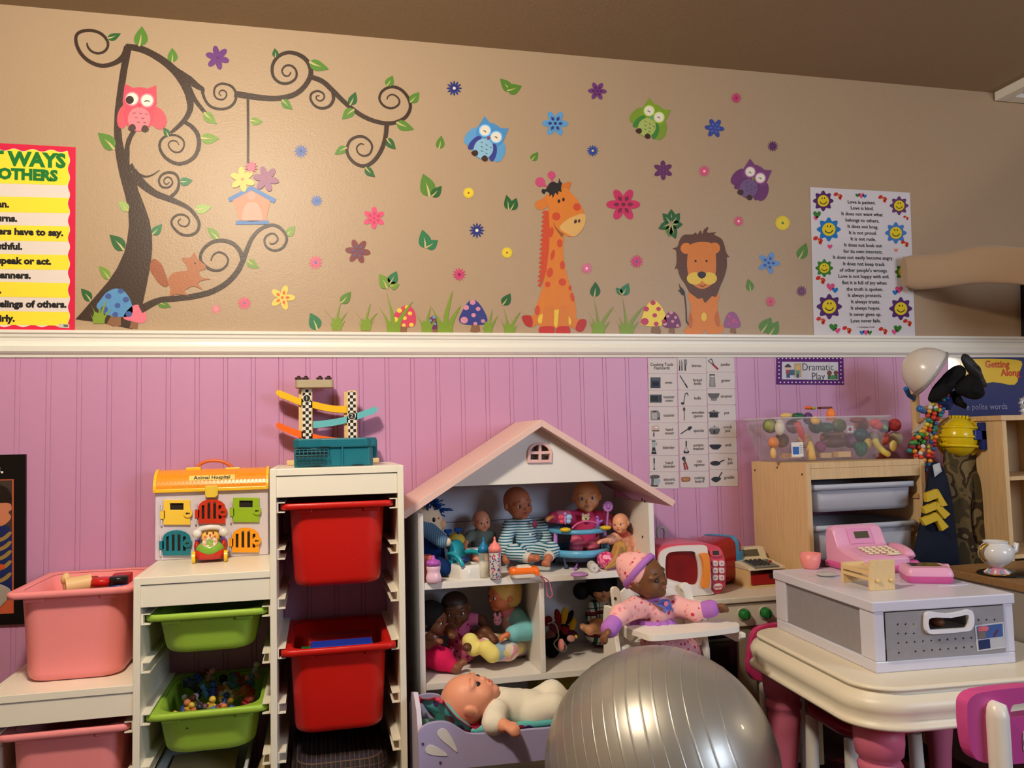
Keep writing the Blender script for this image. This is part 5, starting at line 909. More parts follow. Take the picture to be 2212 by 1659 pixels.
g = G(); g.flat([(gx0+.002, z0), (gx1-.002, z0), (gx1-.002, z1), (gx0+.002, z1)], TY-.0012); build('basket_shade', g, M((10, 34, 42), .6), t, world=True)  # dark teal sheet painted for the shade inside the basket
pr = [rp3(x, y, TY) for x, y in ((628, 935), (905, 938), (898, 1000), (640, 1000))]; g = G(); g.prism([(p.x, max(p.z, ZT+.002)) for p in pr], TY-.003, TY-.0005); build('recess_shade', g, M((14, 78, 90), .5), t, world=True, bevel=.001)  # panel in darker teal, painted for the shade of the recess
for xa, xb, yy in ((620, 720, 832), (840, 940, 824), (780, 850, 1004), (1155, 1260, 994)): a, b = rp3(xa, yy, TY), rp3(xb, yy, TY); build('slot', G().bx((a.x, TY-.0075, max(a.z, ZT+.002)-.001), (b.x, TY-.004, max(a.z, ZT+.002)+.0016)), M((8, 26, 30), .6), t, world=True)
# ================================================================ dollhouse bookcase
HW = M((232, 226, 220), .42, .45); HF = 2.25; HB = 2.55
h = thing('dollhouse_bookcase', 'white dollhouse bookcase with a pink gabled roof and an arched pink window', 'dollhouse', (.61, 2.40, 0))
XL, XR, XD = (.262, .277), (.936, .952), (.600, .615)
for a, b in (XL, XR): build('side_panel', G().bx((a, HF, 0), (b, HB, .800)), HW, h, world=True, bevel=.001)
for z in (.610, .342, .075): build('shelf', G().bx((XL[1], HF+.003, z-.018), (XR[0], HB-.012, z)), HW, h, world=True, bevel=.001)
build('divider', G().bx((XD[0], HF+.004, .3425), (XD[1], HB-.012, .5915)), HW, h, world=True, bevel=.001)
RGX, RGZ, SL, TH = .615, 1.050, .614, .017
BK = M((206, 208, 222), .5, .4)
build('back_panel', G().bx((XL[1], HB-.011, .06), (XR[0], HB-.004, .742)), BK, h, world=True); build('back_panel', G().prism([(XL[1], .744), (XR[0], .744), (XR[0], .822), (RGX, 1.024), (XL[1], .816)], HB-.011, HB-.004), BK, h, world=True)
RP = M((226, 190, 182), .45, .4)
def roof(s, x1):
    dz = (x1-RGX)*s*SL; n = Vector((s*SL, 0, 1)).normalized()*TH*1.15; p0, p1 = Vector((RGX, 0, RGZ)), Vector((x1, 0, RGZ-dz))
    pts = [(p0.x, p0.z), (p1.x, p1.z), (p1.x-n.x*.9, p1.z-n.z), (p0.x, p0.z-TH*1.18)]
    g = G(); g.prism(pts, HF-.018, HB-.0); return g
rl = build('roof_panel', roof(-1, .216), RP, h, world=True, bevel=.001); rr = build('roof_panel', roof(1, 1.014), RP, h, world=True, bevel=.001)
zg = .868; ws = lambda x, z: (onY(x, z, 2.285).x, onY(x, z, 2.285).z)
gap = TH*1.18; GXL = RGX-(RGZ-gap-zg)/SL; GXR = RGX+(RGZ-gap-zg)/SL
wa = [ws(1146, 993)]+[ws(1186, 993)]+[ws(1186, 975)]+[ws(1166+20*math.cos(a), 975-16*math.sin(a)) for a in np.linspace(.15, math.pi-.15, 9)]+[ws(1146, 975)]
build('gable_board', G().prism([(GXL, zg), (GXR, zg), (RGX, RGZ-gap)], 2.282, 2.294, holes=[wa]), HW, h, world=True)
fo = [ws(1138, 1000), ws(1190, 999), ws(1191, 978)]+[ws(1165+26*math.cos(a), 978-23*math.sin(a)) for a in np.linspace(0.1, math.pi-.1, 13)]+[ws(1139, 978)]
hs = [[ws(1144, 994), ws(1162, 994), ws(1162, 981), ws(1144, 981)], [ws(1168, 993), ws(1185, 993), ws(1186, 980), ws(1168, 981)], [ws(1145, 975), ws(1162, 975)]+[ws(1165+20*math.cos(a), 978-17*math.sin(a)) for a in np.linspace(1.72, 2.95, 6)], [ws(1168, 975), ws(1185, 974)]+[ws(1165+20*math.cos(a), 978-17*math.sin(a)) for a in np.linspace(.2, 1.42, 6)]]
build('window_frame', G().prism(fo, 2.276, 2.2819, holes=hs), M((232, 184, 180), .4, .4), h, world=True, bevel=.0008)
g = G(); g.flat([ws(1140, 998), ws(1189, 998), ws(1189, 958), ws(1140, 958)], 2.2945); build('interior_shade', g, M((92, 78, 70), .7), h, world=True)  # flat dark sheet, painted for the shade inside the gable
for x, y, Y in ((1387, 1079, 2.36), (1393, 1083, 2.27), (1388, 1160, 2.45)): q = onX(x, y, XR[0]-.0005); build('peg_hole', G().cyl((XR[0]-.0012, q.y, q.z), (XR[0]-.0001, q.y, q.z), .004, n=10), M((24, 18, 16)), h, world=True)
# ================================================================ dolls
I3 = np.eye(3)
def rotm(yaw=0, pitch=0, roll=0, base=None):
    m = Matrix.Rotation(R(yaw), 3, 'Z') @ Matrix.Rotation(R(pitch), 3, 'X') @ Matrix.Rotation(R(roll), 3, 'Y')
    return np.array(base @ m if base is not None else m)
def J(p): return np.array(onY(*p)) if p[2] > 1.2 else np.array(p)
def hand(w, d, nrm, s):
    """palm, four unequal fingers bent at the knuckle, and a thumb leaving the side of the palm"""
    d = d/np.linalg.norm(d); nrm = nrm-d*(nrm @ d); nrm = nrm/np.linalg.norm(nrm); sd = np.cross(d, nrm); P = []
    pc = w+d*s*.38; P.append(('e', pc, (s*.40, s*.36, s*.20), np.stack([d, sd, nrm], 1), s*.12))
    for i, L in enumerate((.52, .62, .58, .44)):
        b = w+d*s*.66+sd*s*(.27-.18*i); k = b+d*s*L*.55+nrm*s*.10; t = k+d*s*L*.25+nrm*s*L*.42
        P += [('c', b, k, s*.090, s*.082), ('c', k, t, s*.082, s*.066)]
    b = w+d*s*.22+sd*s*.30; k = b+d*s*.30+sd*s*.24+nrm*s*.06; P += [('c', b, k, s*.115, s*.095), ('c', k, k+d*s*.26+nrm*s*.10, s*.095, s*.075)]
    return P
def foot(a, t, nrm, s):
    d = (t-a)/np.linalg.norm(t-a); nrm = nrm-d*(nrm @ d); nrm = nrm/np.linalg.norm(nrm); sd = np.cross(d, nrm); P = [('c', a, a+(t-a)*.75, s*.42, s*.36)]
    for i in range(5): P.append(('e', t-d*s*.05+sd*s*(.34-.16*i), (s*(.17-.02*i),)*3, I3))
    return P
def head_prims(c, r, Rm, chubby=1.):
    T = lambda x, y, z: np.array(c)+Rm @ (np.array([x, y, z])*r)
    E = lambda p, q, k=None: ('e', T(*p), tuple(np.array(q)*r), Rm, k)
    return [E((0, .12, .14), (.86, .98, .90)), E((0, -.20, -.30), (.70*chubby, .66, .62)), E((.36, -.46, -.40), (.33, .32, .30)), E((-.36, -.46, -.40), (.33, .32, .30)), E((0, -.60, -.80), (.26, .22, .18)), E((0, -.86, -.24), (.10, .15, .10), r*.08), E((0, -.80, -.52), (.20, .12, .13), r*.08), E((.33, -.66, .14), (.30, .2, .12), r*.12), E((-.33, -.66, .14), (.30, .2, .12), r*.12),
            E((.86, .08, -.10), (.09, .20, .27), r*.05), E((-.86, .08, -.10), (.09, .20, .27), r*.05), E((.93, .02, -.06), (.05, .12, .18), r*.04), E((-.93, .02, -.06), (.05, .12, .18), r*.04)]
def face_parts(t, c, r, Rm, iris=(60, 44, 36), white=True, lip=(176, 78, 72), brow=(96, 62, 44), lash=False):
    Rb = Matrix(Rm.tolist()); T = lambda x, y, z: Vector(c)+Rb @ (Vector((x, y, z))*r)
    for s in (-1, 1):
        e = build('eye', G().ell(T(.33*s, -.735, -.055), (.150*r, .11*r, .125*r), 14, rot=Rb), M((222, 216, 208) if white else iris, .15, .6), t, world=True)
        build('iris', G().ell(T(.325*s, -.79, -.06), (.098*r, .072*r, .108*r), 14, rot=Rb).ell(T(.325*s, -.825, -.06), (.05*r, .042*r, .056*r), 10, 1, rot=Rb), [M(iris, .12, .7), M((14, 10, 10), .1, .7)], e, world=True)
        build('eyelid', G().tube([T(s*x, y, z) for x, y, z in ((.17, -.80, .00), (.25, -.835, .065), (.35, -.83, .085), (.45, -.775, .04))], [.018*r, .03*r, .03*r, .018*r], 6), M(tuple(max(0, q-30) for q in brow), .6), e, world=True)
        build('eyebrow', G().tube([T(s*x, y, z) for x, y, z in ((.20, -.84, .22), (.32, -.83, .28), (.46, -.76, .25))], [.012*r, .022*r, .010*r], 6), M(brow, .8), t, world=True)
    build('mouth', G().ell(T(0, -.905, -.475), (.135*r, .05*r, .042*r), 12, rot=Rb).ell(T(0, -.885, -.57), (.105*r, .055*r, .05*r), 12, rot=Rb), M(lip, .3, .5), t, world=True)
def doll(label, hc, hr, hrot, pelvis, chest, arms, legs, skin, clothes=(), tr=(.055, .045), ar=(.020, .015, .012), lr=(.026, .020, .014), hs=.03, fs=.03, vox=.0024, face={}, name='doll', group='dolls', chubby=1., root=None, rough=.45, hnorm=None, bare_feet=True, hands=True):
    """one continuous body; clothes = list of (part name, material, what, grow) with what in torso/skirt/sleeve:frac/leg:frac/foot"""
    H = J(hc)
    Rm = rotm(hrot[0]-math.degrees(math.atan2(H[0], H[1])), *hrot[1:]) if not isinstance(hrot, np.ndarray) else hrot
    pv, ch = J(pelvis), J(chest); A = [[J(p) for p in a] for a in arms]; L = [[J(p) for p in l] for l in legs]
    loc = root or (float(pv[0]), float(pv[1]), float(min(pv[2]-tr[1], min([p[2] for l in L for p in l] or [9]))))
    t = thing(name, label, 'doll', loc, 0, group)
    nk = H+Rm @ np.array([0, .05, -.75])*hr
    P = head_prims(H, hr, Rm, chubby)+[('c', nk, ch+(nk-ch)*.4, hr*.42, hr*.40)]
    torso = [('c', pv, ch, tr[1], tr[0]), ('c', (pv+ch)/2, pv, tr[1]*1.04, tr[1])]
    P += torso; nf = np.array(hnorm if hnorm is not None else (0, -.5, -.85))
    sleeve = []; legp = []
    for a in A:
        P += [('c', a[0], a[1], ar[0], ar[1]), ('c', a[1], a[2], ar[1], ar[2])]
        if hands: P += hand(a[2], a[2]-a[1], nf, hs)
    for l in L:
        P += [('c', l[0], l[1], lr[0], lr[1]), ('c', l[1], l[2], lr[1], lr[2])]
        if len(l) > 3: P += foot(l[2], l[3], np.array((0, -.3, 1.)), fs)
    build('body', blob(P, vox, hr*.2), M(skin, rough, .4), t, world=True)
    face_parts(t, H, hr, Rm, **face)
    for nm, mat, what, gr in clothes:
        C = []
        for wv in what.split('+'):
            kd, _, fr = wv.partition(':'); fr = float(fr or 1)
            if kd == 'torso': C += [('c', pv, ch, tr[1]+gr, tr[0]+gr), ('c', ch, ch+(nk-ch)*.45, tr[0]*.8, hr*.46+gr)]+[('c', ch, a[0], tr[0]*.75, ar[0]+gr) for a in A]
            if kd == 'skirt':
                dn = (pv-ch)/np.linalg.norm(pv-ch); C += [('c', (ch+pv)/2, pv+dn*tr[1]*fr, tr[1]+gr, tr[1]*1.5+gr)]
            if kd == 'collar': C += [('c', ch+(nk-ch)*.35, ch+(nk-ch)*.62, hr*.50+gr, hr*.46+gr)]
            if kd == 'sleeve':
                for a in A:
                    C.append(('c', a[0], a[1], ar[0]+gr, ar[1]+gr)) if fr >= .5 else C.append(('c', a[0], a[0]+(a[1]-a[0])*fr*2, ar[0]+gr*1.6, ar[1]+gr*1.4))
                    if fr > .5: C.append(('c', a[1], a[1]+(a[2]-a[1])*(fr-.5)*2, ar[1]+gr, ar[2]+gr*1.2))
            if kd == 'cuff':
                for a in A: C.append(('c', a[1]+(a[2]-a[1])*.55, a[1]+(a[2]-a[1])*fr, ar[2]+gr*1.4, ar[2]+gr*1.6))
            if kd == 'leg':
                for l in L:
                    C.append(('c', l[0], l[1], lr[0]+gr, lr[1]+gr)) if fr >= .5 else C.append(('c', l[0], l[0]+(l[1]-l[0])*fr*2, lr[0]+gr, lr[1]+gr))
                    if fr > .5: C.append(('c', l[1], l[1]+(l[2]-l[1])*(fr-.5)*2, lr[1]+gr, lr[2]+gr))
                C.append(('c', pv, pv+(ch-pv)*.2, tr[1]+gr, tr[1]+gr))
            if kd == 'hem':
                for l in L: C.append(('c', l[1]+(l[2]-l[1])*.80, l[1]+(l[2]-l[1])*fr, lr[2]*1.05+gr*.55, lr[2]*1.05+gr*.55))
            if kd == 'foot':
                for l in L: C.append(('c', l[2], l[3], fs*.46+gr, fs*.44+gr))
        build(nm, blob(C, vox*1.1, .008), mat, t, world=True)
    return t, H, Rm
def hair_cap(t, H, r, Rm, mat, cut=-.15, grow=.06, name='hair', front=-.45, extra=()):
    E = lambda p, q: ('e', H+Rm @ (np.array(p)*r), tuple(np.array(q)*r), Rm)
    P = [E((0, .20, .22), (.90+grow, .96+grow, .90+grow)), E((0, .42, -.18), (.86+grow, .66+grow, .66+grow))]+[E(*x) for x in extra]
    return build(name, blob(P, r*.07, r*.1), mat, t, world=True)
SK = dict(pink=(238, 170, 140), tan=(222, 150, 116), brown=(122, 74, 46), dark=(92, 56, 36), pale=(246, 196, 164), orange=(226, 140, 98))
Z1, Z2 = .610, .342
# 1 blue yarn doll, in profile behind the left side panel
Y = 2.40; H = np.array(onY(921, 1122, Y)); r = .046
t = thing('yarn_hair_doll', 'crocheted doll with a cream face and a shock of blue yarn hair', 'doll', (H[0]+.012, Y, Z1), 0, 'dolls')
CREAM = M((226, 206, 178), .9, .1, bump=.3, bscale=300)
build('head', blob([('e', H, (r*.95, r*.95, r), I3), ('e', H+np.array((.036, -.004, -.017)), (.019, .022, .018), I3), ('e', H+np.array((.008, -.012, -.03)), (.03, .03, .022), I3)], .003, .012), CREAM, t, world=True)
build('muzzle', blob([('e', H+np.array((.036, -.005, -.016)), (.0205, .0235, .0195), I3)], .0022, .004), M((228, 176, 140), .9, .1), t, world=True)
q = onY(937, 1124, Y-.04); build('eye', G().ell(q, (.0055, .004, .007), 10), M((24, 20, 26), .2), t, world=True); q = onY(946, 1121, Y-.03); build('cheek_stitch', G().ell(q, (.006, .003, .0035), 8), M((206, 90, 76), .8), t, world=True)
random.seed(3); g = G(); HP = Vector(H)
for i in range(230):
    a = random.uniform(0, 2*math.pi); el = random.uniform(-.5, 1.5); d = Vector((math.cos(a)*math.cos(el), math.sin(a)*math.cos(el), math.sin(el)))
    if d.y < -.25 and d.z < .55 or (d.z < .1 and d.y < .1): continue
    if HP.x+d.x*r*1.6 < XL[1]+.006 or HP.y+d.y*r*2 > HB-.014: continue
    L = r*random.uniform(1.25, 1.75)
    if HP.z+d.z*L > .800+.25*0+(HP.x+d.x*L-.262)*.55: continue
    b = HP+d*r*.9; m_ = HP+d*r*1.25+Vector((0, 0, .003)); e = HP+d*L+Vector((random.uniform(-.006, .006), 0, -.006))
    g.tube([b, m_, e], [.0028, .0026, .0018], 5)
o = build('yarn_hair', g, M((30, 66, 132), .95, .1, bump=.5, bscale=500), t, world=True); o['kind'] = 'stuff'
KN = MPAT('stripes', [(70, 104, 140), (112, 146, 172)], 190., .95, .1, 0)
build('knit_sleeve', blob([('c', np.array((.292, Y-.02, .752)), np.array(onY(955, 1170, Y-.06)), .026, .020), ('c', np.array((.315, Y, .742)), np.array((.30, Y, .74)), .03, .03)], .003, .01), KN, t, world=True)
build('knit_body', blob([('c', (.322, Y, .645), (.318, Y, .72), .036, .034), ('c', (.33, Y-.02, .640), (.345, Y-.07, .635), .024, .022)], .0032, .01), M((22, 48, 98), .95, .1, bump=.9, bscale=160), t, world=True)
build('hand', blob([('e', np.array(onY(966, 1172, Y-.065)), (.012, .012, .013), I3)], .003), CREAM, t, world=True)
# 2 yellow and white crocheted toy
q = np.array(onY(985, 1170, 2.45)); t = thing('crocheted_toy', 'small yellow and white crocheted toy with two blue bows on top', 'doll', (q[0], q[1], Z1), 0, 'dolls')
YK = M((224, 196, 84), .95, .1, bump=1., bscale=180)
build('yellow_top', blob([('e', q, (.030, .026, .026), I3), ('e', q+np.array((-.014, 0, -.008)), (.018, .02, .018), I3)], .003, .01), YK, t, world=True)
build('white_body', blob([('c', q+np.array((.004, 0, -.02)), q+np.array((.006, -.004, -.075)), .026, .020)], .003, .01), M((216, 208, 198), .95, .1, bump=1., bscale=180), t, world=True)
for px_, py_ in ((968, 1147), (990, 1144)): b = np.array(onY(px_, py_, 2.44)); build('bow', blob([('e', b+np.array((-.006, 0, 0)), (.007, .005, .006), I3), ('e', b+np.array((.006, 0, 0)), (.007, .005, .006), I3), ('c', b, b+np.array((0, 0, -.012)), .004, .004)], .0018, .003), M((40, 84, 150), .9, .1), t, world=True)
# 3 little doll in a booster seat with a white tray
doll('little bald doll in a grey green shirt behind the white tray', (1040, 1137, 2.46), .030, (22, 4, -4), (1036, 1203, 2.47), (1038, 1170, 2.465), [[(1017, 1168, 2.46), (1008, 1180, 2.445), (1004, 1192, 2.42)], [(1060, 1168, 2.46), (1068, 1182, 2.45), (1070, 1194, 2.43)]], [[(1028, 1210, 2.455), (1028, 1214, 2.40), (1030, 1240, 2.385)], [(1046, 1210, 2.455), (1047, 1214, 2.40), (1048, 1238, 2.385)]], SK['tan'], [('shirt', M((112, 124, 116), .8, .2), 'torso+sleeve:.45', .003), ('collar', M((84, 136, 150), .8, .2), 'collar', .003)], tr=(.024, .024), ar=(.010, .008, .007), lr=(.013, .011, .010), hs=.013, vox=.0022, face=dict(iris=(44, 36, 36), brow=(150, 100, 76)), chubby=1.1)
ts = thing('doll_booster_seat', 'small doll booster seat with a white tray and pink sides', 'doll furniture', (.438, 2.43, Z1), 0)
q = onY(1030, 1188, 2.395); build('tray', G().loft([[(q.x+x, q.y+y, q.z+z) for x, y in rrect(a, b, .015)] for a, b, z in ((.060, .030, -.008), (.068, .036, -.006), (.068, .036, .004), (.064, .032, .006), (.058, .026, .003))]), M((226, 222, 218), .3, .5), ts, world=True)
for x in (q.x-.040, q.x+.036): build('side', G().bx((x, q.y-.006, Z1), (x+.006, q.y+.055, q.z-.009)), M((196, 96, 120), .4), ts, world=True, bevel=.002)
# 4 potty chair
q = onZ(998, 1256, Z1); PT = Matrix.Translation((.405, 2.315, Z1)) @ Matrix.Rotation(R(26), 4, 'Z')
t = thing('toy_potty_chair', 'toy potty chair with a white base and turquoise back and arms', 'doll furniture', (.405, 2.318, Z1), R(26))
PWM, TQ = M((232, 228, 222), .25, .55), M((40, 158, 178), .25, .55)
build('base', G().loft([[(x, y, z) for x, y in rrect(a, b, r_, 5)] for a, b, r_, z in ((.082, .090, .02, 0), (.086, .094, .022, .004), (.080, .086, .025, .028), (.076, .080, .025, .036), (.056, .060, .024, .038), (.050, .054, .022, .030), (.046, .05, .02, .014))]), PWM, t)
build('backrest', G().loft([[(x*w_, .034+.016*(z/.085)+y, z) for x, y in rrect(1, .012/1, .005, 3)] for w_, z in ((.052, .034), (.054, .06), (.048, .082), (.036, .094), (.018, .099))], sm=True), TQ, t)
for s in (-1, 1): build('arm', G().tube([(s*.030, .040, .062), (s*.036, .020, .066), (s*.039, -.008, .064), (s*.039, -.026, .054), (s*.036, -.034, .038)], [.008]*5, 10, flat=.8), TQ, t)
build('front_knob', G().ell((.038, -.046, .012), (.010, .006, .005), 10), PWM, t); build('navy_seat', G().ell((0, .01, .046), (.018, .015, .010), 12), M((24, 40, 100), .5), t)
# 5 bottles and the pink box
q = onZ(937, 1262, Z1); t = thing('sippy_bottle', 'pale pink doll bottle with a purple spout lid, leftmost on the upper shelf', 'toy bottle', (q.x+.003, q.y+.022, Z1), 0, 'doll bottles')
build('bottle', G().lathe([(.001, 0), (.016, 0), (.0205, .005), (.0215, .014), (.019, .024), (.0175, .029), (.0185, .034), (.0195, .040), (.0195, .048), (.001, .048)]), M((240, 196, 216), .2, .6), t)
build('lid', G().lathe([(.001, .074), (.0035, .074), (.0045, .070), (.006, .064), (.012, .062), (.017, .060), (.0195, .057), (.0205, .047), (.001, .047)]), M((176, 84, 180), .35), t)
def dbottle(lab, px_, py_, nip, body, fill, hgt, r):
    q = onZ(px_, py_, Z1); t = thing('doll_bottle', lab, 'toy bottle', (q.x, q.y+r, Z1), 0, 'doll bottles')
    b = build('bottle', G().lathe([(.001, 0), (r-.001, 0), (r, .002), (r, hgt-.004), (r*.9, hgt), (.001, hgt)]), body, t)
    build('contents', G().lathe([(.001, .0012), (r*.93, .0012), (r*.93, hgt*fill), (.001, hgt*fill)]), M((236, 230, 220), .4), t)
    build('nipple', G().lathe([(.001, hgt+.040), (.002, hgt+.0395), (.0032, hgt+.036), (.003, hgt+.030), (.0055, hgt+.024), (r*.72, hgt+.019), (r*.98, hgt+.012), (r*1.1, hgt+.010), (r*1.1, hgt-.002), (.001, hgt-.002)]), M(nip, .35, .5), t)
CLEAR = M((226, 220, 206), .12, .5, alpha=.35)
dbottle('doll milk bottle with a blue nipple top on the upper shelf', 1048, 1249, (20, 120, 176), CLEAR, .62, .072, .0145); dbottle('printed doll bottle with a pink nipple top on the upper shelf', 1073, 1252, (242, 136, 130), MPAT('dots', [(206, 200, 188), (196, 60, 110), (60, 90, 160)], 150., .25, .5, thr=.42), .9, .076, .0165)
one('pink_box', 'small coral pink box behind the sippy bottle', 'toy', G().bx((.2785, 2.285, Z1), (.306, 2.33, Z1+.068)), M((216, 110, 104), .45), bevel=.002)
# 6 striped pyjama doll
STR = MPAT('stripes', [(196, 214, 220), (34, 96, 122)], 125., .8, .15, 2, .42)
td, H, Rm = doll('brown bald doll sitting in blue and white striped pyjamas', (1119, 1106, 2.42), .0465, (30, 6, -8), (1138, 1212, 2.45), (1131, 1157, 2.435), [[(1101, 1157, 2.43), (1092, 1190, 2.41), (1093, 1216, 2.38)], [(1165, 1153, 2.44), (1179, 1175, 2.44), (1178, 1198, 2.42)]], [[(1125, 1212, 2.42), (1110, 1213, 2.355), (1143, 1226, 2.315), (1163, 1226, 2.30)], [(1160, 1212, 2.42), (1192, 1208, 2.365), (1186, 1224, 2.315), (1180, 1240, 2.30)]], SK['orange'] if 0 else (176, 104, 74), [('pyjamas', STR, 'torso+sleeve:.9+leg:.84', .006), ('collar', M((206, 200, 196), .8), 'collar', .001), ('cuff', M((206, 200, 192), .8), 'hem:.92', .0075)], tr=(.027, .032), ar=(.015, .014, .011), lr=(.020, .017, .011), hs=.024, fs=.028, face=dict(iris=(40, 34, 34), lip=(150, 66, 56), brow=(130, 80, 58)), chubby=1.06)
q = onY(1156, 1152, 2.385); build('balloon_badge', G().ell(q, (.009, .003, .012), 12), M((110, 34, 70), .7), td, world=True)
for px_, py_ in ((1146, 1175), (1141, 1207)): q = onY(px_, py_, 2.388); build('button', G().ell(q, (.0035, .0025, .0035), 10), M((230, 226, 216), .3), td, world=True)
# 7 doll in the walker, and the walker
PKS = MPAT('dots', [(216, 78, 118), (230, 120, 150)], 60., .8, .15)
PST = MPAT('stripes', [(226, 120, 140), (200, 84, 120)], 70., .8, .15, 2)
tw, H, Rm = doll('bald doll in a pink bear shirt standing in the blue walker', (1267, 1072, 2.425), .047, (3, 2, -3), (1265, 1160, 2.44), (1264, 1124, 2.435), [[(1228, 1117, 2.43), (1207, 1117, 2.42), (1193, 1118, 2.405)], [(1302, 1118, 2.43), (1322, 1128, 2.425), (1334, 1132, 2.40)]], [[(1248, 1162, 2.44), (1244, 1182, 2.42), (1249, 1200, 2.405), (1254, 1203, 2.385)], [(1283, 1162, 2.44), (1282, 1182, 2.42), (1282, 1198, 2.405), (1286, 1200, 2.385)]], (226, 160, 110), [('shirt', M((212, 62, 108), .8, .15), 'torso', .004), ('sleeves', M((228, 118, 146), .8, .15), 'sleeve:.7', .004), ('cuffs', M((206, 56, 100), .8), 'cuff:.95', .003), ('leggings', PST, 'leg:.8', .004), ('sock_cuffs', M((216, 76, 112), .8), 'hem:1.0', .006)], tr=(.038, .034), ar=(.018, .015, .012), lr=(.017, .016, .013), hs=.02, fs=.02, face=dict(iris=(52, 76, 110), lip=(196, 110, 92), brow=(190, 128, 92)), chubby=1.08)
q = onY(1265, 1119, 2.387); bp_ = build('bear_patch', G().ell(q, (.013, .003, .012), 14).ell(q+Vector((-.009, 0, .010)), (.005, .003, .005), 8).ell(q+Vector((.009, 0, .010)), (.005, .003, .005), 8), M((226, 200, 160), .7), tw, world=True)
build('bear_face', G().ell(q+Vector((0, -.003, -.002)), (.003, .002, .0022), 8).ell(q+Vector((-.004, -.003, .004)), (.0014, .001, .0014), 6).ell(q+Vector((.004, -.003, .004)), (.0014, .001, .0014), 6), M((40, 26, 22), .6), bp_, world=True)
tk = thing('doll_walker', 'blue doll walker with a toy tray and a lower ring', 'doll furniture', (.775, 2.40, Z1))
LB = M((92, 166, 206), .28, .5); LAV = M((184, 130, 208), .4)
def ring(cx, cy, z, rx, ry, w_, h_, m, nm):
    R_ = [[], [], [], []]; n = 36; rings = []
    for i in range(n):
        a = 2*math.pi*i/n; c_, s_ = math.cos(a), math.sin(a); k = lambda d, zz: (cx+(rx+d)*c_, cy+(ry+d)*s_, z+zz); rings.append([k(0, -h_/2), k(.003, 0), k(0, h_/2), k(-w_, h_/2), k(-w_, -h_/2)])
    g = G(); g.loft(rings+[rings[0]], capa=False, capb=False); return build(nm, g, m, tk, world=True)
za, zb = onY(1250, 1150, 2.33).z, onY(1250, 1200, 2.30).z
wx = .768; wy = 2.415; ring(wx, wy, za, .086, .100, .030, .012, LB, 'upper_tray'); ring(wx, wy, zb, .092, .108, .012, .020, LB, 'lower_ring')
for s in (-1, 1): build('post', G().cyl((wx+s*.082, wy-.035, zb), (wx+s*.076, wy-.030, za), .0062, n=12), LAV, tk, world=True); build('post_foot', G().cyl((wx+s*.082, wy-.035, zb+.005), (wx+s*.0805, wy-.034, zb+.024), .0085, n=12), LB, tk, world=True)
for s, yy in ((-1, -.07), (1, -.07), (-1, .06), (1, .06)): build('wheel', G().cyl((wx+s*.06-.004, wy+yy, Z1+.007), (wx+s*.06+.004, wy+yy, Z1+.007), .007, n=12).cyl((wx+s*.06, wy+yy, Z1+.007), (wx+s*.065, wy+yy, zb-.008), .003, n=8), M((60, 70, 90), .4), tk, world=True)
build('seat_base', G().loft([[(wx+x*1.0, wy+y, z) for x, y in circ(0, 0, a, b, 20)] for a, b, z in ((.02, .02, Z1+.014), (.070, .08, Z1+.018), (.078, .088, zb-.012))]), M((60, 72, 104), .4), tk, world=True)
for px_, py_ in ((1221, 1139), (1308, 1134)): q = onY(px_, py_, 2.335); build('yellow_button', G().ell((q.x, q.y, za+.009), (.017, .015, .007), 16), M((222, 188, 40), .35), tk, world=True)
q = onY(1221, 1122, 2.335); b = build('butterfly', G().ell(q, (.004, .004, .016), 10).ell(q+Vector((0, 0, .016)), .0055, 10), LAV, tk, world=True)
for s, c_ in ((-1, (214, 70, 96)), (1, (150, 190, 220))): build('wing', G().ell(q+Vector((s*.012, 0, .006)), (.010, .003, .008), 12).ell(q+Vector((s*.010, 0, -.006)), (.008, .003, .007), 12), M(c_, .4), b, world=True)
q = onY(1313, 1094, 2.36); g = G()
for i in range(11): a = 2*math.pi*i/11; g.ell(q+Vector((.012*math.cos(a), 0, .012*math.sin(a))), (.0052, .004, .0052), 8)
fl = build('smiling_flower', g.ell(q, (.0125, .005, .0125), 14).cyl(q+Vector((0, 0, -.01)), (q.x-.002, q.y+.01, za), .003, n=8), M((190, 120, 196), .4), tk, world=True)
build('flower_face', G().ell(q+Vector((-.004, -.005, .002)), .0013, 6).ell(q+Vector((.004, -.005, .002)), .0013, 6).tube([q+Vector((x, -.0055, z)) for x, z in ((-.005, -.003), (0, -.006), (.005, -.003))], .0007, 5), M((70, 40, 90), .5), fl, world=True)
q = onY(1291, 1128, 2.345); build('lilac_bird', G().ell(q, (.006, .004, .014), 10).ell(q+Vector((.010, 0, .002)), (.009, .003, .004), 8, rot=Matrix.Rotation(-.5, 3, 'Y')).ell(q+Vector((-.001, 0, .014)), .0055, 8), M((160, 100, 190), .4), tk, world=True)
a = [onY(x, y, 2.345) for x, y in cat([(1235, 1142), (1248, 1131), (1268, 1126), (1290, 1130)], False, 4)]; build('pink_arch', G().tube(a, .0032, 8), M((206, 84, 134), .4), tk, world=True)
one('purple_key', 'small purple toy key under the walker on the upper shelf', 'toy', G().tube([onZ(1247, 1214, Z1+.014)+Vector((0, 0, 0)), onZ(1246, 1222, Z1+.010), onZ(1240, 1230, Z1+.005)], .0032, 8), M((170, 112, 200), .4))
q = onZ(1258, 1246, Z1); one('lilac_disc', 'round flat lilac lid lying on the upper shelf', 'toy', G().lathe([(.001, .007), (.018, .0072), (.024, .0055), (.026, .003), (.025, 0), (.001, 0)], (q.x, q.y+.026, Z1)), M((182, 130, 196), .4))
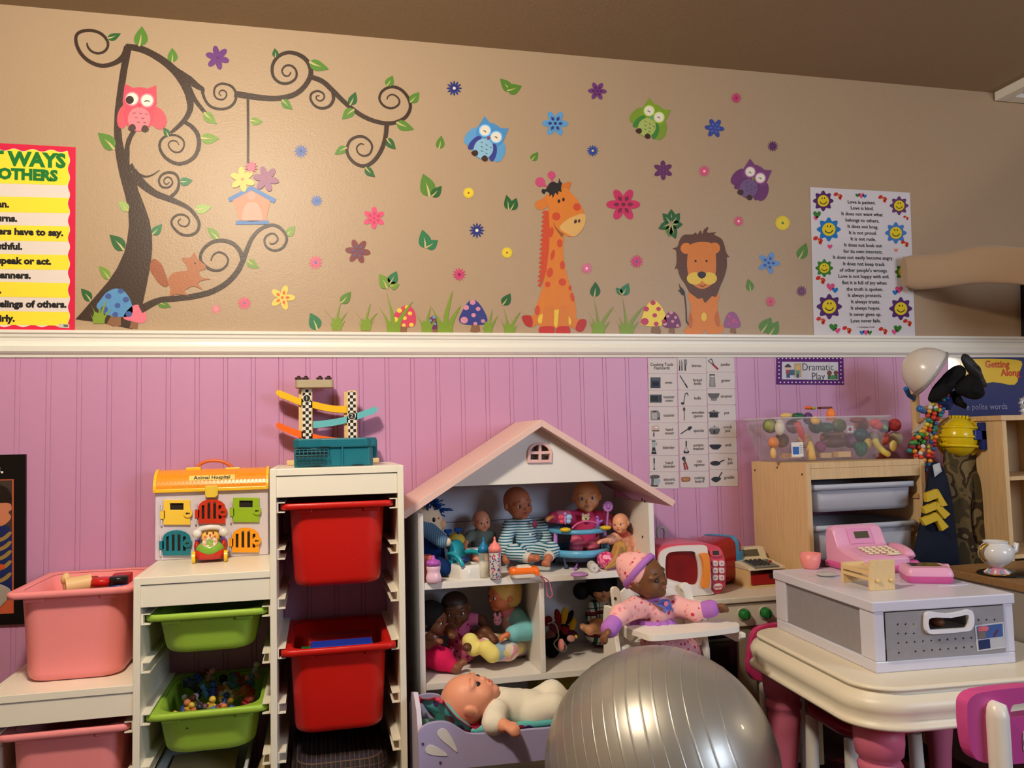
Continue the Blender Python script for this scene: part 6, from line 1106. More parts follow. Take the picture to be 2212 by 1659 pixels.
# 8 small pink doll and the blonde doll lying in front of it
doll('small bald doll in a peach dotted dress, right end of the upper shelf', (1341, 1153, 2.37), .0285, (-20, 2, -6), (1352, 1216, 2.40), (1350, 1188, 2.395), [[(1330, 1186, 2.38), (1314, 1190, 2.36), (1299, 1193, 2.335)], [(1372, 1188, 2.39), (1385, 1205, 2.36), (1378, 1220, 2.33)]], [[(1344, 1222, 2.385), (1338, 1226, 2.34), (1330, 1228, 2.31)], [(1362, 1222, 2.385), (1364, 1226, 2.34), (1362, 1228, 2.31)]], (236, 170, 134), [('dress', MPAT('dots', [(230, 166, 140), (240, 200, 180)], 130., .8, .1), 'torso+sleeve:.45', .004), ('collar', M((226, 110, 110), .7), 'collar', .004)], tr=(.023, .025), ar=(.011, .0085, .007), lr=(.012, .011, .009), hs=.014, vox=.0022, face=dict(iris=(60, 82, 110), lip=(206, 88, 84), brow=(190, 130, 96)), chubby=1.08)
q = np.array(onZ(1318, 1232, Z1)); t = thing('lying_blonde_doll', 'blonde doll in a magenta swirl dress lying face down on the upper shelf', 'doll', (q[0], q[1]+.02, Z1), 0, 'dolls')
build('dress', blob([('e', (q[0]-.004, q[1]+.022, Z1+.026), (.026, .03, .025), I3), ('c', (q[0]+.01, q[1]+.02, Z1+.022), (q[0]+.05, q[1]+.03, Z1+.020), .020, .014)], .0028, .01), MPAT('camo', [(236, 130, 170), (206, 40, 104), (240, 160, 190)], 50., .5, .3), t, world=True)
random.seed(5); g = G()
for i in range(26):
    o_ = random.uniform(-.012, .012); z0 = random.uniform(.012, .05); g.tube([(q[0]+.044, q[1]+.03+o_, Z1+.066+o_*.4), (q[0]+.026, q[1]+.012+o_*1.2, Z1+z0+.018), (q[0]+.012, q[1]+.004+o_*1.4, Z1+z0*.6+.006), (q[0]-.006+o_, q[1]+.004+o_, Z1+.006)], [.005, .0055, .005, .003], 6)
build('hair', g.ell((q[0]+.046, q[1]+.035, Z1+.055), (.022, .02, .022), 14), M((190, 140, 74), .6, .4, bump=.6, bscale=200), t, world=True)['kind'] = 'stuff'
build('leg', blob([('c', (q[0]+.05, q[1]+.03, Z1+.018), (q[0]+.075, q[1]+.035, Z1+.011), .010, .009)], .0025), M(SK['pale'], .5), t, world=True)
q = onZ(1284, 1237, Z1); one('white_tube_cap', 'short white tube lying end-on beside the magenta swirl dress', 'toy', G().cyl((q.x, q.y, Z1+.0130), (q.x+.010, q.y+.055, Z1+.0130), .0130, n=22).cyl((q.x, q.y-.0006, Z1+.0130), (q.x, q.y+.001, Z1+.0130), .0105, n=20).cyl((q.x, q.y-.0012, Z1+.0130), (q.x, q.y, Z1+.0130), .0016, n=8, mat=1), [M((222, 216, 210), .35), M((60, 50, 50))], bevel=.001)
# toy camera with a pink wrist strap
q = onZ(1136, 1250, Z1); t = thing('toy_camera', 'orange and white toy camera with a pink wrist strap on the upper shelf', 'toy', (q.x, q.y+.022, Z1), R(-4))
build('lower_shell', G().loft([[(x, y, z) for x, y in rrect(a, .042, .012)] for a, z in ((.070, .002), (.078, .004), (.080, .014))]), M((232, 222, 210), .35), t)
build('upper_shell', G().loft([[(x, y, z) for x, y in rrect(a, b, .012)] for a, b, z in ((.083, .044, .0125), (.085, .046, .018), (.080, .042, .027), (.074, .036, .029))]), M((244, 116, 36), .3), t)
build('white_top', G().prism([(-.022, .0285), (.020, .0285), (.016, .034), (-.016, .034)], -.016, .012), M((232, 222, 206), .35), t, bevel=.002); build('side_clip', G().box((.034, -.022, .014), (.014, .006, .012)), M((244, 116, 36), .3), t, bevel=.001)
st = [onZ(1166, 1243, Z1+.014)]+[onY(x, y, HF-.012) for x, y in ((1177, 1256), (1181, 1270), (1182, 1285), (1188, 1291), (1193, 1284), (1190, 1270), (1184, 1254))]+[onZ(1168, 1244, Z1+.012)]
build('wrist_strap', G().tube(cat([tuple(p) for p in st], False, 4), .0017, 6), M((232, 120, 138), .6), t, world=True)
# ================================================================ dolls on the middle shelf
Y = 2.40
# black haired doll in profile with magenta trousers
td, H, Rm = doll('brown doll with black hair, white dotted shirt and magenta trousers, in profile', (936, 1338, 2.41), .046, (62, 3, -4), (925, 1408, 2.42), (925, 1376, 2.415), [[(926, 1372, 2.40), (925, 1393, 2.36), (940, 1387, 2.335)]], [[(928, 1415, 2.40), (955, 1424, 2.345), (985, 1444, 2.320), (1003, 1428, 2.325)]], (128, 76, 52), [('shirt', MPAT('dots', [(206, 198, 200), (170, 90, 130)], 110., .8, .1), 'torso', .003), ('trousers', M((206, 28, 84), .75, .15, bump=.2, bscale=80), 'leg:.82', .006)], tr=(.024, .028), ar=(.014, .012, .009), lr=(.030, .026, .014), hs=.022, fs=.026, face=dict(iris=(40, 26, 22), lip=(120, 50, 44), brow=(50, 30, 24)), chubby=1.04)
hair_cap(td, H, .046, Rm, M((24, 18, 18), .75, .3, bump=1., bscale=180), extra=[((.1, .35, .62), (.75, .6, .5)), ((0, -.28, .66), (.62, .4, .34)), ((-.6, .1, .1), (.4, .5, .7))])
# brown bald doll facing the room
td, H, Rm = doll('dark brown bald doll with big white rimmed eyes and a pink dotted dress', (984, 1350, 2.42), .0475, (4, 8, -6), (1000, 1425, 2.43), (994, 1390, 2.43), [[(1018, 1372, 2.43), (1040, 1372, 2.42), (1054, 1392, 2.40)], [(972, 1385, 2.41), (973, 1395, 2.385), (975, 1400, 2.365)]], [[(1004, 1424, 2.41), (1034, 1422, 2.36), (1012, 1432, 2.335), (1008, 1436, 2.325)], [(1022, 1410, 2.42), (1048, 1400, 2.37), (1066, 1416, 2.35), (1070, 1420, 2.34)]], (96, 56, 34), [('dress', MPAT('dots', [(196, 96, 138), (150, 36, 84)], 70., .8, .1, thr=.36), 'torso+skirt:.15', .004), ('shoulder_frill', M((206, 110, 150), .8, .1, bump=.5, bscale=160), 'collar+sleeve:.2', .004)], tr=(.026, .030), ar=(.014, .013, .011), lr=(.020, .018, .013), hs=.024, fs=.022, face=dict(iris=(38, 22, 16), lip=(96, 40, 34), brow=(40, 24, 18)), chubby=1.12)
E_ = lambda p, q: ('e', H+Rm @ (np.array(p)*.0475), tuple(np.array(q)*.0475), Rm)
build('painted_hair', blob([E_((0, .10, .36), (.84, .9, .70)), E_((-.2, -.38, .62), (.46, .36, .30))], .003), M((46, 28, 20), .5, .4, bump=.4, bscale=120), td, world=True)
# blonde doll with quilted suit, in profile to the left
td, H, Rm = doll('blonde doll with bunned hair and a pastel patchwork suit, in profile', (1088, 1305, 2.40), .0475, (-66, 4, 4), (1120, 1408, 2.44), (1108, 1362, 2.42), [[(1116, 1356, 2.40), (1136, 1384, 2.365), (1098, 1394, 2.335)]], [[(1118, 1412, 2.42), (1098, 1428, 2.345), (1064, 1436, 2.315), (1050, 1424, 2.322)], [(1100, 1412, 2.43), (1060, 1412, 2.37), (1024, 1422, 2.345), (1016, 1408, 2.35)]], (214, 122, 82), [('suit', MPAT('patches', [(226, 206, 130), (222, 150, 170), (200, 206, 212), (150, 180, 200), (230, 214, 190), (226, 176, 186)], 42., .85, .1), 'torso+leg:1', .006), ('collar', M((226, 140, 160), .8, .1, bump=.5, bscale=120), 'collar', .005), ('sleeve', M((126, 196, 206), .8, .1, bump=.25, bscale=90), 'sleeve:.86', .010), ('slippers', M((238, 222, 130), .85, .1), 'foot', .012)], tr=(.032, .036), ar=(.020, .019, .011), lr=(.026, .022, .016), hs=.027, fs=.026, face=dict(iris=(30, 60, 66), lip=(206, 70, 64), brow=(170, 110, 60)), chubby=1.0)
hair_cap(td, H, .0475, Rm, M((216, 178, 100), .55, .4, bump=1., bscale=160), extra=[((.1, .62, .62), (.50, .46, .42)), ((.55, .2, .55), (.46, .5, .4)), ((0, -.25, .78), (.5, .42, .26))])
q = onY(1075, 1363, 2.385); build('bunny_patch', G().ell(q, (.013, .006, .014), 12).ell(q+Vector((-.007, 0, .016)), (.005, .004, .008), 8).ell(q+Vector((.007, 0, .016)), (.005, .004, .008), 8), M((226, 150, 170), .8), td, world=True)
g = G(); g.ell(q+Vector((-.006, -.006, .003)), .0018, 6).ell(q+Vector((.004, -.0065, .003)), .0018, 6); build('bunny_eyes', g, M((40, 30, 40)), td, world=True)
# black haired doll in a plaid dress
td, H, Rm = doll('doll with big black bunched hair and a green plaid dress', (1302, 1310, 2.44), .043, (6, 4, -3), (1300, 1392, 2.47), (1302, 1360, 2.46), [[(1285, 1355, 2.45), (1278, 1375, 2.43), (1282, 1392, 2.41)], [(1320, 1355, 2.45), (1328, 1375, 2.43), (1326, 1392, 2.41)]], [[(1290, 1396, 2.44), (1292, 1398, 2.39), (1276, 1408, 2.36), (1258, 1400, 2.365)], [(1312, 1396, 2.44), (1318, 1398, 2.39), (1322, 1410, 2.37), (1334, 1406, 2.36)]], (196, 138, 100), [('dress', MPAT('plaid', [(206, 206, 196), (30, 84, 66), (120, 40, 44), (24, 40, 50)], 28., .85, .1), 'torso+skirt:.55+sleeve:.6', .005), ('collar', M((196, 190, 180), .8), 'collar', .003)], tr=(.026, .032), ar=(.013, .011, .010), lr=(.020, .022, .014), hs=.02, fs=.028, face=dict(iris=(28, 20, 20), white=False, lip=(140, 70, 64), brow=(40, 28, 24)), chubby=1.0)
hair_cap(td, H, .043, Rm, M((14, 12, 14), .8, .3, bump=1., bscale=150), grow=.22, extra=[((0, .1, .9), (1.05, .8, .5)), ((-1.5, .35, -.35), (.62, .6, .62)), ((-1.15, .4, -.1), (.3, .3, .3)), ((0, -.35, .80), (.75, .35, .22))])
q = onZ(1331, 1412, Z2); one('light_blue_cup', 'light blue doll cup lying beside the plaid dress', 'toy', G().lathe([(.001, 0), (.014, 0), (.019, .034), (.021, .036), (.018, .034), (.013, .004)], T=Matrix.Translation((q.x, q.y+.006, Z2+.0195)) @ Matrix.Rotation(R(82), 4, 'Y') @ Matrix.Rotation(R(14), 4, 'X')), M((120, 160, 200), .45))
# jester doll: heap of coloured felt petals with pink feet
q = onZ(1206, 1422, Z2); t = thing('jester_doll', 'dark felt jester doll with red and yellow petals and pink feet', 'doll', (q.x, q.y+.03, Z2), 0, 'dolls')
BLK = M((22, 18, 20), .9, .1)
build('body', blob([('e', onY(1192, 1425, 2.40), (.026, .03, .030), I3), ('e', onY(1208, 1408, 2.42), (.034, .03, .026), I3), ('e', onY(1218, 1395, 2.43), (.03, .02, .028), I3)], .003, .012), BLK, t, world=True)
for px_, py_, c_, rx, rz, ro in ((1206, 1360, (120, 26, 28), .011, .026, -.2), (1184, 1368, (110, 24, 28), .014, .016, .4), (1220, 1356, (196, 160, 40), .012, .026, .15), (1231, 1360, (26, 24, 20), .010, .024, .5), (1238, 1375, (200, 160, 40), .011, .020, .35), (1222, 1388, (130, 30, 50), .016, .012, .8), (1200, 1382, (96, 40, 60), .02, .018, 0), (1234, 1395, (70, 26, 40), .022, .012, .3), (1190, 1400, (120, 80, 80), .016, .018, 0)):
    p = onY(px_, py_, 2.40); build('felt_petal', G().ell(p, (rx, .007, rz), 12, rot=Matrix.Rotation(ro, 3, 'Y')), M(c_, .85, .15), t, world=True)
for px_, py_, Yf, rx, rz, c_ in ((1213, 1420, 2.345, .0105, .018, (240, 150, 150)), (1234, 1406, 2.37, .013, .010, (226, 170, 160)), (1245, 1402, 2.372, .004, .005, (226, 190, 60))): p = onY(px_, py_, Yf); build('foot', G().ell(p, (rx, .009, rz), 12), M(c_, .7), t, world=True)
a = [onY(x, y, 2.352) for x, y in cat([(1184, 1375), (1195, 1372), (1204, 1382), (1207, 1404), (1200, 1412), (1198, 1420), (1208, 1432), (1220, 1434), (1224, 1424), (1217, 1412)], False, 4)]; build('grey_piping', G().tube(a, .0022, 6), M((150, 146, 146), .8), t, world=True)
# things on the bottom shelf, mostly hidden
one('yellow_toy_box', 'dark yellow toy box at the back of the bottom shelf', 'toy', G().bx((.62, 2.38, .0756), (.80, 2.50, .297)), M((150, 124, 30), .5), bevel=.004)
q = onY(1221, 1488, 2.33); one('navy_ball', 'small navy ball on the bottom shelf before the dark yellow toy box', 'ball', G().ell((q.x, 2.345, .0756+.017), (.017, .017, .017), 18), M((24, 30, 66), .3))
# ================================================================ doll bed with the baby doll
BY0, BY1 = 2.04, 2.215
LV = M((176, 168, 212), .42, .4)
t = thing('doll_bed', 'lavender wooden doll bed with white petal shapes on its side', 'doll furniture', (.48, 2.13, 0))
bq = lambda x, y: (lambda q: (q.x, q.z))(onY(870+x/6.144, 1460+y/6.144, BY0))
topc = cat([bq(*p) for p in ((196, 760), (230, 690), (300, 635), (400, 600), (500, 592), (590, 600), (660, 630), (740, 680), (810, 725), (880, 748), (1000, 752), (1150, 740), (1400, 722), (1600, 702), (1950, 672))], False, 3)
zr = topc[-1][1]; xr = .71; zb_ = bq(900, 1150)[1]; xl = topc[0][0]
pan = [(xl, .0), (xl+.030, .0), (xl+.030, zb_-.006), (xr-.035, zb_-.012), (xr-.035, 0), (xr, 0), (xr, zr-.004)]+topc[::-1]
build('side_panel', G().prism(pan, BY0-.012, BY0), LV, t, world=True, bevel=.0015)
pan2 = [(x, z+.012 if z > .2 else z) for x, z in pan]; build('side_panel', G().prism(pan2, BY1, BY1+.012), LV, t, world=True, bevel=.0015)
hb = [(BY0, .10), (BY1, .10), (BY1, .30), (BY1-.03, .345), ((BY0+BY1)/2, .36), (BY0+.03, .335), (BY0, .285)]
build('headboard', G().prism(hb, xl+.001, xl+.013, ax=0), M((214, 206, 226), .42), t, world=True, bevel=.001); build('footboard', G().prism([(BY0, .10), (BY1, .10), (BY1, .26), (BY0, .26)], xr-.013, xr-.001, ax=0), LV, t, world=True)
build('slat_base', G().bx((xl+.014, BY0+.001, zb_+.004), (xr-.014, BY1-.001, zb_+.014)), LV, t, world=True)
for pts in (((446, 740), (470, 695), (520, 674), (575, 700), (630, 780), (680, 880), (712, 970), (690, 978), (600, 900), (500, 820)), ((290, 968), (305, 920), (350, 892), (410, 905), (490, 950), (560, 998), (578, 1025), (560, 1038), (420, 1030), (320, 1005))):
    build('petal_shape', G().prism(cat([bq(*p) for p in pts], True, 3), BY0-.0135, BY0-.0119), M((226, 222, 224), .45), t, world=True)
for x, y in ((258, 878), (490, 1125)): p = bq(x, y); build('screw', G().cyl((p[0], BY0-.0135, p[1]), (p[0], BY0-.0115, p[1]), .0032, n=10), M((120, 112, 116), .4, metal=.6), t, world=True)
zm = zb_+.015
one('bed_mattress', 'thin mint and mustard mattress in the lavender doll bed', 'mattress', G().bx((xl+.016, BY0+.004, zm), (xr-.016, BY1-.004, zm+.030)).bx((xl+.016, BY0+.004, zm+.0302), (xr-.016, BY1-.004, zm+.046), mat=1), [M((206, 150, 60), .8), M((130, 190, 164), .8)], bevel=.006)
zm += .047
SAT = M((206, 24, 76), .28, .6, sheen=.4, bump=.7, bscale=26)
TEALS = MPAT('dots', [(96, 186, 186), (140, 30, 70), (70, 40, 110)], 26., .35, .5, thr=.40)
one('doll_blanket', 'shiny teal and magenta doll blanket folded along the doll bed', 'blanket', blob([('c', (xl+.14, BY0+.012+.03*j, zm+.010), (xr-.03, BY0+.012+.03*j, zm+.010+.003*(j % 2)), .010, .010) for j in range(6)], .004, .01), TEALS)
# teal pillow with red ruffle, propped against the headboard
t = thing('ruffled_pillow', 'shiny teal flowered doll pillow with a red ruffle', 'pillow', (xl+.07, 2.10, zm+.022))
PMt = Matrix.Translation(onY(965, 1545, 2.115)) @ Matrix.Rotation(R(44), 4, 'Y') @ Matrix.Rotation(R(-20), 4, 'X')
def cushion(a, b, h, n=20): 
    g = G(); V_ = []
    for s in (1, -1):
        for i in range(n+1):
            for j in range(n+1):
                u_, v_ = i/n*2-1, j/n*2-1; V_.append((a*u_*(1-.06*v_*v_), b*v_*(1-.06*u_*u_), s*h*((1-u_**2)*(1-v_**2))**.42+.002*math.sin(9*u_+4*v_)*(1-u_*u_)*(1-v_*v_)))
    m_ = n+1; F_ = []
    for k in (0, 1):
        for i in range(n):
            for j in range(n): o_ = k*m_*m_; F_.append((o_+i*m_+j, o_+(i+1)*m_+j, o_+(i+1)*m_+j+1, o_+i*m_+j+1))
    return g.add(V_, F_, 0, True)
def moved(g, T): g.v = [tuple(T @ Vector(p)) for p in g.v]; return g
build('pillow_body', moved(cushion(.060, .066, .022), PMt), TEALS, t, world=True)
def ruffle(a, b, wd, n=150, amp=.006, fr=36):
    pts = []; g = G(); V_ = []; per = rrect(2*a, 2*b, .012, 12); L_ = len(per)
    for i in range(n):
        f = i/n*L_; p, q = per[int(f) % L_], per[(int(f)+1) % L_]; u_ = f-int(f); x, y = p[0]+(q[0]-p[0])*u_, p[1]+(q[1]-p[1])*u_; d = math.hypot(x, y); ph = 2*math.pi*fr*i/n
        for k, (o_, am) in enumerate(((-.004, 0), (wd*.5, .6), (wd, 1))): V_.append((x*(1+o_/d), y*(1+o_/d), amp*am*math.sin(ph+k*.3)))
    return g.add(V_, [(3*i+k, 3*((i+1) % n)+k, 3*((i+1) % n)+k+1, 3*i+k+1) for i in range(n) for k in (0, 1)], 0, True)
build('ruffle', moved(ruffle(.056, .062, .017), PMt), SAT, t, world=True, solid=.0015)
for x, y, c_ in ((-.012, -.03, (84, 40, 104)), (.014, .008, (96, 50, 120)), (-.03, .012, (170, 40, 60)), (.022, -.034, (40, 60, 90))):
    g = G(); zz = .0235*((1-(x/.06)**2)*(1-(y/.066)**2))**.42
    for i in range(9): a_ = 2*math.pi*i/9; g.ell((x+.008*math.cos(a_), y+.008*math.sin(a_), zz), (.0055, .0024, .0012), 8, rot=Matrix.Rotation(a_, 3, 'Z'))
    f_ = build('printed_flower', moved(g, PMt), M(c_, .3), t, world=True); build('flower_centre', moved(G().ell((x, y, zz+.0008), (.0034, .0034, .0012), 8), PMt), M((226, 200, 150), .3), f_, world=True)
t = thing('magenta_cushion', 'shiny magenta ruffled cushion under the baby doll neck', 'pillow', tuple(onY(1025, 1570, 2.075)))
PM2 = Matrix.Translation(onY(1022, 1566, 2.085)) @ Matrix.Rotation(R(8), 4, 'Y') @ Matrix.Rotation(R(34), 4, 'X')
build('cushion_body', moved(cushion(.034, .036, .016), PM2), SAT, t, world=True); build('ruffle', moved(ruffle(.032, .034, .008, 90, .004, 22), PM2), SAT, t, world=True, solid=.0015)
# baby doll lying on its back: crown towards -x, face up and a little to the room
zf = Vector((.34, -.16, .92)).normalized(); zu = Vector((-.86, .10, .40)); zu = (zu-zf*zu.dot(zf)).normalized(); zx = zu.cross(-zf)*-1
zx = (-zf).cross(zu)
HB_ = np.array(Matrix((zx, -zf, zu)).transposed())
BZ = 2.105
td, H, Rm = doll('bald baby doll in a white suit lying on its back in the lavender bed', (1013, 1510, BZ), .068, HB_, (1148, 1535, BZ+.01), (1088, 1527, BZ+.005), [[(1071, 1538, BZ-.045), (1066, 1562, BZ-.065), (1088, 1568, BZ-.090)], [(1080, 1510, BZ+.05), (1120, 1512, BZ+.06), (1150, 1520, BZ+.06)]], [[(1150, 1540, BZ-.02), (1192, 1528, BZ-.025), (1240, 1550, BZ-.03), (1250, 1530, BZ-.03)], [(1160, 1520, BZ+.03), (1192, 1500, BZ+.035), (1222, 1514, BZ+.03), (1236, 1498, BZ+.03)]], (232, 158, 128), [('suit', M((238, 232, 216), .85, .15, bump=.7, bscale=46), 'torso+leg:.9', .006), ('sleeves', M((240, 234, 220), .85, .15, bump=.6, bscale=60), 'sleeve:.62', .007)], tr=(.040, .044), ar=(.024, .021, .017), lr=(.033, .030, .020), hs=.035, fs=.03, vox=.0026, face=dict(iris=(34, 26, 26), white=False, lip=(196, 96, 82), brow=(206, 130, 100)), chubby=1.10, hnorm=(.3, -.2, -1.))
# ================================================================ wooden doll high chair with the doll in a pink hat
CH = M((236, 230, 220), .38, .45)
CYB, CYF = 2.135, 2.025
t = thing('doll_high_chair', 'white wooden doll high chair with a tray', 'doll furniture', (.80, 2.0, 0))
cq = lambda x, y, Y: onY(1280+x/3.662, 1170+y/3.662, Y)
def slab(pts, Y, th, nm='side_frame', ax=1):
    P = [(lambda q: (q.x, q.z))(cq(x, y, Y)) for x, y in pts]; return build(nm, G().prism(P, Y, Y+th), CH, t, world=True, bevel=.002)
# back posts (rounded tops) and backrest
pL = [cq(x, y, CYB) for x, y in ((150, 400), (152, 375), (168, 360), (195, 360), (214, 378), (222, 410))]
slab([(150, 400), (153, 376), (168, 361), (194, 360), (213, 376), (222, 412), (246, 560), (252, 900), (196, 900), (172, 560)], CYB-.05, .014, 'back_post')
slab([(700, 345), (722, 328), (752, 326), (776, 346), (790, 400), (800, 470), (812, 900), (756, 900), (740, 480), (722, 400), (700, 372)], CYB-.02, .014, 'back_post')
slab([(222, 400), (260, 366), (330, 350), (440, 330), (560, 306), (640, 322), (700, 350), (730, 400), (760, 500), (760, 700), (236, 700)], CYB, .010, 'backrest')
q = cq(180, 450, CYB-.051); build('slot', G().cyl((q.x, q.y-.0006, q.z), (q.x, q.y+.001, q.z), .004, n=10), M((60, 50, 44)), t, world=True)
# seat, sides, legs
zs = cq(500, 790, 2.0).z-.02
xa, xb = cq(240, 700, 2.0).x, cq(930, 700, 2.0).x
build('seat', G().bx((xa, CYF+.02, zs-.012), (xb, CYB, zs)), CH, t, world=True, bevel=.002)
for xx, nm in ((xa-.006, 'l'), (xb, 'r')):
    sp_ = [(CYF-.0, 0), (CYF+.022, 0), (CYF+.035, zs-.06), (CYB-.035, zs-.06), (CYB-.02, 0), (CYB+.004, 0), (CYB+.002, zs+.05), (CYB-.01, zs+.095), (CYF+.04, zs+.100), (CYF+.012, zs+.080), (CYF+.02, zs+.03), (CYF+.004, zs-.02)]
    build('side_frame', G().prism(sp_, xx, xx+.012, ax=0, holes=[[(CYF+.05, zs+.04), (CYB-.05, zs+.03), (CYB-.06, zs+.065), (CYF+.05, zs+.07)]]), CH, t, world=True, bevel=.002)
build('footrest', G().bx((xa, CYF+.002, zs-.16), (xb, CYF+.05, zs-.15)), CH, t, world=True, bevel=.001)
build('cross_bar', G().bx((xa, CYB-.012, zs-.09), (xb, CYB-.001, zs-.06)), CH, t, world=True, bevel=.001)
# tray on two arms
zt_ = cq(700, 690, 1.93).z
tp = [onZ(1280+x/3.662, 1170+y/3.662, zt_) for x, y in cat([(272, 684), (300, 664), (420, 656), (560, 656), (700, 654), (820, 640), (900, 618), (980, 606), (1060, 614), (1130, 634), (1158, 650), (1158, 666), (1130, 676), (900, 706), (600, 734), (470, 742), (410, 730), (330, 700)], True, 3)]
build('tray', G().prism([(p.x, p.y) for p in tp], zt_-.014, zt_, ax=2), CH, t, world=True, bevel=.003)
a1, a2 = onZ(1280+285/3.662, 1170+690/3.662, zt_-.015), onZ(1280+1110/3.662, 1170+690/3.662, zt_-.015)
for a_ in (a1, a2): build('tray_arm', G().prism([(a_.y-.05, zt_-.015), (a_.y+.15, zt_-.015), (a_.y+.15, zt_-.04), (a_.y-.02, zt_-.042), (a_.y-.05, zt_-.026)], a_.x-.004, a_.x+.008, ax=0), CH, t, world=True, bevel=.001)
# the doll
DOTS = MPAT('dots', [(240, 178, 178), (206, 60, 92), (226, 140, 150)], 62., .85, .1, thr=.30)
LIL = M((176, 112, 196), .8, .15)
DY = 2.02
td, H, Rm = doll('brown doll in a pink hat and elephant shirt sitting in the white high chair', (1394, 1246, DY), .056, (58, -6, -16), (1428, 1385, DY+.03), (1416, 1318, DY+.02), [[(1374, 1312, DY), (1340, 1328, DY-.05), (1314, 1362, DY-.085)], [(1458, 1310, DY+.01), (1500, 1320, DY-.03), (1540, 1314, DY-.055)]], [[(1425, 1390, DY), (1434, 1405, DY+.02), (1440, 1440, DY+.02)], [(1455, 1388, DY+.01), (1482, 1404, DY+.03), (1494, 1440, DY+.03)]], (116, 74, 46), [('shirt', DOTS, 'torso+sleeve:.72', .006), ('cuffs', LIL, 'cuff:.88', .006), ('collar', LIL, 'collar', .003), ('skirt', DOTS, 'skirt:.15', .004), ('leggings', MPAT('dots', [(220, 160, 170), (190, 50, 90)], 62., .85, .1, thr=.26), 'leg:1', .007)], tr=(.036, .036), ar=(.022, .019, .013), lr=(.030, .028, .024), hs=.030, vox=.0025, face=dict(iris=(48, 34, 28), white=False, lip=(156, 84, 76), brow=(60, 36, 26)), chubby=1.08, hnorm=(0, -.6, -.7))
r = .056; E_ = lambda p, q: ('e', H+Rm @ (np.array(p)*r), tuple(np.array(q)*r), Rm)
build('hat', blob([E_((0, .26, .30), (.94, .98, .84)), E_((0, .66, .62), (.66, .62, .52)), E_((0, .92, .84), (.36, .34, .3))], .003, .012), DOTS, td, world=True)
band = []; nb = np.array((0, math.sin(.72), math.cos(.72))); vb = np.array((0, math.cos(.72), -math.sin(.72)))
for i in range(40):
    a_ = 2*math.pi*i/40; band.append([tuple(H+Rm @ ((np.array((0, .13, .16))+np.array((.985*math.cos(a_)*k, 0, 0))+vb*1.03*math.sin(a_)*k+nb*zz)*r)) for k, zz in ((.90, .02), (1.0, .05), (1.01, .17), (.98, .32), (.85, .34))])
build('hat_band', G().loft(band+[band[0]], capa=False, capb=False), LIL, td, world=True)
# waist frill
pc = (J((1420, 1350, DY-.02))); fr_ = []
g = G(); V_ = []; n = 70
for i in range(n):
    a_ = 2*math.pi*i/n; k = 1+.10*math.sin(a_*14); V_ += [(pc[0]+.047*math.cos(a_), pc[1]+.03+.046*math.sin(a_), pc[2]+.012), (pc[0]+.054*k*math.cos(a_), pc[1]+.03+.054*k*math.sin(a_), pc[2]), (pc[0]+.061*k*math.cos(a_), pc[1]+.03+.061*k*math.sin(a_), pc[2]-.010)]
g.add(V_, [(3*i+k, 3*((i+1) % n)+k, 3*((i+1) % n)+k+1, 3*i+k+1) for i in range(n) for k in (0, 1)], 0, True); build('waist_frill', g, LIL, td, world=True, solid=.0015)
ep = [onY(1280+x/3.662, 1170+y/3.662, DY-.028) for x, y in cat([(478, 468), (500, 482), (516, 488), (520, 465), (545, 452), (585, 452), (615, 470), (630, 505), (642, 540), (646, 560), (634, 560), (626, 545), (600, 546), (598, 558), (585, 558), (580, 545), (574, 562), (562, 562), (552, 530), (535, 512), (510, 504), (488, 486)], True, 2)]
def drape_y(x, z): # chest surface in front of the torso axis
    c_ = J((1416, 1318, DY+.02)); return c_[1]-math.sqrt(max(1e-6, .0465**2-min(.045, abs(x-c_[0]))**2))-.0065
e_ = build('elephant_patch', G().add([(p.x, drape_y(p.x, p.z), p.z) for p in ep], [tuple(t_) for t_ in tessellate_polygon([[Vector((p.x, p.z, 0)) for p in ep]])]), M((98, 106, 186), .8), td, world=True)
g = G()
p = onY(1280+578/3.662, 1170+490/3.662, DY-.03); yy = drape_y(p.x, p.z)-.001
for i in range(6): a_ = i*math.pi/3; g.ell((p.x+.0042*math.cos(a_), yy, p.z+.0042*math.sin(a_)), (.0026, .0008, .0026), 8)
build('flower_ear', g.ell((p.x, yy-.0004, p.z), (.002, .0008, .002), 8), M((230, 130, 170), .8), e_, world=True); p = onY(1280+540/3.662, 1170+486/3.662, DY-.03); build('elephant_eye', G().ell((p.x, drape_y(p.x, p.z)-.001, p.z), (.0014, .0008, .0014), 8), M((30, 24, 40)), e_, world=True)
# ================================================================ exercise ball
BR_ = .259; BC = onY(1428, 1662, 1.752); BC.z = BR_+.001
n_, mm = 96, 64; ax = (C_R*.86+C_U*.40-_fw*.30).normalized(); q0 = ax.orthogonal().normalized(); q1 = ax.cross(q0)
g = G(); V_ = []; groove = [-.80+.105*i for i in range(16)]; ts = []
for i in range(221): ts.append(-1+2*i/220)
us = sorted(set([math.sin(math.pi/2*t_) for t_ in ts]+[gv+d for gv in groove for d in (-.006, -.0025, 0, .0025, .006)]))
for u_ in us:
    rr_ = BR_
    for gv in groove:
        d = abs(u_-gv)
        if d < .006: rr_ = BR_+.0007*(1-d/.006)
    s_ = math.sqrt(max(0, 1-u_*u_)); c_ = BC+ax*u_*rr_
    for j in range(n_): a_ = 2*math.pi*j/n_; V_.append(tuple(c_+(q0*math.cos(a_)+q1*math.sin(a_))*rr_*s_))
k = len(us); g.add(V_, [(i*n_+j, i*n_+(j+1) % n_, (i+1)*n_+(j+1) % n_, (i+1)*n_+j) for i in range(k-1) for j in range(n_)], 0, True)
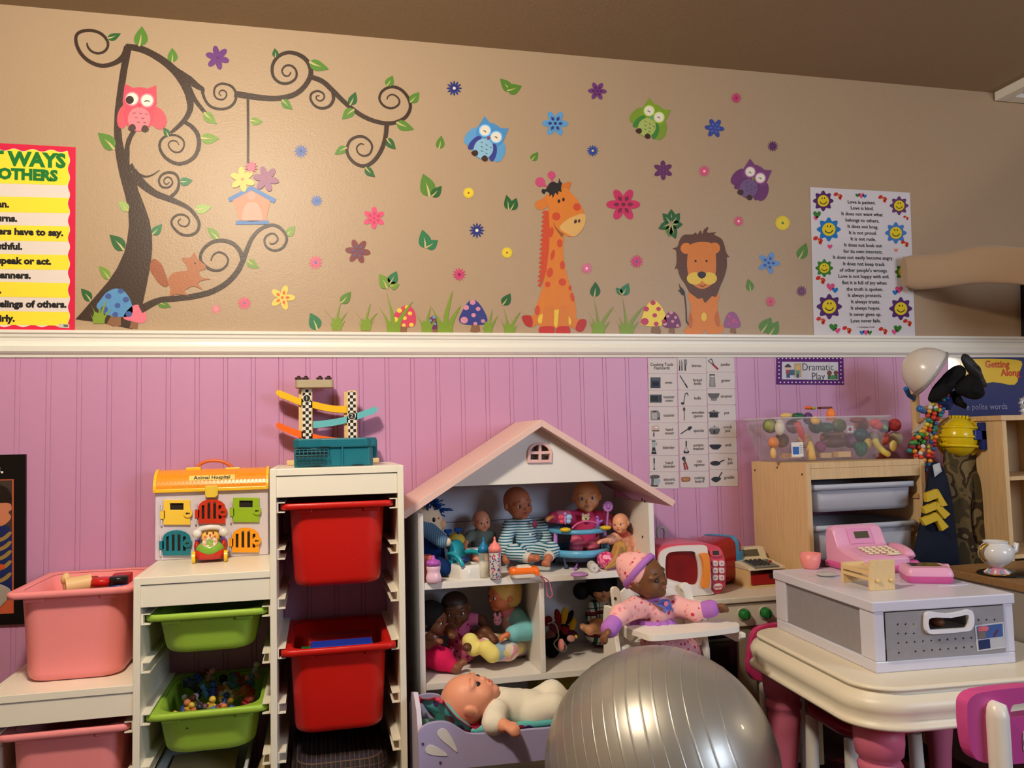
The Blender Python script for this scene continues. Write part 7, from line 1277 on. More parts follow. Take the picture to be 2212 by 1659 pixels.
o = build('exercise_ball', g, M((168, 165, 158), .36, .5, metal=.6, coat=.2, bump=.02, bscale=300)); tag(o, 'big silver grey ribbed exercise ball', 'ball')
# ================================================================ play kitchen stove and what stands on it
ZS = .522; SY = 2.205
SW = M((216, 208, 194), .45, .4)
t = thing('play_stove', 'white play kitchen stove with green knobs and a black oven door', 'play kitchen', (1.19, 2.37, 0))
build('worktop', G().bx((.965, SY-.012, ZS-.016), (1.436, 2.548, ZS)), SW, t, world=True, bevel=.003)
build('cabinet_body', G().bx((.975, SY+.004, .03), (1.430, 2.54, ZS-.0165)), M((150, 136, 116), .5), t, world=True)
zc_ = onY(1600, 1353, SY).z
build('control_panel', G().bx((.975, SY-.004, zc_), (1.430, SY+.0035, ZS-.020)), SW, t, world=True, bevel=.0015)
for px_, py_ in ((1461, 1326), (1604, 1326), (1650, 1323)):
    q = onY(px_, py_, SY); build('knob_ring', G().lathe([(.0165, 0), (.0205, 0), (.0205, .0015), (.0165, .0015)], (q.x, SY-.0058, q.z), 28, axis=1), M((196, 188, 174), .5), t, world=True)
    kn = build('knob', G().lathe([(.001, -.020), (.0120, -.020), (.0142, -.017), (.0158, 0)], (q.x+.001, SY-.0045, q.z), 28, axis=1), M((22, 112, 46), .35, .5), t, world=True)
    build('knob_grip', G().box((q.x, SY-.0255, q.z), (.005, .003, .022)), M((22, 112, 46), .35, .5), kn, world=True, bevel=.001)
q = onY(1591, 1420, SY); build('oven_door', G().bx((1.0, SY-.006, .06), (q.x, SY+.0035, zc_-.006)), M((16, 14, 14), .25, .5), t, world=True, bevel=.003)
build('oven_handle', G().cyl((1.03, SY-.02, zc_-.03), (q.x-.03, SY-.02, zc_-.03), .006, n=12).cyl((1.04, SY-.02, zc_-.03), (1.04, SY-.005, zc_-.03), .004, n=8).cyl((q.x-.04, SY-.02, zc_-.03), (q.x-.04, SY-.005, zc_-.03), .004, n=8), M((30, 28, 28), .3), t, world=True)
# pink microwave
k7 = lambda x, y: (1300+x/4.809, 1130+y/4.809)
MY = 2.262; mq = lambda x, y, Y=MY: (lambda q: (q.x, q.z))(onY(*k7(x, y), Y))
MP, MWH = M((206, 66, 86), .28, .55), M((226, 218, 214), .28, .55)
t = thing('toy_microwave', 'pink toy microwave with a white door, orange handle and square buttons', 'toy appliance', (1.05, 2.34, ZS))
out = [mq(*p) for p in cat([(575, 800), (572, 560), (578, 400), (610, 320), (700, 282), (1000, 268), (1180, 290), (1250, 345), (1285, 470), (1290, 640), (1280, 720), (1230, 780), (1110, 800), (800, 810)], True, 4)]
zmin = min(p[1] for p in out); out = [(x, z+ZS+.001-zmin) for x, z in out]; dz = ZS+.001-zmin
mz = lambda x, y, Y=MY: (lambda p: (p[0], p[1]+dz))(mq(x, y, Y))
build('case', G().prism(out, MY, MY+.15), MP, t, world=True, bevel=.008, seg=3)
dout = [mz(*p) for p in cat([(585, 795), (580, 500), (590, 390), (640, 330), (760, 296), (960, 285), (1066, 290), (1085, 360), (1110, 520), (1120, 640), (1118, 740), (1108, 795)], True, 4)]
win = [mz(*p) for p in cat([(650, 600), (648, 440), (665, 380), (720, 352), (860, 346), (940, 350), (962, 380), (985, 460), (995, 560), (990, 640), (965, 690), (900, 690), (700, 640)], True, 4)]
dr_ = build('door', G().prism(dout, MY-.012, MY-.0005, holes=[win]), MWH, t, world=True, bevel=.003)
g = G(); g.flat(win, MY-.002); build('window', g, M((122, 22, 24), .08, .6, var=.25, bscale=14), dr_, world=True)
hp_ = [mz(*p) for p in cat([(992, 372), (1040, 358), (1072, 372), (1082, 440), (1088, 560), (1080, 690), (1066, 718), (1020, 716), (1008, 690), (1024, 560), (1014, 450)], True, 3)]
build('handle', G().prism(hp_, MY-.026, MY-.013), M((236, 138, 44), .3, .55), dr_, world=True, bevel=.004, seg=3)
fr = [mz(*p) for p in cat([(1115, 352), (1150, 338), (1215, 338), (1240, 366), (1224, 396), (1140, 402)], True, 3)]; dsp = build('display_frame', G().prism(fr, MY-.006, MY-.0005), M((214, 80, 96), .3), t, world=True, bevel=.002)
g = G(); g.flat([mz(*p) for p in ((1140, 344), (1206, 342), (1212, 386), (1146, 388))], MY-.0066); build('display', g, M((44, 36, 36), .15, .6), dsp, world=True)
for i, y in enumerate((475, 548, 622)):
    for x in (1172, 1239):
        c = mz(x, y); build('button', G().prism([(c[0]+a, c[1]+b) for a, b in rrect(.0158, .0158, .004, 3)], MY-.007, MY-.0005), M((226, 206, 208), .3), t, world=True, bevel=.001)
        build('button_symbol', G().cyl((c[0], MY-.0074, c[1]), (c[0], MY-.0068, c[1]), .0036, n=8), M((190, 140, 150), .4), t, world=True)
c = mz(1199, 715); build('start_button', G().prism([(c[0]+a, c[1]+b) for a, b in rrect(.0300, .0165, .008, 5)], MY-.007, MY-.0005), M((230, 214, 214), .3), t, world=True, bevel=.001)
text('lettering', 'start', (c[0], MY-.0076, c[1]), .0135, M((196, 60, 84)), t, bold=.0003)
# red toy oven with a blue band, behind it
RB = M((150, 16, 18), .18, .6)
t = thing('red_toy_box', 'glossy red toy case with a blue band, behind the pink microwave', 'toy appliance', (1.20, 2.42, ZS), R(28))
ringR = lambda x, w_, h_, r_: [(x, y, z+.004+h_/2) for y, z in rrect(w_, h_, r_, 4)]
q = onY(*k7(1180, 610), 2.40)
build('case', G().loft([ringR(-.110, .10, .09, .02), ringR(-.108, .118, .115, .025), ringR(-.02, .13, .135, .025), ringR(.062, .132, .142, .028)]), RB, t)
build('blue_band', G().loft([ringR(.0625, .134, .145, .028), ringR(.078, .135, .146, .028)]), M((64, 142, 190), .25, .55), t)
build('end_cap', G().loft([ringR(.0785, .134, .145, .03), ringR(.092, .130, .140, .03), ringR(.100, .112, .122, .03)]), RB, t)
build('band_tab', G().box((.084, -.068, .076), (.028, .004, .05)), M((64, 142, 190), .25, .55), t, bevel=.001)
# wooden cash register
t = thing('wooden_cash_register', 'cream and wood toy cash register with grey keys and a red drawer', 'toy', (1.345, 2.37, ZS), R(2))
CRM = M((218, 206, 176), .4)
def bxl(lo, hi): return G().bx(lo, hi)
build('wood_base', bxl((-.064, -.06, 0), (.064, .09, .008)), WOOD, t); 
for x in (-.064, .056): build('wood_side', bxl((x, -.055, .0082), (x+.008, .09, .052)), WOOD, t)
build('red_drawer', bxl((-.055, -.062, .009), (.055, .06, .038)), M((156, 16, 20), .35), t, bevel=.001); build('drawer_pull', G().cyl((.012, -.0635, .034), (.012, -.0615, .034), .009, n=14), M((30, 14, 14)), t)
build('keyboard_case', G().prism([(-.060, .0525), (.09, .0525), (.09, .106), (.060, .106), (.040, .074), (-.058, .060)], -.064, .064, ax=0), CRM, t, bevel=.002)
kp = build('keypad', G().box((0, -.012, .0675), (.086, .078, .004), T=Matrix.Translation((0, 0, 0)) @ Matrix.Rotation(R(7.5), 4, 'X')), M((120, 120, 118), .4), t)
for i in range(4):
    for j in range(4): build('key', G().ell((-.030+.0155*i, -.038+.016*j, .0665+.0021*j), (.0062, .0062, .004), 10), M((48, 48, 50), .35), kp)
for i, c_ in enumerate(((70, 110, 100), (150, 60, 44))): build('key', G().ell((.036, .0-.016*i, .071), (.008, .006, .004), 10), M(c_, .4), kp)
build('display', G().box((0, 0, 0), (.082, .022, .002), T=Matrix.Translation((-.004, .0485, .0905)) @ Matrix.Rotation(R(58), 4, 'X')), M((86, 82, 66), .2), t)
# pink carrying case with a white handle behind the stove
q = onY(1445, 1168, 2.46); t = thing('pink_carry_case', 'dusky pink toy carrying case with a grey handle, half hidden behind the dollhouse', 'case', (1.06, 2.485, ZS))
build('case', G().prism([(.972, ZS), (1.16, ZS), (1.165, ZS+.085), (1.13, ZS+.115), (1.085, ZS+.128), (.972, ZS+.128)], 2.445, 2.53), M((186, 62, 100), .35), t, world=True, bevel=.006)
hp2 = [onY(x, y, 2.485) for x, y in cat([(1422, 1162), (1420, 1146), (1428, 1139), (1436, 1144), (1436, 1162)], False, 3)]
build('handle', G().tube([(p.x, p.y, p.z) for p in hp2], .0055, 8), M((176, 168, 164), .4), t, world=True); build('latch', G().box((1.02, 2.444, ZS+.08), (.04, .004, .02)), M((150, 40, 76), .35), t, world=True, bevel=.001)
# ================================================================ pine drawer unit, clear bin of play food
PINE = M((216, 182, 136), .5, .35, var=.09, bscale=5., grain=(26, 26, 1.6))
PZ = .902; px0_, py0_ = 1.446, 2.232; PWd, PD = .440, .300
t = thing('pine_drawer_unit', 'pine unit with translucent sliding bins below the clear tub of play food', 'shelving', (px0_, py0_, 0), R(2.5))
build('side_panel', G().bx((0, 0, 0), (.017, PD, PZ-.001)), PINE, t, bevel=.0015); build('side_panel', G().bx((PWd-.017, 0, 0), (PWd, PD, PZ-.001)), PINE, t, bevel=.0015)
build('top_board', G().bx((.0172, .004, PZ-.018), (PWd-.0172, PD, PZ)), PINE, t, bevel=.001); build('front_rail', G().bx((.0172, .002, PZ-.052), (PWd-.0172, .020, PZ-.0185)), PINE, t, bevel=.001)
for z in (.805, .683, .56, .44, .32, .2): 
    for x in (.017, PWd-.023): build('groove_strip', G().bx((x, .01, z-.028), (x+.006, PD-.01, z-.014)), M((196, 152, 100), .6), t)
for x, z in ((.003, -.03),): pass
for y, z in ((.02, PZ-.035), (.15, PZ-.018), (.28, PZ-.03)): build('screw', G().cyl((-.001, y, z), (.001, y, z), .0035, n=8), M((60, 44, 34), .5), t)
FR = M((206, 204, 214), .35, .5, alpha=.62); FRR = M((186, 188, 200), .35, .5)
def frost(label, z, h_):
    b = thing('translucent_bin', label, 'bin', tuple((INV[t.name].inverted() @ Vector((PWd/2, .15, z)))), R(2.5), 'translucent bins'); w_, d_ = PWd-.048, .29
    bb = lambda s_, zz: [(x, y, zz) for x, y in rrect(w_-2*s_, d_-2*s_, .03, 5)]
    build('tub', G().loft([bb(.022, 0), bb(.014, .008), bb(.010, h_-.006), bb(.012, h_-.006), bb(.016, .010)]), FR, b); build('rim', G().loft([bb(.010, h_-.016), bb(.0, h_-.016), bb(0, h_), bb(.012, h_)], capa=False, capb=False), FRR, b); return b
b1 = frost('translucent bin of pale toys, top of the pine unit', .748, .085); frost('translucent bin, second in the pine unit, behind the pink cash register', .600, .108)
wq = lambda p: tuple(INV[t.name].inverted() @ Vector(p))
one('pale_ball', 'pale pink ball showing through the top translucent bin', 'toy', G().ell(wq((.17, .09, .782)), (.026, .026, .026), 16), M((226, 170, 180), .5)); one('pale_cone', 'cream cone showing through the top translucent bin', 'toy', G().cyl(wq((.24, .09, .757)), wq((.24, .09, .822)), .03, .003, 16), M((226, 216, 196), .5)); one('yellow_lump', 'pale yellow toy showing through the top translucent bin', 'toy', G().ell(wq((.31, .10, .778)), (.04, .03, .02), 14), M((214, 204, 130), .5)); one('orange_lump', 'pale orange toy at the near end of the top translucent bin', 'toy', G().ell(wq((.09, .10, .776)), (.03, .03, .018), 14), M((214, 170, 120), .5))
# clear tub
f9 = lambda x, y: (1630+x/3.848, 870+y/3.848)
tb = thing('clear_food_tub', 'clear plastic tub packed with play food on top of the pine unit', 'bin', wq((.176, .180, PZ)), R(1))
CLR = M((232, 226, 230), .12, .5, alpha=.11)
w0, w1, w2, th_ = .372, .408, .432, .142
rb = lambda a, d_, z: [(x, y, z) for x, y in rrect(a, d_, .035, 6)]
build('tub', G().loft([rb(w0-.02, .15, .001), rb(w0, .17, .008), rb(w1, .206, .086), rb(w1+.012, .214, .090), rb(w2, .222, th_)], capb=False), CLR, tb, solid=.0012)
build('rim', G().loft([rb(w2-.004, .218, th_-.006), rb(w2+.010, .228, th_-.004), rb(w2+.010, .228, th_+.001), rb(w2-.004, .218, th_+.001)], capa=False, capb=False), M((226, 222, 226), .2, .5, alpha=.45), tb)
q = wq((0, 0, 0)); lq = Matrix.Translation(wq((.222, .155, PZ))) @ Matrix.Rotation(R(2.5), 4, 'Z')
lb_ = build('product_label', G().box((-.140, -.0975, .040), (.042, .001, .046), T=Matrix.Rotation(R(0), 4, 'Z')), M((226, 220, 214), .4), tb); build('blue_square', G().box((-.146, -.0984, .037), (.022, .0006, .024)), M((20, 92, 176), .4), lb_)
for i in range(5): build('print_line', G().box((-.127, -.0984, .053-.006*i), (.010, .0006, .0018)), M((120, 116, 112), .5), lb_)
def food(nm, label, x, y, Y, shape, col, rough=.45):
    p = onY(*f9(x, y), Y); g = shape(p); return one(nm, label, 'toy food', g, M(col, rough, .4), 'play food in the clear tub')
SE = lambda a, b, c, ro=0., n=14: (lambda p: G().ell(p, (a, b, c), n, rot=Matrix.Rotation(ro, 3, 'Y')))
FY = 2.330
food('white_gourd', 'pale cream gourd standing above the label in the clear tub', 210, 205, FY+.012, SE(.0155, .015, .026, .06), (226, 216, 200))
food('red_chilli', 'long red chilli in the clear tub', 385, 240, FY+.012, lambda p: G().tube([p+Vector((-.014, 0, .030)), p+Vector((-.006, -.002, .008)), p+Vector((.004, 0, -.014)), p+Vector((.012, 0, -.034))], [.010, .012, .009, .003], 10), (206, 60, 52))
food('yellow_corn', 'upright yellow corn cob end in the clear tub', 465, 405, FY+.020, lambda p: G().lathe([(.001, .034), (.006, .030), (.011, .014), (.0145, -.008), (.0155, -.026), (.001, -.026)], p), (236, 190, 76))
food('purple_ball', 'round purple beet in the clear tub', 548, 365, FY+.035, SE(.018, .018, .019), (132, 46, 104))
food('orange_carrot', 'bright orange dome shaped carrot end near the tub rim', 635, 98, FY+.010, lambda p: G().lathe([(.001, .020), (.008, .018), (.0135, .008), (.0155, -.018), (.001, -.018)], p), (240, 132, 60))
food('yellow_pepper', 'yellow pepper chunk near the tub rim', 505, 147, FY+.012, SE(.016, .014, .014, .4), (226, 182, 70))
food('banana', 'curved yellow banana in the clear tub', 1060, 370, FY+.018, lambda p: G().tube([p+Vector((x, 0, z)) for x, z in cat([(-.026, .030), (-.020, .012), (-.006, -.006), (.010, -.018), (.028, -.026)], False, 3)], [.004]+[.0105]*11+[.005], 10), (226, 204, 100))
food('lemon_slice', 'flat round lemon slice at the end of the clear tub', 1155, 358, FY+.012, SE(.0155, .006, .0185, .1), (224, 196, 110))
food('red_apple', 'dull red apple in the back corner of the clear tub', 1165, 185, FY+.065, SE(.021, .022, .022), (184, 60, 60))
food('strawberry', 'pinkish red strawberry under the tub rim', 1012, 180, FY+.018, SE(.023, .018, .016, .35), (222, 78, 80))
food('green_leaf', 'light green leaf beside the strawberry in the clear tub', 1085, 204, FY+.010, SE(.013, .004, .007, .6), (126, 186, 110))
food('green_pepper', 'dark green pepper with a white spot in the clear tub', 885, 388, FY+.026, lambda p: G().ell(p, (.020, .018, .024), 14).ell(p+Vector((-.012, .002, .010)), (.012, .014, .016), 10).ell(p+Vector((.012, .002, .010)), (.012, .014, .016), 10), (14, 96, 74))
food('wooden_block', 'pale wooden block lying in the clear tub', 725, 428, FY+.020, lambda p: G().box(p, (.046, .03, .018)), (214, 176, 124)); food('wooden_plank_toy', 'pale wooden piece left of the wooden block in the clear tub', 575, 436, FY+.045, lambda p: G().box(p, (.04, .03, .016)), (206, 166, 116)); food('bread_block', 'tan bread block under the label in the clear tub', 300, 440, FY+.050, lambda p: G().box(p, (.058, .03, .016)), (206, 160, 120))
food('brown_loaf', 'long dark brown loaf in the middle of the clear tub', 665, 325, FY+.060, SE(.052, .026, .020), (92, 60, 54)); food('brown_cutlet', 'flat brown cutlet above the dark loaf in the clear tub', 660, 262, FY+.075, SE(.048, .02, .010), (150, 112, 92))
food('green_pear', 'green pear at the label end of the clear tub', 128, 190, FY+.035, SE(.018, .018, .020), (150, 160, 90)); food('orange_fruit', 'orange fruit behind the label in the clear tub', 160, 330, FY+.040, SE(.017, .017, .019), (226, 140, 84)); food('potato_slice', 'oval potato slice at the bottom corner of the clear tub', 156, 420, FY+.020, SE(.0105, .008, .0185), (222, 178, 110))
food('green_cabbage', 'dark green cabbage leaf near the tub rim', 360, 112, FY+.04, SE(.022, .018, .012), (40, 92, 70)); food('eggplant', 'violet eggplant near the tub rim', 445, 130, FY+.045, SE(.016, .016, .020), (94, 56, 110)); food('sausage', 'reddish brown sausage near the tub rim', 860, 142, FY+.045, SE(.032, .014, .012), (134, 56, 60)); food('dark_green_cucumber', 'dark green cucumber in the middle of the clear tub', 590, 205, FY+.055, SE(.036, .016, .016), (36, 84, 72)); food('green_melon', 'dark teal melon behind the green pepper in the clear tub', 885, 270, FY+.07, SE(.026, .022, .024), (20, 76, 84)); food('carrot_end', 'orange red carrot under the apple in the clear tub', 1085, 300, FY+.055, SE(.014, .014, .022, .3), (206, 86, 62)); food('tomato', 'small dull tomato behind the label in the clear tub', 350, 365, FY+.06, SE(.017, .017, .017), (176, 70, 62)); food('yellow_cheese', 'pale yellow cheese beside the banana in the clear tub', 945, 340, FY+.045, SE(.015, .014, .018), (224, 190, 90)); food('yellow_squash', 'pale yellow squash near the tub rim at the label end', 265, 108, FY+.05, SE(.022, .016, .010), (222, 186, 120)); food('red_beet', 'dark red beet in the bottom end of the clear tub', 1045, 440, FY+.05, SE(.026, .018, .011), (140, 50, 56))
random.seed(33)
for i, (nm_, c_) in enumerate((('dark_green_broccoli', (30, 70, 50)), ('brown_potato', (120, 84, 60)), ('maroon_plum', (96, 40, 60)), ('tan_bun', (190, 150, 104)), ('teal_melon', (24, 84, 84)), ('dull_red_pepper', (150, 60, 54)), ('olive_avocado', (90, 100, 50)), ('mauve_onion', (130, 80, 120)), ('rust_carrot', (170, 84, 50)), ('grey_mushroom', (130, 116, 106)), ('violet_grape', (84, 50, 100)), ('cream_egg', (206, 190, 160)))):
    food(nm_, nm_.replace('_', ' ')+' half buried at the back of the clear tub', 130+95*i, (300 if i % 2 else 190)+random.uniform(-20, 20), FY+.085, SE(.026, .02, .024, random.uniform(-.5, .5)), c_)
cd_ = food('picture_card', 'white picture card with a red round berry in the clear tub', 795, 220, FY+.008, lambda p: G().box(p, (.022, .0012, .022), T=None), (206, 206, 214)); p = onY(*f9(795, 220), FY+.0068); build('berry_print', G().cyl((p.x, FY+.0070, p.z), (p.x, FY+.0073, p.z), .0065, n=14), M((150, 40, 50)), cd_, world=True)
food('brown_log', 'dark brown chocolate bar lying across the heap above the tub rim', 585, 42, FY+.07, lambda p: G().box(p, (.042, .02, .007)), (104, 40, 26)); food('orange_slice', 'orange slice peeping over the tub rim', 445, 42, FY+.07, SE(.012, .012, .006), (236, 104, 40)); food('lime_slice', 'lime slice peeping over the tub rim', 485, 46, FY+.07, SE(.010, .012, .005), (150, 170, 60))
# ================================================================ dress-up stand with helmets and costumes
SX, SYY = 1.985, 2.40
t = thing('dress_up_stand', 'wooden dress-up stand, hidden behind the helmets and costumes', 'coat stand', (SX, SYY, 0))
build('pole', G().cyl((SX, SYY, .03), (SX, SYY, 1.16), .014, n=16), PINE, t, world=True)
build('base', G().lathe([(.001, .03), (.05, .03), (.06, .02), (.06, 0), (.001, 0)], (SX, SYY, 0), 24), PINE, t, world=True)
for i in range(0): a_ = i*math.pi/2+.4; build('foot', G().box((SX+.09*math.cos(a_), SYY+.09*math.sin(a_), .015), (.18 if i % 2 == 0 else .18, .03, .03), T=Matrix.Translation((SX+.0*1, SYY, 0)) @ Matrix.Rotation(a_, 4, 'Z') @ Matrix.Translation((-SX+.09-.09*math.cos(a_), -SYY-.09*math.sin(a_), 0))), PINE, t, world=True)
for a_, z in ((-2.6, 1.10), (-1.5, 1.02), (-.5, 1.06), (.8, 1.1)): build('peg', G().tube([(SX, SYY, z), (SX+.05*math.cos(a_), SYY+.05*math.sin(a_), z+.012), (SX+.075*math.cos(a_), SYY+.075*math.sin(a_), z+.035)], [.008, .0075, .009], 8), M((30, 110, 190) if a_ < -2 else (196, 150, 90), .4), t, world=True)
# white helmet hanging tilted, lining towards the right
e7 = lambda x, y, Y: onY(1900+x/6.144, 740+y/6.144, Y)
HY_ = 2.28; hc = e7(700, 420, HY_); t = thing('white_helmet', 'white helmet with a black lining hanging tilted at the top of the stand', 'helmet', tuple(hc))
up_ax = (C_R*-.80+C_U*.55+_fw*.22).normalized(); sd_ = up_ax.cross(_fw).normalized(); fd = sd_.cross(up_ax).normalized()
HM = Matrix((sd_, fd, up_ax)).transposed().to_4x4(); HM.translation = hc
def dome(r1, r2, r3, n=28, m_=12, a1=1.50): return [[(r1*math.sin(a_)*math.cos(2*math.pi*i/n), r2*math.sin(a_)*math.sin(2*math.pi*i/n), r3*math.cos(a_)) for i in range(n)] for a_ in [.02+(a1-.02)*j/m_ for j in range(m_+1)]]
o_ = dome(.082, .082, .098); i_ = dome(.074, .074, .088)[::-1]
build('shell', moved(G().loft(o_+i_[:1], capb=False), HM), M((214, 206, 198), .25, .55), t, world=True)
build('lining', moved(G().loft(i_, capa=False), HM), M((26, 22, 24), .8), t, world=True)
build('rim', moved(G().tube([(.080*math.cos(a_), .080*math.sin(a_), .004) for a_ in np.linspace(0, 2*math.pi, 33)[:-1]], .0045, 8, closed=True), HM), M((150, 146, 144), .4), t, world=True)
g = G()
for a_ in (0, 1.05, 2.1, 3.14, 4.2, 5.2): g.ell((.055*math.cos(a_), .055*math.sin(a_), .02), (.02, .016, .024), 10)
build('pads', moved(g, HM), M((36, 30, 30), .85), t, world=True)['kind'] = 'stuff'
# black visor and glove hanging from the helmet
def flat_cloth(name, label, cat_, polys, Y0, mat, th=.012, group=None, par=None, bulge=.012, part=None):
    """soft hanging piece with real thickness: outline plus a bulged middle"""
    pts = [onY(x, y, Y0) for x, y in polys]; cx = sum(p.x for p in pts)/len(pts); cz = sum(p.z for p in pts)/len(pts); n = len(pts)
    rings = []
    for k, (s_, dy) in enumerate(((1, 0), (.96, -th*.5), (.75, -th*.5-bulge*.6), (.4, -th*.5-bulge))): rings.append([(cx+(p.x-cx)*s_, Y0+dy+.004*math.sin(p.x*70+k)*(k > 0), cz+(p.z-cz)*s_) for p in pts])
    back = [(p[0], p[1]+th*.6, p[2]) for p in rings[1]]
    g = G().loft([back]+rings, capa=True, capb=True)
    if par is not None: return build(part, g, mat, par, world=True)
    o = build(name, g, mat); tag(o, label, cat_, group); return o
E7 = lambda pts: [(1900+x/6.144, 740+y/6.144) for x, y in pts]
vz = thing('black_visor_hood', 'black padded hood and flap hanging open from the white helmet', 'hood', tuple(e7(1150, 500, 2.26)))
BLKC = M((16, 14, 15), .8, .2)
flat_cloth(None, None, None, E7(cat([(1110, 150), (1180, 165), (1230, 240), (1300, 330), (1330, 430), (1410, 570), (1390, 600), (1340, 600), (1300, 560), (1210, 430), (1130, 330), (1080, 220)], True, 3)), 2.245, M((34, 32, 34), .6), part='padded_edge', par=vz)
flat_cloth(None, None, None, E7(cat([(1010, 560), (1170, 420), (1260, 450), (1340, 560), (1375, 680), (1330, 745), (1230, 755), (1120, 720), (1010, 660)], True, 3)), 2.235, BLKC, part='flap', par=vz)
flat_cloth(None, None, None, E7(cat([(640, 740), (700, 600), (820, 460), (960, 330), (1080, 300), (1150, 380), (1100, 500), (980, 600), (900, 700), (760, 790), (680, 790)], True, 3)), 2.25, BLKC, part='chin_guard', par=vz)
flat_cloth(None, None, None, E7(cat([(980, 640), (1040, 690), (1100, 800), (1145, 850), (1140, 880), (1060, 850), (980, 800)], True, 3)), 2.27, BLKC, part='strap', par=vz)
# bead garlands: ropes of small coloured beads
random.seed(9); BC_ = [(206, 60, 40), (226, 150, 40), (206, 190, 60), (70, 140, 60), (40, 90, 140), (206, 200, 196), (150, 24, 40), (30, 130, 130)]
gd = thing('bead_garlands', 'bunch of colourful bead garlands hanging on the stand', 'garland', tuple(e7(620, 1200, 2.27)), 0)
for k, (pts, sz) in enumerate((([(690, 810), (660, 950), (600, 1120), (540, 1220), (440, 1330), (400, 1440)], .008), ([(740, 830), (700, 980), (650, 1140), (600, 1300), (560, 1430), (470, 1500)], .0085), ([(800, 850), (760, 980), (700, 1150), (680, 1300), (640, 1480), (580, 1640)], .008), ([(850, 880), (780, 1000), (740, 1180), (740, 1340), (700, 1500), (640, 1640)], .0075), ([(560, 1180), (480, 1280), (420, 1380), (470, 1480), (560, 1540), (600, 1640)], .009), ([(720, 900), (640, 1060), (560, 1260), (520, 1400), (560, 1560), (620, 1700)], .007), ([(830, 640), (900, 690), (860, 760), (800, 720)], .007), ([(680, 820), (780, 900), (860, 930)], .009))):
    g = G(); pp_ = cat([tuple(e7(x, y, 2.262+.006*(k % 3))) for x, y in pts], False, 9)
    last = None
    for p in pp_:
        if last is None or (Vector(p)-Vector(last)).length > sz*1.5: g.ell(Vector(p)+Vector((random.uniform(-.003, .003), random.uniform(-.005, .005), 0)), (sz, sz, sz*.9), 8, random.randrange(8)); last = p
    build('bead_rope', g, [M(c_, .4) for c_ in BC_], gd, world=True)['kind'] = 'stuff'
flat_cloth('brown_feather_boa', 'brown and grey feathery scarf end hanging beside the bead garlands', 'scarf', E7(cat([(600, 1180), (520, 1180), (430, 1270), (370, 1390), (400, 1500), (480, 1480), (560, 1400), (620, 1290)], True, 3)), 2.292, M((84, 62, 56), .95, .1, bump=1., bscale=120))
flat_cloth('dark_blue_scarf', 'dark blue scarf knotted under the white helmet', 'scarf', E7(cat([(700, 800), (820, 760), (930, 640), (975, 700), (940, 860), (880, 900), (760, 840)], True, 3)), 2.285, M((30, 40, 96), .8)); 
o = one('blue_peg_cap', 'round blue peg end left of the garlands', 'hook', G().tube([e7(640, 930, 2.29), e7(570, 905, 2.27), e7(530, 870, 2.26)], [.007, .0095, .010], 10).ell(e7(535, 880, 2.26), .0115, 12), M((44, 104, 168), .3))
flat_cloth('white_cloth', 'white cloth hanging beside the bead garlands', 'cloth', E7(cat([(610, 1000), (560, 1060), (480, 1140), (430, 1200), (560, 1180), (600, 1120)], True, 3)), 2.30, M((190, 180, 178), .9))
# yellow hard hat seen from above, with studs and a blue cross
YH = M((222, 190, 20), .22, .55); hc = e7(1040, 1250, 2.255)
t = thing('yellow_hard_hat', 'yellow toy hard hat with ridges and studs hanging on the stand', 'helmet', tuple(hc))
def hatsurf(u_, v_):  # u,v in -1..1
    return (u_, v_)
upx = (C_R*-.42+C_U*.10-_fw*.90).normalized(); sx_ = (C_U-upx*C_U.dot(upx)).normalized(); fx_ = sx_.cross(upx)
YM = Matrix((fx_, sx_, upx)).transposed().to_4x4(); YM.translation = hc-upx*.03
build('shell', moved(G().loft(dome(.062, .066, .074)+dome(.058, .062, .069)[::-1][:1], capb=False), YM), YH, t, world=True)
brim = []
for i in range(40):
    a_ = 2*math.pi*i/40; k = 1+.17*max(0, math.cos(a_-.0))**2; brim.append([tuple((.0615*math.cos(a_)*kk, .0655*math.sin(a_)*kk, zz)) for kk, zz in ((1, .006), (1.08*k, -.002), (1.10*k, -.006), (1, .001))])
build('brim', moved(G().loft(brim+[brim[0]], capa=False, capb=False), YM), YH, t, world=True)
for yy in (-.03, 0, .03): build('ridge', moved(G().tube([(.0625*math.cos(a_), yy, .0745*math.sin(a_)*math.sqrt(1-(yy/.066)**2)*1.0) for a_ in np.linspace(.5, 2.5, 14)], .0042, 8), YM), YH, t, world=True)
for i in range(3):
    for j in range(2): p = e7(770+60*j, 1275+75*i, 2.20); d_ = (Vector(p)-(hc-upx*.03)); build('stud', moved(G().cyl((-.048+.011*j, -.016+.014*i-.010, .045+.006*j), (-.054+.011*j, -.016+.014*i-.010, .052+.006*j), .0046, n=10), YM), YH, t, world=True)
for i in range(6): build('top_tooth', moved(G().box((-.022+.010*i, .064, .012), (.006, .012, .010)), YM), YH, t, world=True)
BLC = M((16, 40, 120), .3, .5)
t = thing('blue_cross_block', 'dark blue plus shaped block fixed beside the yellow hard hat', 'toy', tuple(e7(1400, 1240, 2.21)))
for p4 in (((1315, 1060), (1445, 1055), (1480, 1425), (1350, 1425)), ((1240, 1160), (1555, 1180), (1575, 1290), (1245, 1290))):
    P_ = [e7(x, y, 2.212) for x, y in p4]; build('bar', G().prism([(p.x, p.z) for p in P_], 2.204, 2.222), BLC, t, world=True, bevel=.003)
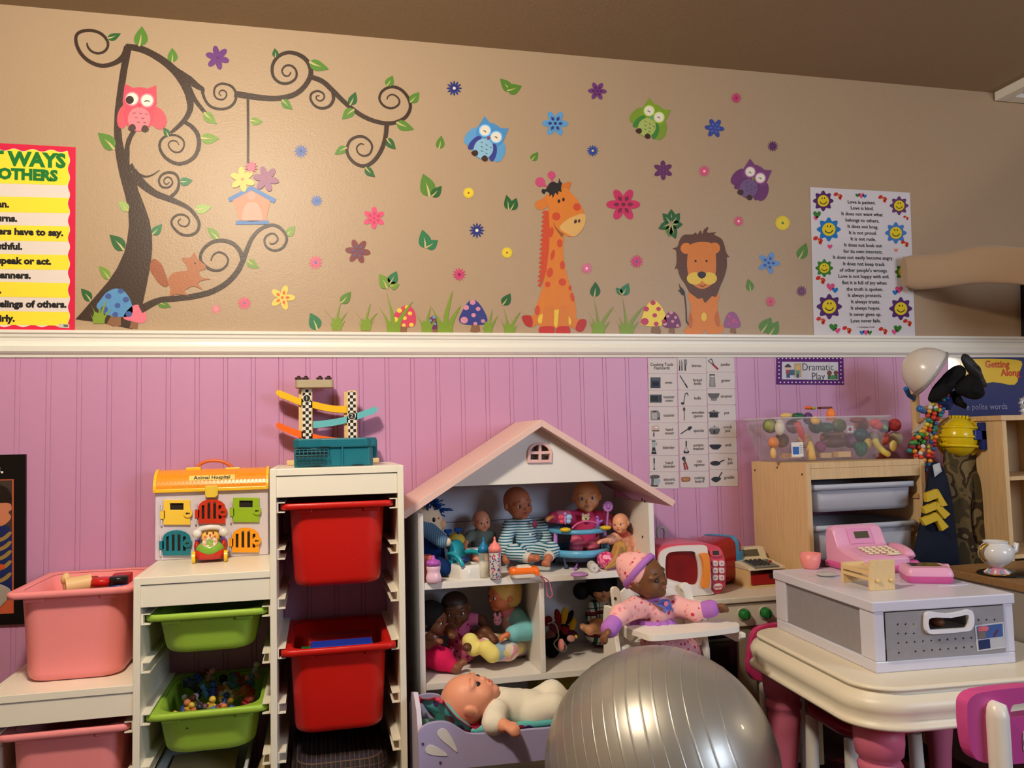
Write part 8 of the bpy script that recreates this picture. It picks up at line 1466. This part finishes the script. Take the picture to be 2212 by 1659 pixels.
# camouflage overalls and the dark vest
CAMO = MPAT('camo', [(74, 62, 42), (104, 86, 56), (62, 48, 34), (122, 104, 72)], 14., .9, .1)
ov = thing('camouflage_overalls', 'brown camouflage overalls hanging behind the dark vest', 'clothing', tuple(onY(2105, 1100, 2.28)))
P1 = cat([(2040, 1005), (2075, 1012), (2100, 1018), (2095, 1080), (2100, 1160), (2108, 1232), (2060, 1232), (2046, 1160), (2036, 1090)], True, 3)
flat_cloth(None, None, None, P1, 2.262, CAMO, part='trouser_leg', par=ov, bulge=.02); flat_cloth(None, None, None, cat([(2098, 1018), (2140, 1000), (2154, 1030), (2158, 1120), (2160, 1225), (2110, 1236), (2102, 1160), (2096, 1080)], True, 3), 2.258, CAMO, part='trouser_leg', par=ov, bulge=.022)
flat_cloth(None, None, None, cat([(2050, 950), (2120, 975), (2145, 962), (2156, 1010), (2146, 1040), (2090, 1045), (2040, 1020)], True, 3), 2.272, CAMO, part='bib', par=ov, bulge=.015)
vs = thing('navy_vest', 'dark navy dress-up vest with yellow chevron stripes', 'clothing', tuple(onY(2025, 1100, 2.20)))
NAV = M((24, 30, 46), .85, .2, bump=.2, bscale=40)
flat_cloth(None, None, None, cat([(2012, 1000), (2035, 1008), (2050, 1060), (2058, 1110), (2070, 1200), (2068, 1225), (1980, 1230), (1972, 1210), (1988, 1120), (2000, 1050)], True, 3), 2.215, NAV, part='vest_body', par=vs, bulge=.02)
e1 = lambda x, y: (1612+x/3.687, 720+y/3.687)
for a4 in ([(1432, 1275), (1520, 1240), (1530, 1310), (1440, 1345)], [(1525, 1240), (1602, 1370), (1545, 1385), (1525, 1310)], [(1408, 1390), (1510, 1340), (1520, 1400), (1428, 1438)], [(1515, 1340), (1624, 1440), (1580, 1480), (1518, 1405)], [(1392, 1480), (1510, 1425), (1525, 1490), (1425, 1532)], [(1512, 1425), (1612, 1540), (1560, 1575), (1520, 1495)]):
    P_ = [onY(*e1(*p), 2.172) for p in a4]; build('chevron_stripe', G().prism([(p.x, p.z) for p in P_], 2.170, 2.185), M((204, 170, 36), .7), vs, world=True, bevel=.001)
flat_cloth(None, None, None, [e1(*p) for p in ((1485, 1050), (1540, 1030), (1560, 1100), (1500, 1145))], 2.196, M((190, 192, 196), .8), part='white_tag', par=vs, bulge=.002, th=.004)
# ================================================================ play kitchen counter, teapot, pine cubby at the right edge
KY0, KY1, KZ = 1.80, 2.13, .585
t = thing('play_counter', 'play kitchen counter with a brown wooden top and white front behind the drawer box', 'play kitchen', (2.05, 1.97, 0))
build('worktop', G().bx((1.80, KY0-.01, KZ-.022), (2.42, KY1, KZ)), M((146, 110, 70), .5, .4, var=.15, bscale=5, grain=(3, 26, 26)), t, world=True, bevel=.003)
build('front_panel', G().bx((1.81, KY0, KZ-.085), (2.41, KY0+.012, KZ-.0225)), SW, t, world=True, bevel=.002); build('cabinet_body', G().bx((1.81, KY0+.013, .03), (2.41, KY1-.01, KZ-.0225)), M((150, 140, 130), .5), t, world=True)
build('oven_door', G().bx((1.83, KY0-.004, .10), (2.39, KY0+.0125, KZ-.09)), M((40, 36, 36), .25), t, world=True, bevel=.002)
q = onZ(2165, 1240, KZ); build('black_hotplate', G().lathe([(.001, .004), (.070, .004), (.074, .0005), (.001, 0)], (q.x+.012, q.y-.0, KZ+.0003), 30), M((24, 22, 22), .3), t, world=True)
q = onZ(2172, 1244, KZ+.005); t = thing('toy_teapot', 'white toy teapot with a gold handle and a striped pink foot', 'teapot', (q.x+.002, q.y+.03, KZ+.0046))
TPW = M((222, 220, 218), .15, .6); GLD = M((176, 136, 60), .3, .5, metal=.8)
build('pot', G().lathe([(.001, .018), (.012, .0185), (.016, .022), (.034, .034), (.043, .048), (.045, .062), (.040, .076), (.031, .085), (.030, .089), (.033, .092), (.030, .092), (.027, .086), (.001, .086)], n=32), TPW, t)
ft = build('foot', G().lathe([(.001, 0), (.030, 0), (.031, .004), (.020, .014), (.013, .0185), (.001, .0185)], n=32), M((214, 140, 160), .3), t)
for i in range(10): a_ = 2*math.pi*i/10; build('foot_stripe', G().tube([(.0312*math.cos(a_), .0312*math.sin(a_), .004), (.0212*math.cos(a_), .0212*math.sin(a_), .0143)], [.0042, .0026], 6), M((130, 170, 196) if i % 2 else (226, 214, 206), .3), ft)
build('gold_ring', G().lathe([(.0305, .0), (.0325, .001), (.0325, .003), (.0305, .004)], n=32), GLD, ft)
build('handle', G().tube([(x, -.006, z) for x, z in cat([(-.026, .080), (-.040, .084), (-.055, .074), (-.056, .058), (-.047, .046), (-.040, .040)], False, 4)], .0042, 8), GLD, t)
build('spout', G().tube([(.040, -.004, .058), (.058, -.006, .066), (.064, -.006, .084)], [.011, .009, .007], 10), TPW, t)
CX0 = onY(2166, 900, 2.14).x
t = thing('pine_cubby', 'tall pine cubby shelf at the right edge beside the dress-up stand', 'shelving', (CX0+.16, 2.26, 0))
zt_c = onY(2166, 900, 2.14).z; zs_c = onY(2175, 1030, 2.14).z
build('side_panel', G().bx((CX0-.004, 2.14, 0), (CX0+.012, 2.40, zt_c-.012)), PINE, t, world=True, bevel=.001); build('side_panel', G().bx((CX0+.30, 2.14, 0), (CX0+.316, 2.40, zt_c-.012)), PINE, t, world=True)
build('top_board', G().bx((CX0-.010, 2.135, zt_c-.0118), (CX0+.322, 2.405, zt_c+.004)), PINE, t, world=True, bevel=.001); build('back_panel', G().bx((CX0+.012, 2.39, .02), (CX0+.30, 2.398, zt_c-.012)), M((206, 176, 134), .55), t, world=True)
for z in (zs_c, .60, .33): build('shelf', G().bx((CX0+.0122, 2.145, z-.012), (CX0+.2998, 2.3898, z)), PINE, t, world=True)
q = onY(2211, 880, 2.2); t = thing('silver_gear_toy', 'silver toy with round cog shapes standing on the pine cubby', 'toy', (q.x+.004, 2.2, zt_c+.004))
SLV = M((186, 186, 188), .35, .5, metal=.4)
for z, r_ in ((.014, .014), (.040, .016)):
    g = G(); g.lathe([(r_*.5, -.004), (r_, -.004), (r_, .004), (r_*.5, .004), (r_*.5, -.004)], (0, 0, z), 20, axis=1)
    for i in range(8): a_ = i*math.pi/4; g.box((r_*1.1*math.cos(a_), 0, z+r_*1.1*math.sin(a_)), (.005, .007, .005))
    build('cog', g, SLV, t)
# ================================================================ low table, drawer box and what stands on it
TA = R(-3.7); TZ = .45
t = thing('activity_table', 'cream moulded play table with chunky turned pink legs', 'table', (1.22, 1.645, 0), TA)
CRT = M((232, 222, 200), .38, .45); 
tr_ = lambda o_, z: [(x, y, z) for x, y in rrect(.62+2*o_, .60+2*o_, .10+o_, 9, .31-.098, .30-.115)]
build('table_top', G().loft([tr_(-.05, TZ-.086), tr_(-.014, TZ-.090), tr_(.010, TZ-.086), tr_(.014, TZ-.080), tr_(.008, TZ-.075), tr_(.002, TZ-.066), tr_(.008, TZ-.050), tr_(.010, TZ-.038), tr_(.002, TZ-.024), tr_(-.012, TZ-.016), tr_(-.014, TZ-.009), tr_(-.008, TZ-.0075), tr_(-.010, TZ-.002), tr_(-.018, TZ)]), CRT, t)
LGP = M((214, 112, 140), .45, .4)
lp_ = [(.001, 0), (.034, 0), (.036, .012), (.030, .022), (.027, .040), (.030, .10), (.040, .20), (.043, .235), (.040, .248), (.046, .256), (.048, .266), (.043, .274), (.041, .280), (.050, .290), (.053, .315), (.053, TZ-.0902), (.001, TZ-.0902)]
for x, y in ((-.022, -.030), (.44, -.030), (-.022, .40), (.44, .40)): build('leg', G().lathe(lp_, (x, y, 0), 30), LGP, t)
TW = t
# white drawer box
BXW, BXD, BXH = .357, .462, .160
WB = M((214, 212, 226), .32, .5)
t = thing('plastic_drawer_box', 'white plastic drawer box with a frosted drawer on the cream play table', 'drawer unit', (1.22, 1.645, TZ), TA)
for z0, z1 in ((0, .026), (BXH-.024, BXH)):
    ov_ = .004 if z1 > .1 else 0
    build('frame_ring', G().prism([(-ov_, -ov_), (BXW+ov_, -ov_), (BXW+ov_, BXD+ov_), (-ov_, BXD+ov_)], z0, z1, ax=2, holes=[] if z1 > .1 else [[(.03, .004), (BXW-.03, .004), (BXW-.03, BXD-.03), (.03, BXD-.03)]]), WB, t, bevel=.003)
for x in (0, BXW-.026):
    for y in (.0, BXD-.026-.03): build('corner_post', G().bx((x, y, .0262), (x+.026, y+.056 if y == 0 else BXD, BXH-.0242)), WB, t, bevel=.002)
FRO = M((166, 162, 168), .45, .5, alpha=.72, var=.04)
for x in (.006, BXW-.009): build('side_pane', G().bx((x, .056, .026), (x+.003, BXD-.056, BXH-.024)), FRO, t)
build('back_pane', G().bx((.026, BXD-.01, .026), (BXW-.026, BXD-.006, BXH-.024)), FRO, t)
build('top_ridge', G().bx((.03, .34, BXH), (.10, .348, BXH+.0012)).bx((.26, .12, BXH), (.34, .128, BXH+.0012)), WB, t)
bxt = Matrix.Translation((1.22, 1.645, TZ)) @ Matrix.Rotation(TA, 4, 'Z'); ibx = bxt.inverted()
def dl(x, y):   # photo pixel on the drawer front -> local (x, z)
    d_ = ray(x, y); n_ = bxt.to_3x3() @ Vector((0, 1, 0)); o3 = bxt @ Vector((0, -.002, 0)); k = (o3-EYE).dot(n_)/d_.dot(n_); p = ibx @ (EYE+d_*k); return (p.x, p.z)
d3 = lambda x, y: dl(1880+x/2.512, 1280+y/2.512)
fro_out = [(.028, .0265), (BXW-.028, .0265), (BXW-.028, BXH-.026), (.028, BXH-.026)]
hole_h = [d3(*p) for p in cat([(300, 140), (340, 130), (420, 132), (490, 118), (514, 118), (518, 150), (512, 182), (480, 190), (330, 198), (304, 190)], True, 2)]
hols = []
for r_, xs in (((172, 168), (147, 190, 232)), ((222, 218), (149, 191, 235)), ((274, 244), (151, 195, 239, 284, 329, 374, 417, 460, 503, 546)), ((327, 294), (154, 244, 289, 333, 377, 421, 464, 507, 549)), ((148, 134), (585, 628, 672))):
    for x in xs: f = (x-147)/(549-147); hols.append(d3(x, r_[0]+(r_[1]-r_[0])*(f if r_[0] > 230 else (x-xs[0])/100*.1)))
dr_ = build('drawer', G().prism(fro_out, -.0035, .0, holes=[hole_h]+[circ(x, z, .0026, n=8) for x, z in hols]), FRO, t)
hg = [d3(*p) for p in cat([(285, 130), (290, 108), (320, 100), (400, 110), (480, 98), (520, 88), (540, 105), (546, 150), (535, 190), (500, 205), (330, 220), (295, 210), (284, 180)], True, 3)]
build('handle', G().prism(hg, -.014, -.0037, holes=[hole_h]), M((232, 230, 238), .3), dr_, bevel=.002)
build('drawer_floor', G().bx((.03, .004, .028), (BXW-.03, BXD-.03, .031)), FRO, t)
st_ = [d3(*p) for p in ((562, 178), (718, 158), (730, 298), (576, 318))]; sk_ = build('product_sticker', G().prism(st_, -.0046, -.0038), M((206, 204, 206), .4), dr_)
def stp(pts, col, k): g = G(); g.flat([d3(*p) for p in pts], -.0048-.0003*k); build('sticker_print', g, M(col, .4), sk_)
stp([(572, 184), (712, 166), (716, 236), (578, 254)], (64, 92, 156), 0); stp([(580, 258), (644, 250), (648, 300), (584, 310)], (30, 44, 92), 0); stp([(648, 248), (722, 236), (726, 290), (652, 300)], (190, 190, 196), 0); stp([(578, 212), (620, 206), (622, 244), (580, 250)], (120, 108, 100), 1); stp(cat([(578, 190), (600, 182), (634, 184), (632, 204), (600, 212), (580, 206)]), (216, 110, 120), 1); stp([(660, 234), (682, 200), (690, 202), (668, 240)], (110, 40, 60), 2)
# toys inside the drawer, blurred by the frosted front
random.seed(21)
for i, (x, z, c_) in enumerate(((.09, .045, (206, 130, 50)), (.13, .05, (220, 150, 60)), (.17, .05, (60, 130, 70)), (.21, .045, (200, 80, 60)), (.25, .05, (50, 80, 160)), (.06, .045, (226, 226, 220)), (.12, .09, (226, 190, 50)), (.15, .10, (30, 28, 30)), (.19, .095, (120, 70, 40)))):
    p = bxt @ Vector((x, .045+.02*(i % 2), z)); tag(build('drawer_toy', G().ell(p, (.020, .018, .014 if z < .08 else .012), 12, rot=Matrix.Rotation(i, 3, 'Z')), M(c_, .5)), ('orange', 'light orange', 'green', 'red', 'blue', 'white', 'yellow', 'black', 'brown')[i]+' toy inside the frosted drawer', 'toy', 'toys in the drawer box')
for x, y, z, c_, lab in ((.03, .30, .06, (214, 140, 80), 'orange toy behind the frosted side pane, nearer the wall'), (.032, .13, .055, (214, 90, 90), 'coral toy behind the frosted side pane, nearer the drawer front')):
    p = bxt @ Vector((x, y, z)); tag(build('drawer_toy', G().ell(p, (.016, .03, .024), 12), M(c_, .5)), lab, 'toy', 'toys in the drawer box')
# things on the drawer box
BT = TZ+BXH
def bl(x, y, z=BT): p = ibx @ onZ(x, y, z); return p
cst = lambda x, y: (1760+x/3.525, 1100+y/3.525)
PKT, PKB = M((232, 166, 200), .32, .5), M((214, 92, 158), .32, .5)
a_, b_ = bl(1806, 1212), bl(1990, 1232)
RGW, RGD = .150, .165; p0 = bl(1884, 1244); 
cr = thing('pink_cash_register', 'pink toy cash register with cream keys on the drawer box', 'toy', tuple(bxt @ Vector((p0.x+.055, p0.y+.105, BXH))), TA+R(2))
sec = lambda x, ins: [(x, y, z) for y, z in ((-.085+ins, .003), (-.085+ins, .040-ins), (-.070+ins, .046-ins), (.000, .060-ins), (.018, .066-ins), (.040, .112-ins), (.052, .118-ins), (.074-ins, .116-ins), (.084-ins, .100-ins), (.085-ins, .003))]
build('body', G().loft([sec(-.078, .010), sec(-.074, .003), sec(-.062, 0), sec(.062, 0), sec(.074, .003), sec(.078, .010)], sm=False), PKT, cr, bevel=.004, seg=3)
build('base', G().loft([[(x, y, z) for x, y in rrect(a, b, .02)] for a, b, z in ((.150, .166, 0), (.164, .180, .004), (.166, .182, .016), (.160, .176, .020))]), PKB, cr)
Td = Matrix.Translation((0, .0275, .0890)) @ Matrix.Rotation(R(64), 4, 'X')
build('display_panel', G().box((0, 0, .0005), (.076, .046, .003), T=Td), M((226, 150, 192), .3), cr, bevel=.001); build('display', G().box((.004, .002, .0026), (.044, .020, .0015), T=Td), M((84, 82, 64), .2), cr)
Tk = Matrix.Translation((.012, -.036, .0545)) @ Matrix.Rotation(R(11.5), 4, 'X')
for i in range(5):
    for j in range(4): build('key', G().ell((-.040+.020*i, -.022+.0145*j, .002), (.0082, .0052, .003), 10, T=Tk), M((234, 224, 184), .35), cr)
build('key', G().ell((.022, -.036, .002), (.026, .005, .003), 12, T=Tk), M((234, 224, 184), .35), cr)
ph = thing('pink_phone_scanner', 'pink toy handset resting beside the pink cash register', 'toy', tuple(bxt @ Vector((p0.x+.160, p0.y+.105, BXH))), TA+R(-8))
build('cradle', G().loft([[(x, y, z) for x, y in rrect(a, b, .012)] for a, b, z in ((.050, .12, 0), (.054, .124, .006), (.050, .12, .022), (.044, .112, .026))]), PKB, ph); build('handset', G().tube([(-.004, y, z) for y, z in cat([(-.058, .034), (-.046, .044), (0, .050), (.044, .048), (.056, .040)], False, 3)], [.012]+[.016]*11+[.012], 12), PKT, ph)
build('slot', G().box((.0265, -.04, .012), (.002, .022, .004)), M((40, 20, 30)), ph)
q = bl(2027, 1262); cs = thing('pink_card_reader', 'pink toy card reader with a dark screen at the front corner of the drawer box', 'toy', tuple(bxt @ Vector((q.x+.004, q.y+.052, BXH))), TA+R(-22))
build('lower_case', G().loft([[(x, y, z) for x, y in rrect(a, b, .012)] for a, b, z in ((.100, .088, 0), (.108, .096, .004), (.110, .098, .018))]), PKB, cs); build('upper_case', G().loft([[(x, y, z) for x, y in rrect(a, b, .014)] for a, b, z in ((.112, .100, .0182), (.112, .100, .024), (.104, .092, .036), (.098, .086, .039))]), PKT, cs)
build('screen', G().box((0, .010, .0393), (.072, .050, .0015)), M((40, 34, 32), .15), cs, bevel=.0005); build('card_slot', G().box((.0555, -.006, .020), (.003, .052, .006)), M((60, 16, 40)), cs); build('side_dial', G().cyl((.052, .034, .024), (.064, .034, .024), .014, n=20), PKT, cs, bevel=.002)
q = bl(1757, 1231); t = thing('pink_toy_cup', 'small pink toy cup on the back corner of the drawer box', 'cup', tuple(bxt @ Vector((q.x+.004, q.y+.02, BXH))), 0)
build('cup', G().lathe([(.001, 0), (.018, 0), (.023, .006), (.027, .020), (.029, .044), (.0275, .044), (.025, .020), (.018, .007), (.001, .006)], n=28), M((240, 144, 140), .4), t); build('grey_contents', G().ell((.002, 0, .034), (.016, .012, .006), 12), M((110, 106, 104), .3), t)
q = bl(1792, 1247); one('toy_saucer', 'small white toy saucer beside the wooden toy bed', 'plate', G().lathe([(.001, .003), (.018, .003), (.030, .007), (.031, .006), (.020, .0), (.001, 0)], tuple(bxt @ Vector((q.x+.006, q.y+.024, BXH)))), M((206, 206, 202), .25))
q = bl(1880, 1277); wb_ = thing('wooden_toy_bed', 'small wooden toy bed standing end-on on the drawer box', 'toy furniture', tuple(bxt @ Vector((q.x, q.y, BXH))), TA)
build('end_board', G().prism([(0, 0), (.067, 0), (.070, .072), (.003, .073)], 0, .009), WOOD, wb_, bevel=.0015)
for x in (.020, .056): build('round_foot', G().ell((x, -.003, .024), (.0055, .005, .0055), 12), WOOD, wb_)
for x in (.002, .058): build('side_rail', G().bx((x, .0092, .036), (x+.008, .118, .046)), WOOD, wb_, bevel=.0008); build('side_rail', G().bx((x, .0092, .023), (x+.008, .118, .031)), WOOD, wb_, bevel=.0008)
build('far_end', G().bx((.002, .1182, 0), (.066, .127, .052)), WOOD, wb_, bevel=.0015); build('bed_deck', G().bx((.010, .0092, .038), (.058, .118, .043)), WOOD, wb_)
# ================================================================ pink chairs
MAG, MAGD = M((206, 74, 146), .38, .5), M((158, 30, 62), .38, .5)
WPL = M((232, 224, 214), .32, .5)
ch = thing('pink_chair', 'magenta and white plastic chair in front of the cream play table', 'chair', (1.25, 1.24, 0), 0)
gq = lambda x, y: (lambda p: (p.x, p.z))(onY(1880+x/2.512, 1280+y/2.512, 1.245))
bo = [gq(*p) for p in cat([(495, 640), (500, 580), (540, 540), (620, 522), (720, 510), (860, 500), (960, 520), (1000, 600), (1000, 820), (960, 880), (860, 905), (720, 918), (640, 914), (560, 900), (520, 850), (500, 740)], True, 3)]
so = [gq(*p) for p in cat([(728, 640), (740, 600), (780, 592), (860, 580), (930, 590), (930, 640), (860, 650), (770, 662), (735, 660)], True, 3)]
bk = build('backrest', G().prism(bo, 1.232, 1.258, holes=[so]), MAG, ch, world=True, bevel=.006, seg=3)
lg = [gq(*p) for p in cat([(792, 760), (800, 738), (830, 728), (900, 722), (905, 800), (900, 840), (810, 846), (794, 838)], True, 2)]
lo_ = build('logo_badge', G().prism(lg, 1.2300, 1.2318), M((226, 214, 210), .35), bk, world=True); g = G(); c0 = (sum(p[0] for p in lg)/len(lg), sum(p[1] for p in lg)/len(lg)); g.flat([(c0[0]+(x-c0[0])*.88, c0[1]+(z-c0[1])*.9) for x, z in lg], 1.2296); build('badge_field', g, M((190, 36, 40), .35), lo_, world=True)
cc = gq(818, 800); sw = [(cc[0]+r_*math.cos(a_), 1.2292, cc[1]+r_*math.sin(a_)) for a_, r_ in zip(np.linspace(.3, 8.2, 22), np.linspace(.0115, .003, 22))]; build('badge_swirl', G().tube(sw, .0016, 6), M((232, 222, 216), .35), lo_, world=True)
pl_ = gq(634, 650); xl_ = pl_[0]; zt2 = gq(634, 612)[1]
for x in (xl_, xl_+.20): build('leg', G().tube([(x, 1.222, .002), (x, 1.222, zt2-.012), (x, 1.224, zt2), (x, 1.236, zt2+.004)], [.0185, .0185, .0180, .010], 14), WPL, ch, world=True)
build('seat', G().loft([[(x, y, z) for x, y in rrect(a, b, .05, 6, xl_+.10, 1.375)] for a, b, z in ((.22, .20, .245), (.25, .23, .250), (.255, .235, .262), (.24, .22, .268))]), MAG, ch, world=True)
for x in (xl_+.01, xl_+.19): build('leg', G().cyl((x, 1.46, .002), (x, 1.44, .2455), .016, n=14), WPL, ch, world=True)
# chair pushed in behind the table
cz = .285; p1_ = onZ(1700, 1528, cz); p2_ = onZ(1770, 1590, cz)
ch2 = thing('pink_chair', 'dark magenta stool seat with white legs tucked under the play table', 'chair', (1.335, 1.87, 0), R(-3.7))
build('seat', G().loft([[(x, y, z) for x, y in rrect(a, b, .06, 7)] for a, b, z in ((.18, .20, cz-.030), (.205, .225, cz-.024), (.215, .235, cz-.010), (.21, .23, cz-.002), (.18, .20, cz))]), MAGD, ch2)
for x, y in ((-.085, -.09), (.085, -.09), (-.085, .09), (.085, .09)): build('leg', G().cyl((x*1.05, y*1.05, .002), (x, y, cz-.028), .018, .016, n=14), WPL, ch2)
ch3 = thing('pink_chair', 'magenta chair behind the play table, only the top of its back showing', 'chair', (1.285, 2.155, 0), R(-2))
build('backrest', G().prism([(x, z) for x, z in cat([(-.09, .30), (-.095, .40), (-.06, .446), (.06, .446), (.095, .40), (.09, .30)], True, 4)], -.010, .010), M((206, 60, 116), .38, .5), ch3, bevel=.005)
for x in (-.06, .06): build('leg', G().cyl((x, 0, .002), (x, 0, .31), .0095, n=12), WPL, ch3)
# rug under the table
g = G(); g.loft([[(x, y, z) for x, y in rrect(a, b, .05, 5, 1.45, 1.62)] for a, b, z in ((1.5, 1.3, .0005), (1.5, 1.3, .004), (1.48, 1.28, .006))])
o = build('floor_rug', g, MPAT('camo', [(60, 26, 28), (84, 22, 34), (40, 30, 30), (110, 40, 40)], 9., .95, .05)); tag(o, 'dark red and brown patterned rug under the play table', 'rug')
# ================================================================ let the dolls rest on what carries them
_D = {o['label'][:24]: o for o in bpy.data.objects if o.get('category') == 'doll'}
for k, z in (('little bald doll in a gr', Z1), ('brown bald doll sitting ', Z1), ('small bald doll in a pea', Z1), ('crocheted doll with a cr', Z1), ('blonde doll in a magenta', Z1), ('brown doll with black ha', Z2), ('dark brown bald doll wit', Z2), ('blonde doll with bunned ', Z2), ('doll with big black bunc', Z2), ('dark felt jester doll wi', Z2)):
    z0 = _D[k].location.z; settle(_D[k], z); print('SETTLE', k, round(_D[k].location.z-z0, 4))
# ================================================================ lettering: outlines to plain meshes
bpy.context.view_layer.update(); _dg = bpy.context.evaluated_depsgraph_get()
_new = [(o, bpy.data.meshes.new_from_object(o.evaluated_get(_dg))) for o in TEXTS]
for o, me in _new:
    n = bpy.data.objects.new('lettering', me); COL.objects.link(n); n.parent = o.parent; n.location = o.location; n.rotation_euler = o.rotation_euler; n.scale = o.scale
    bpy.data.objects.remove(o)
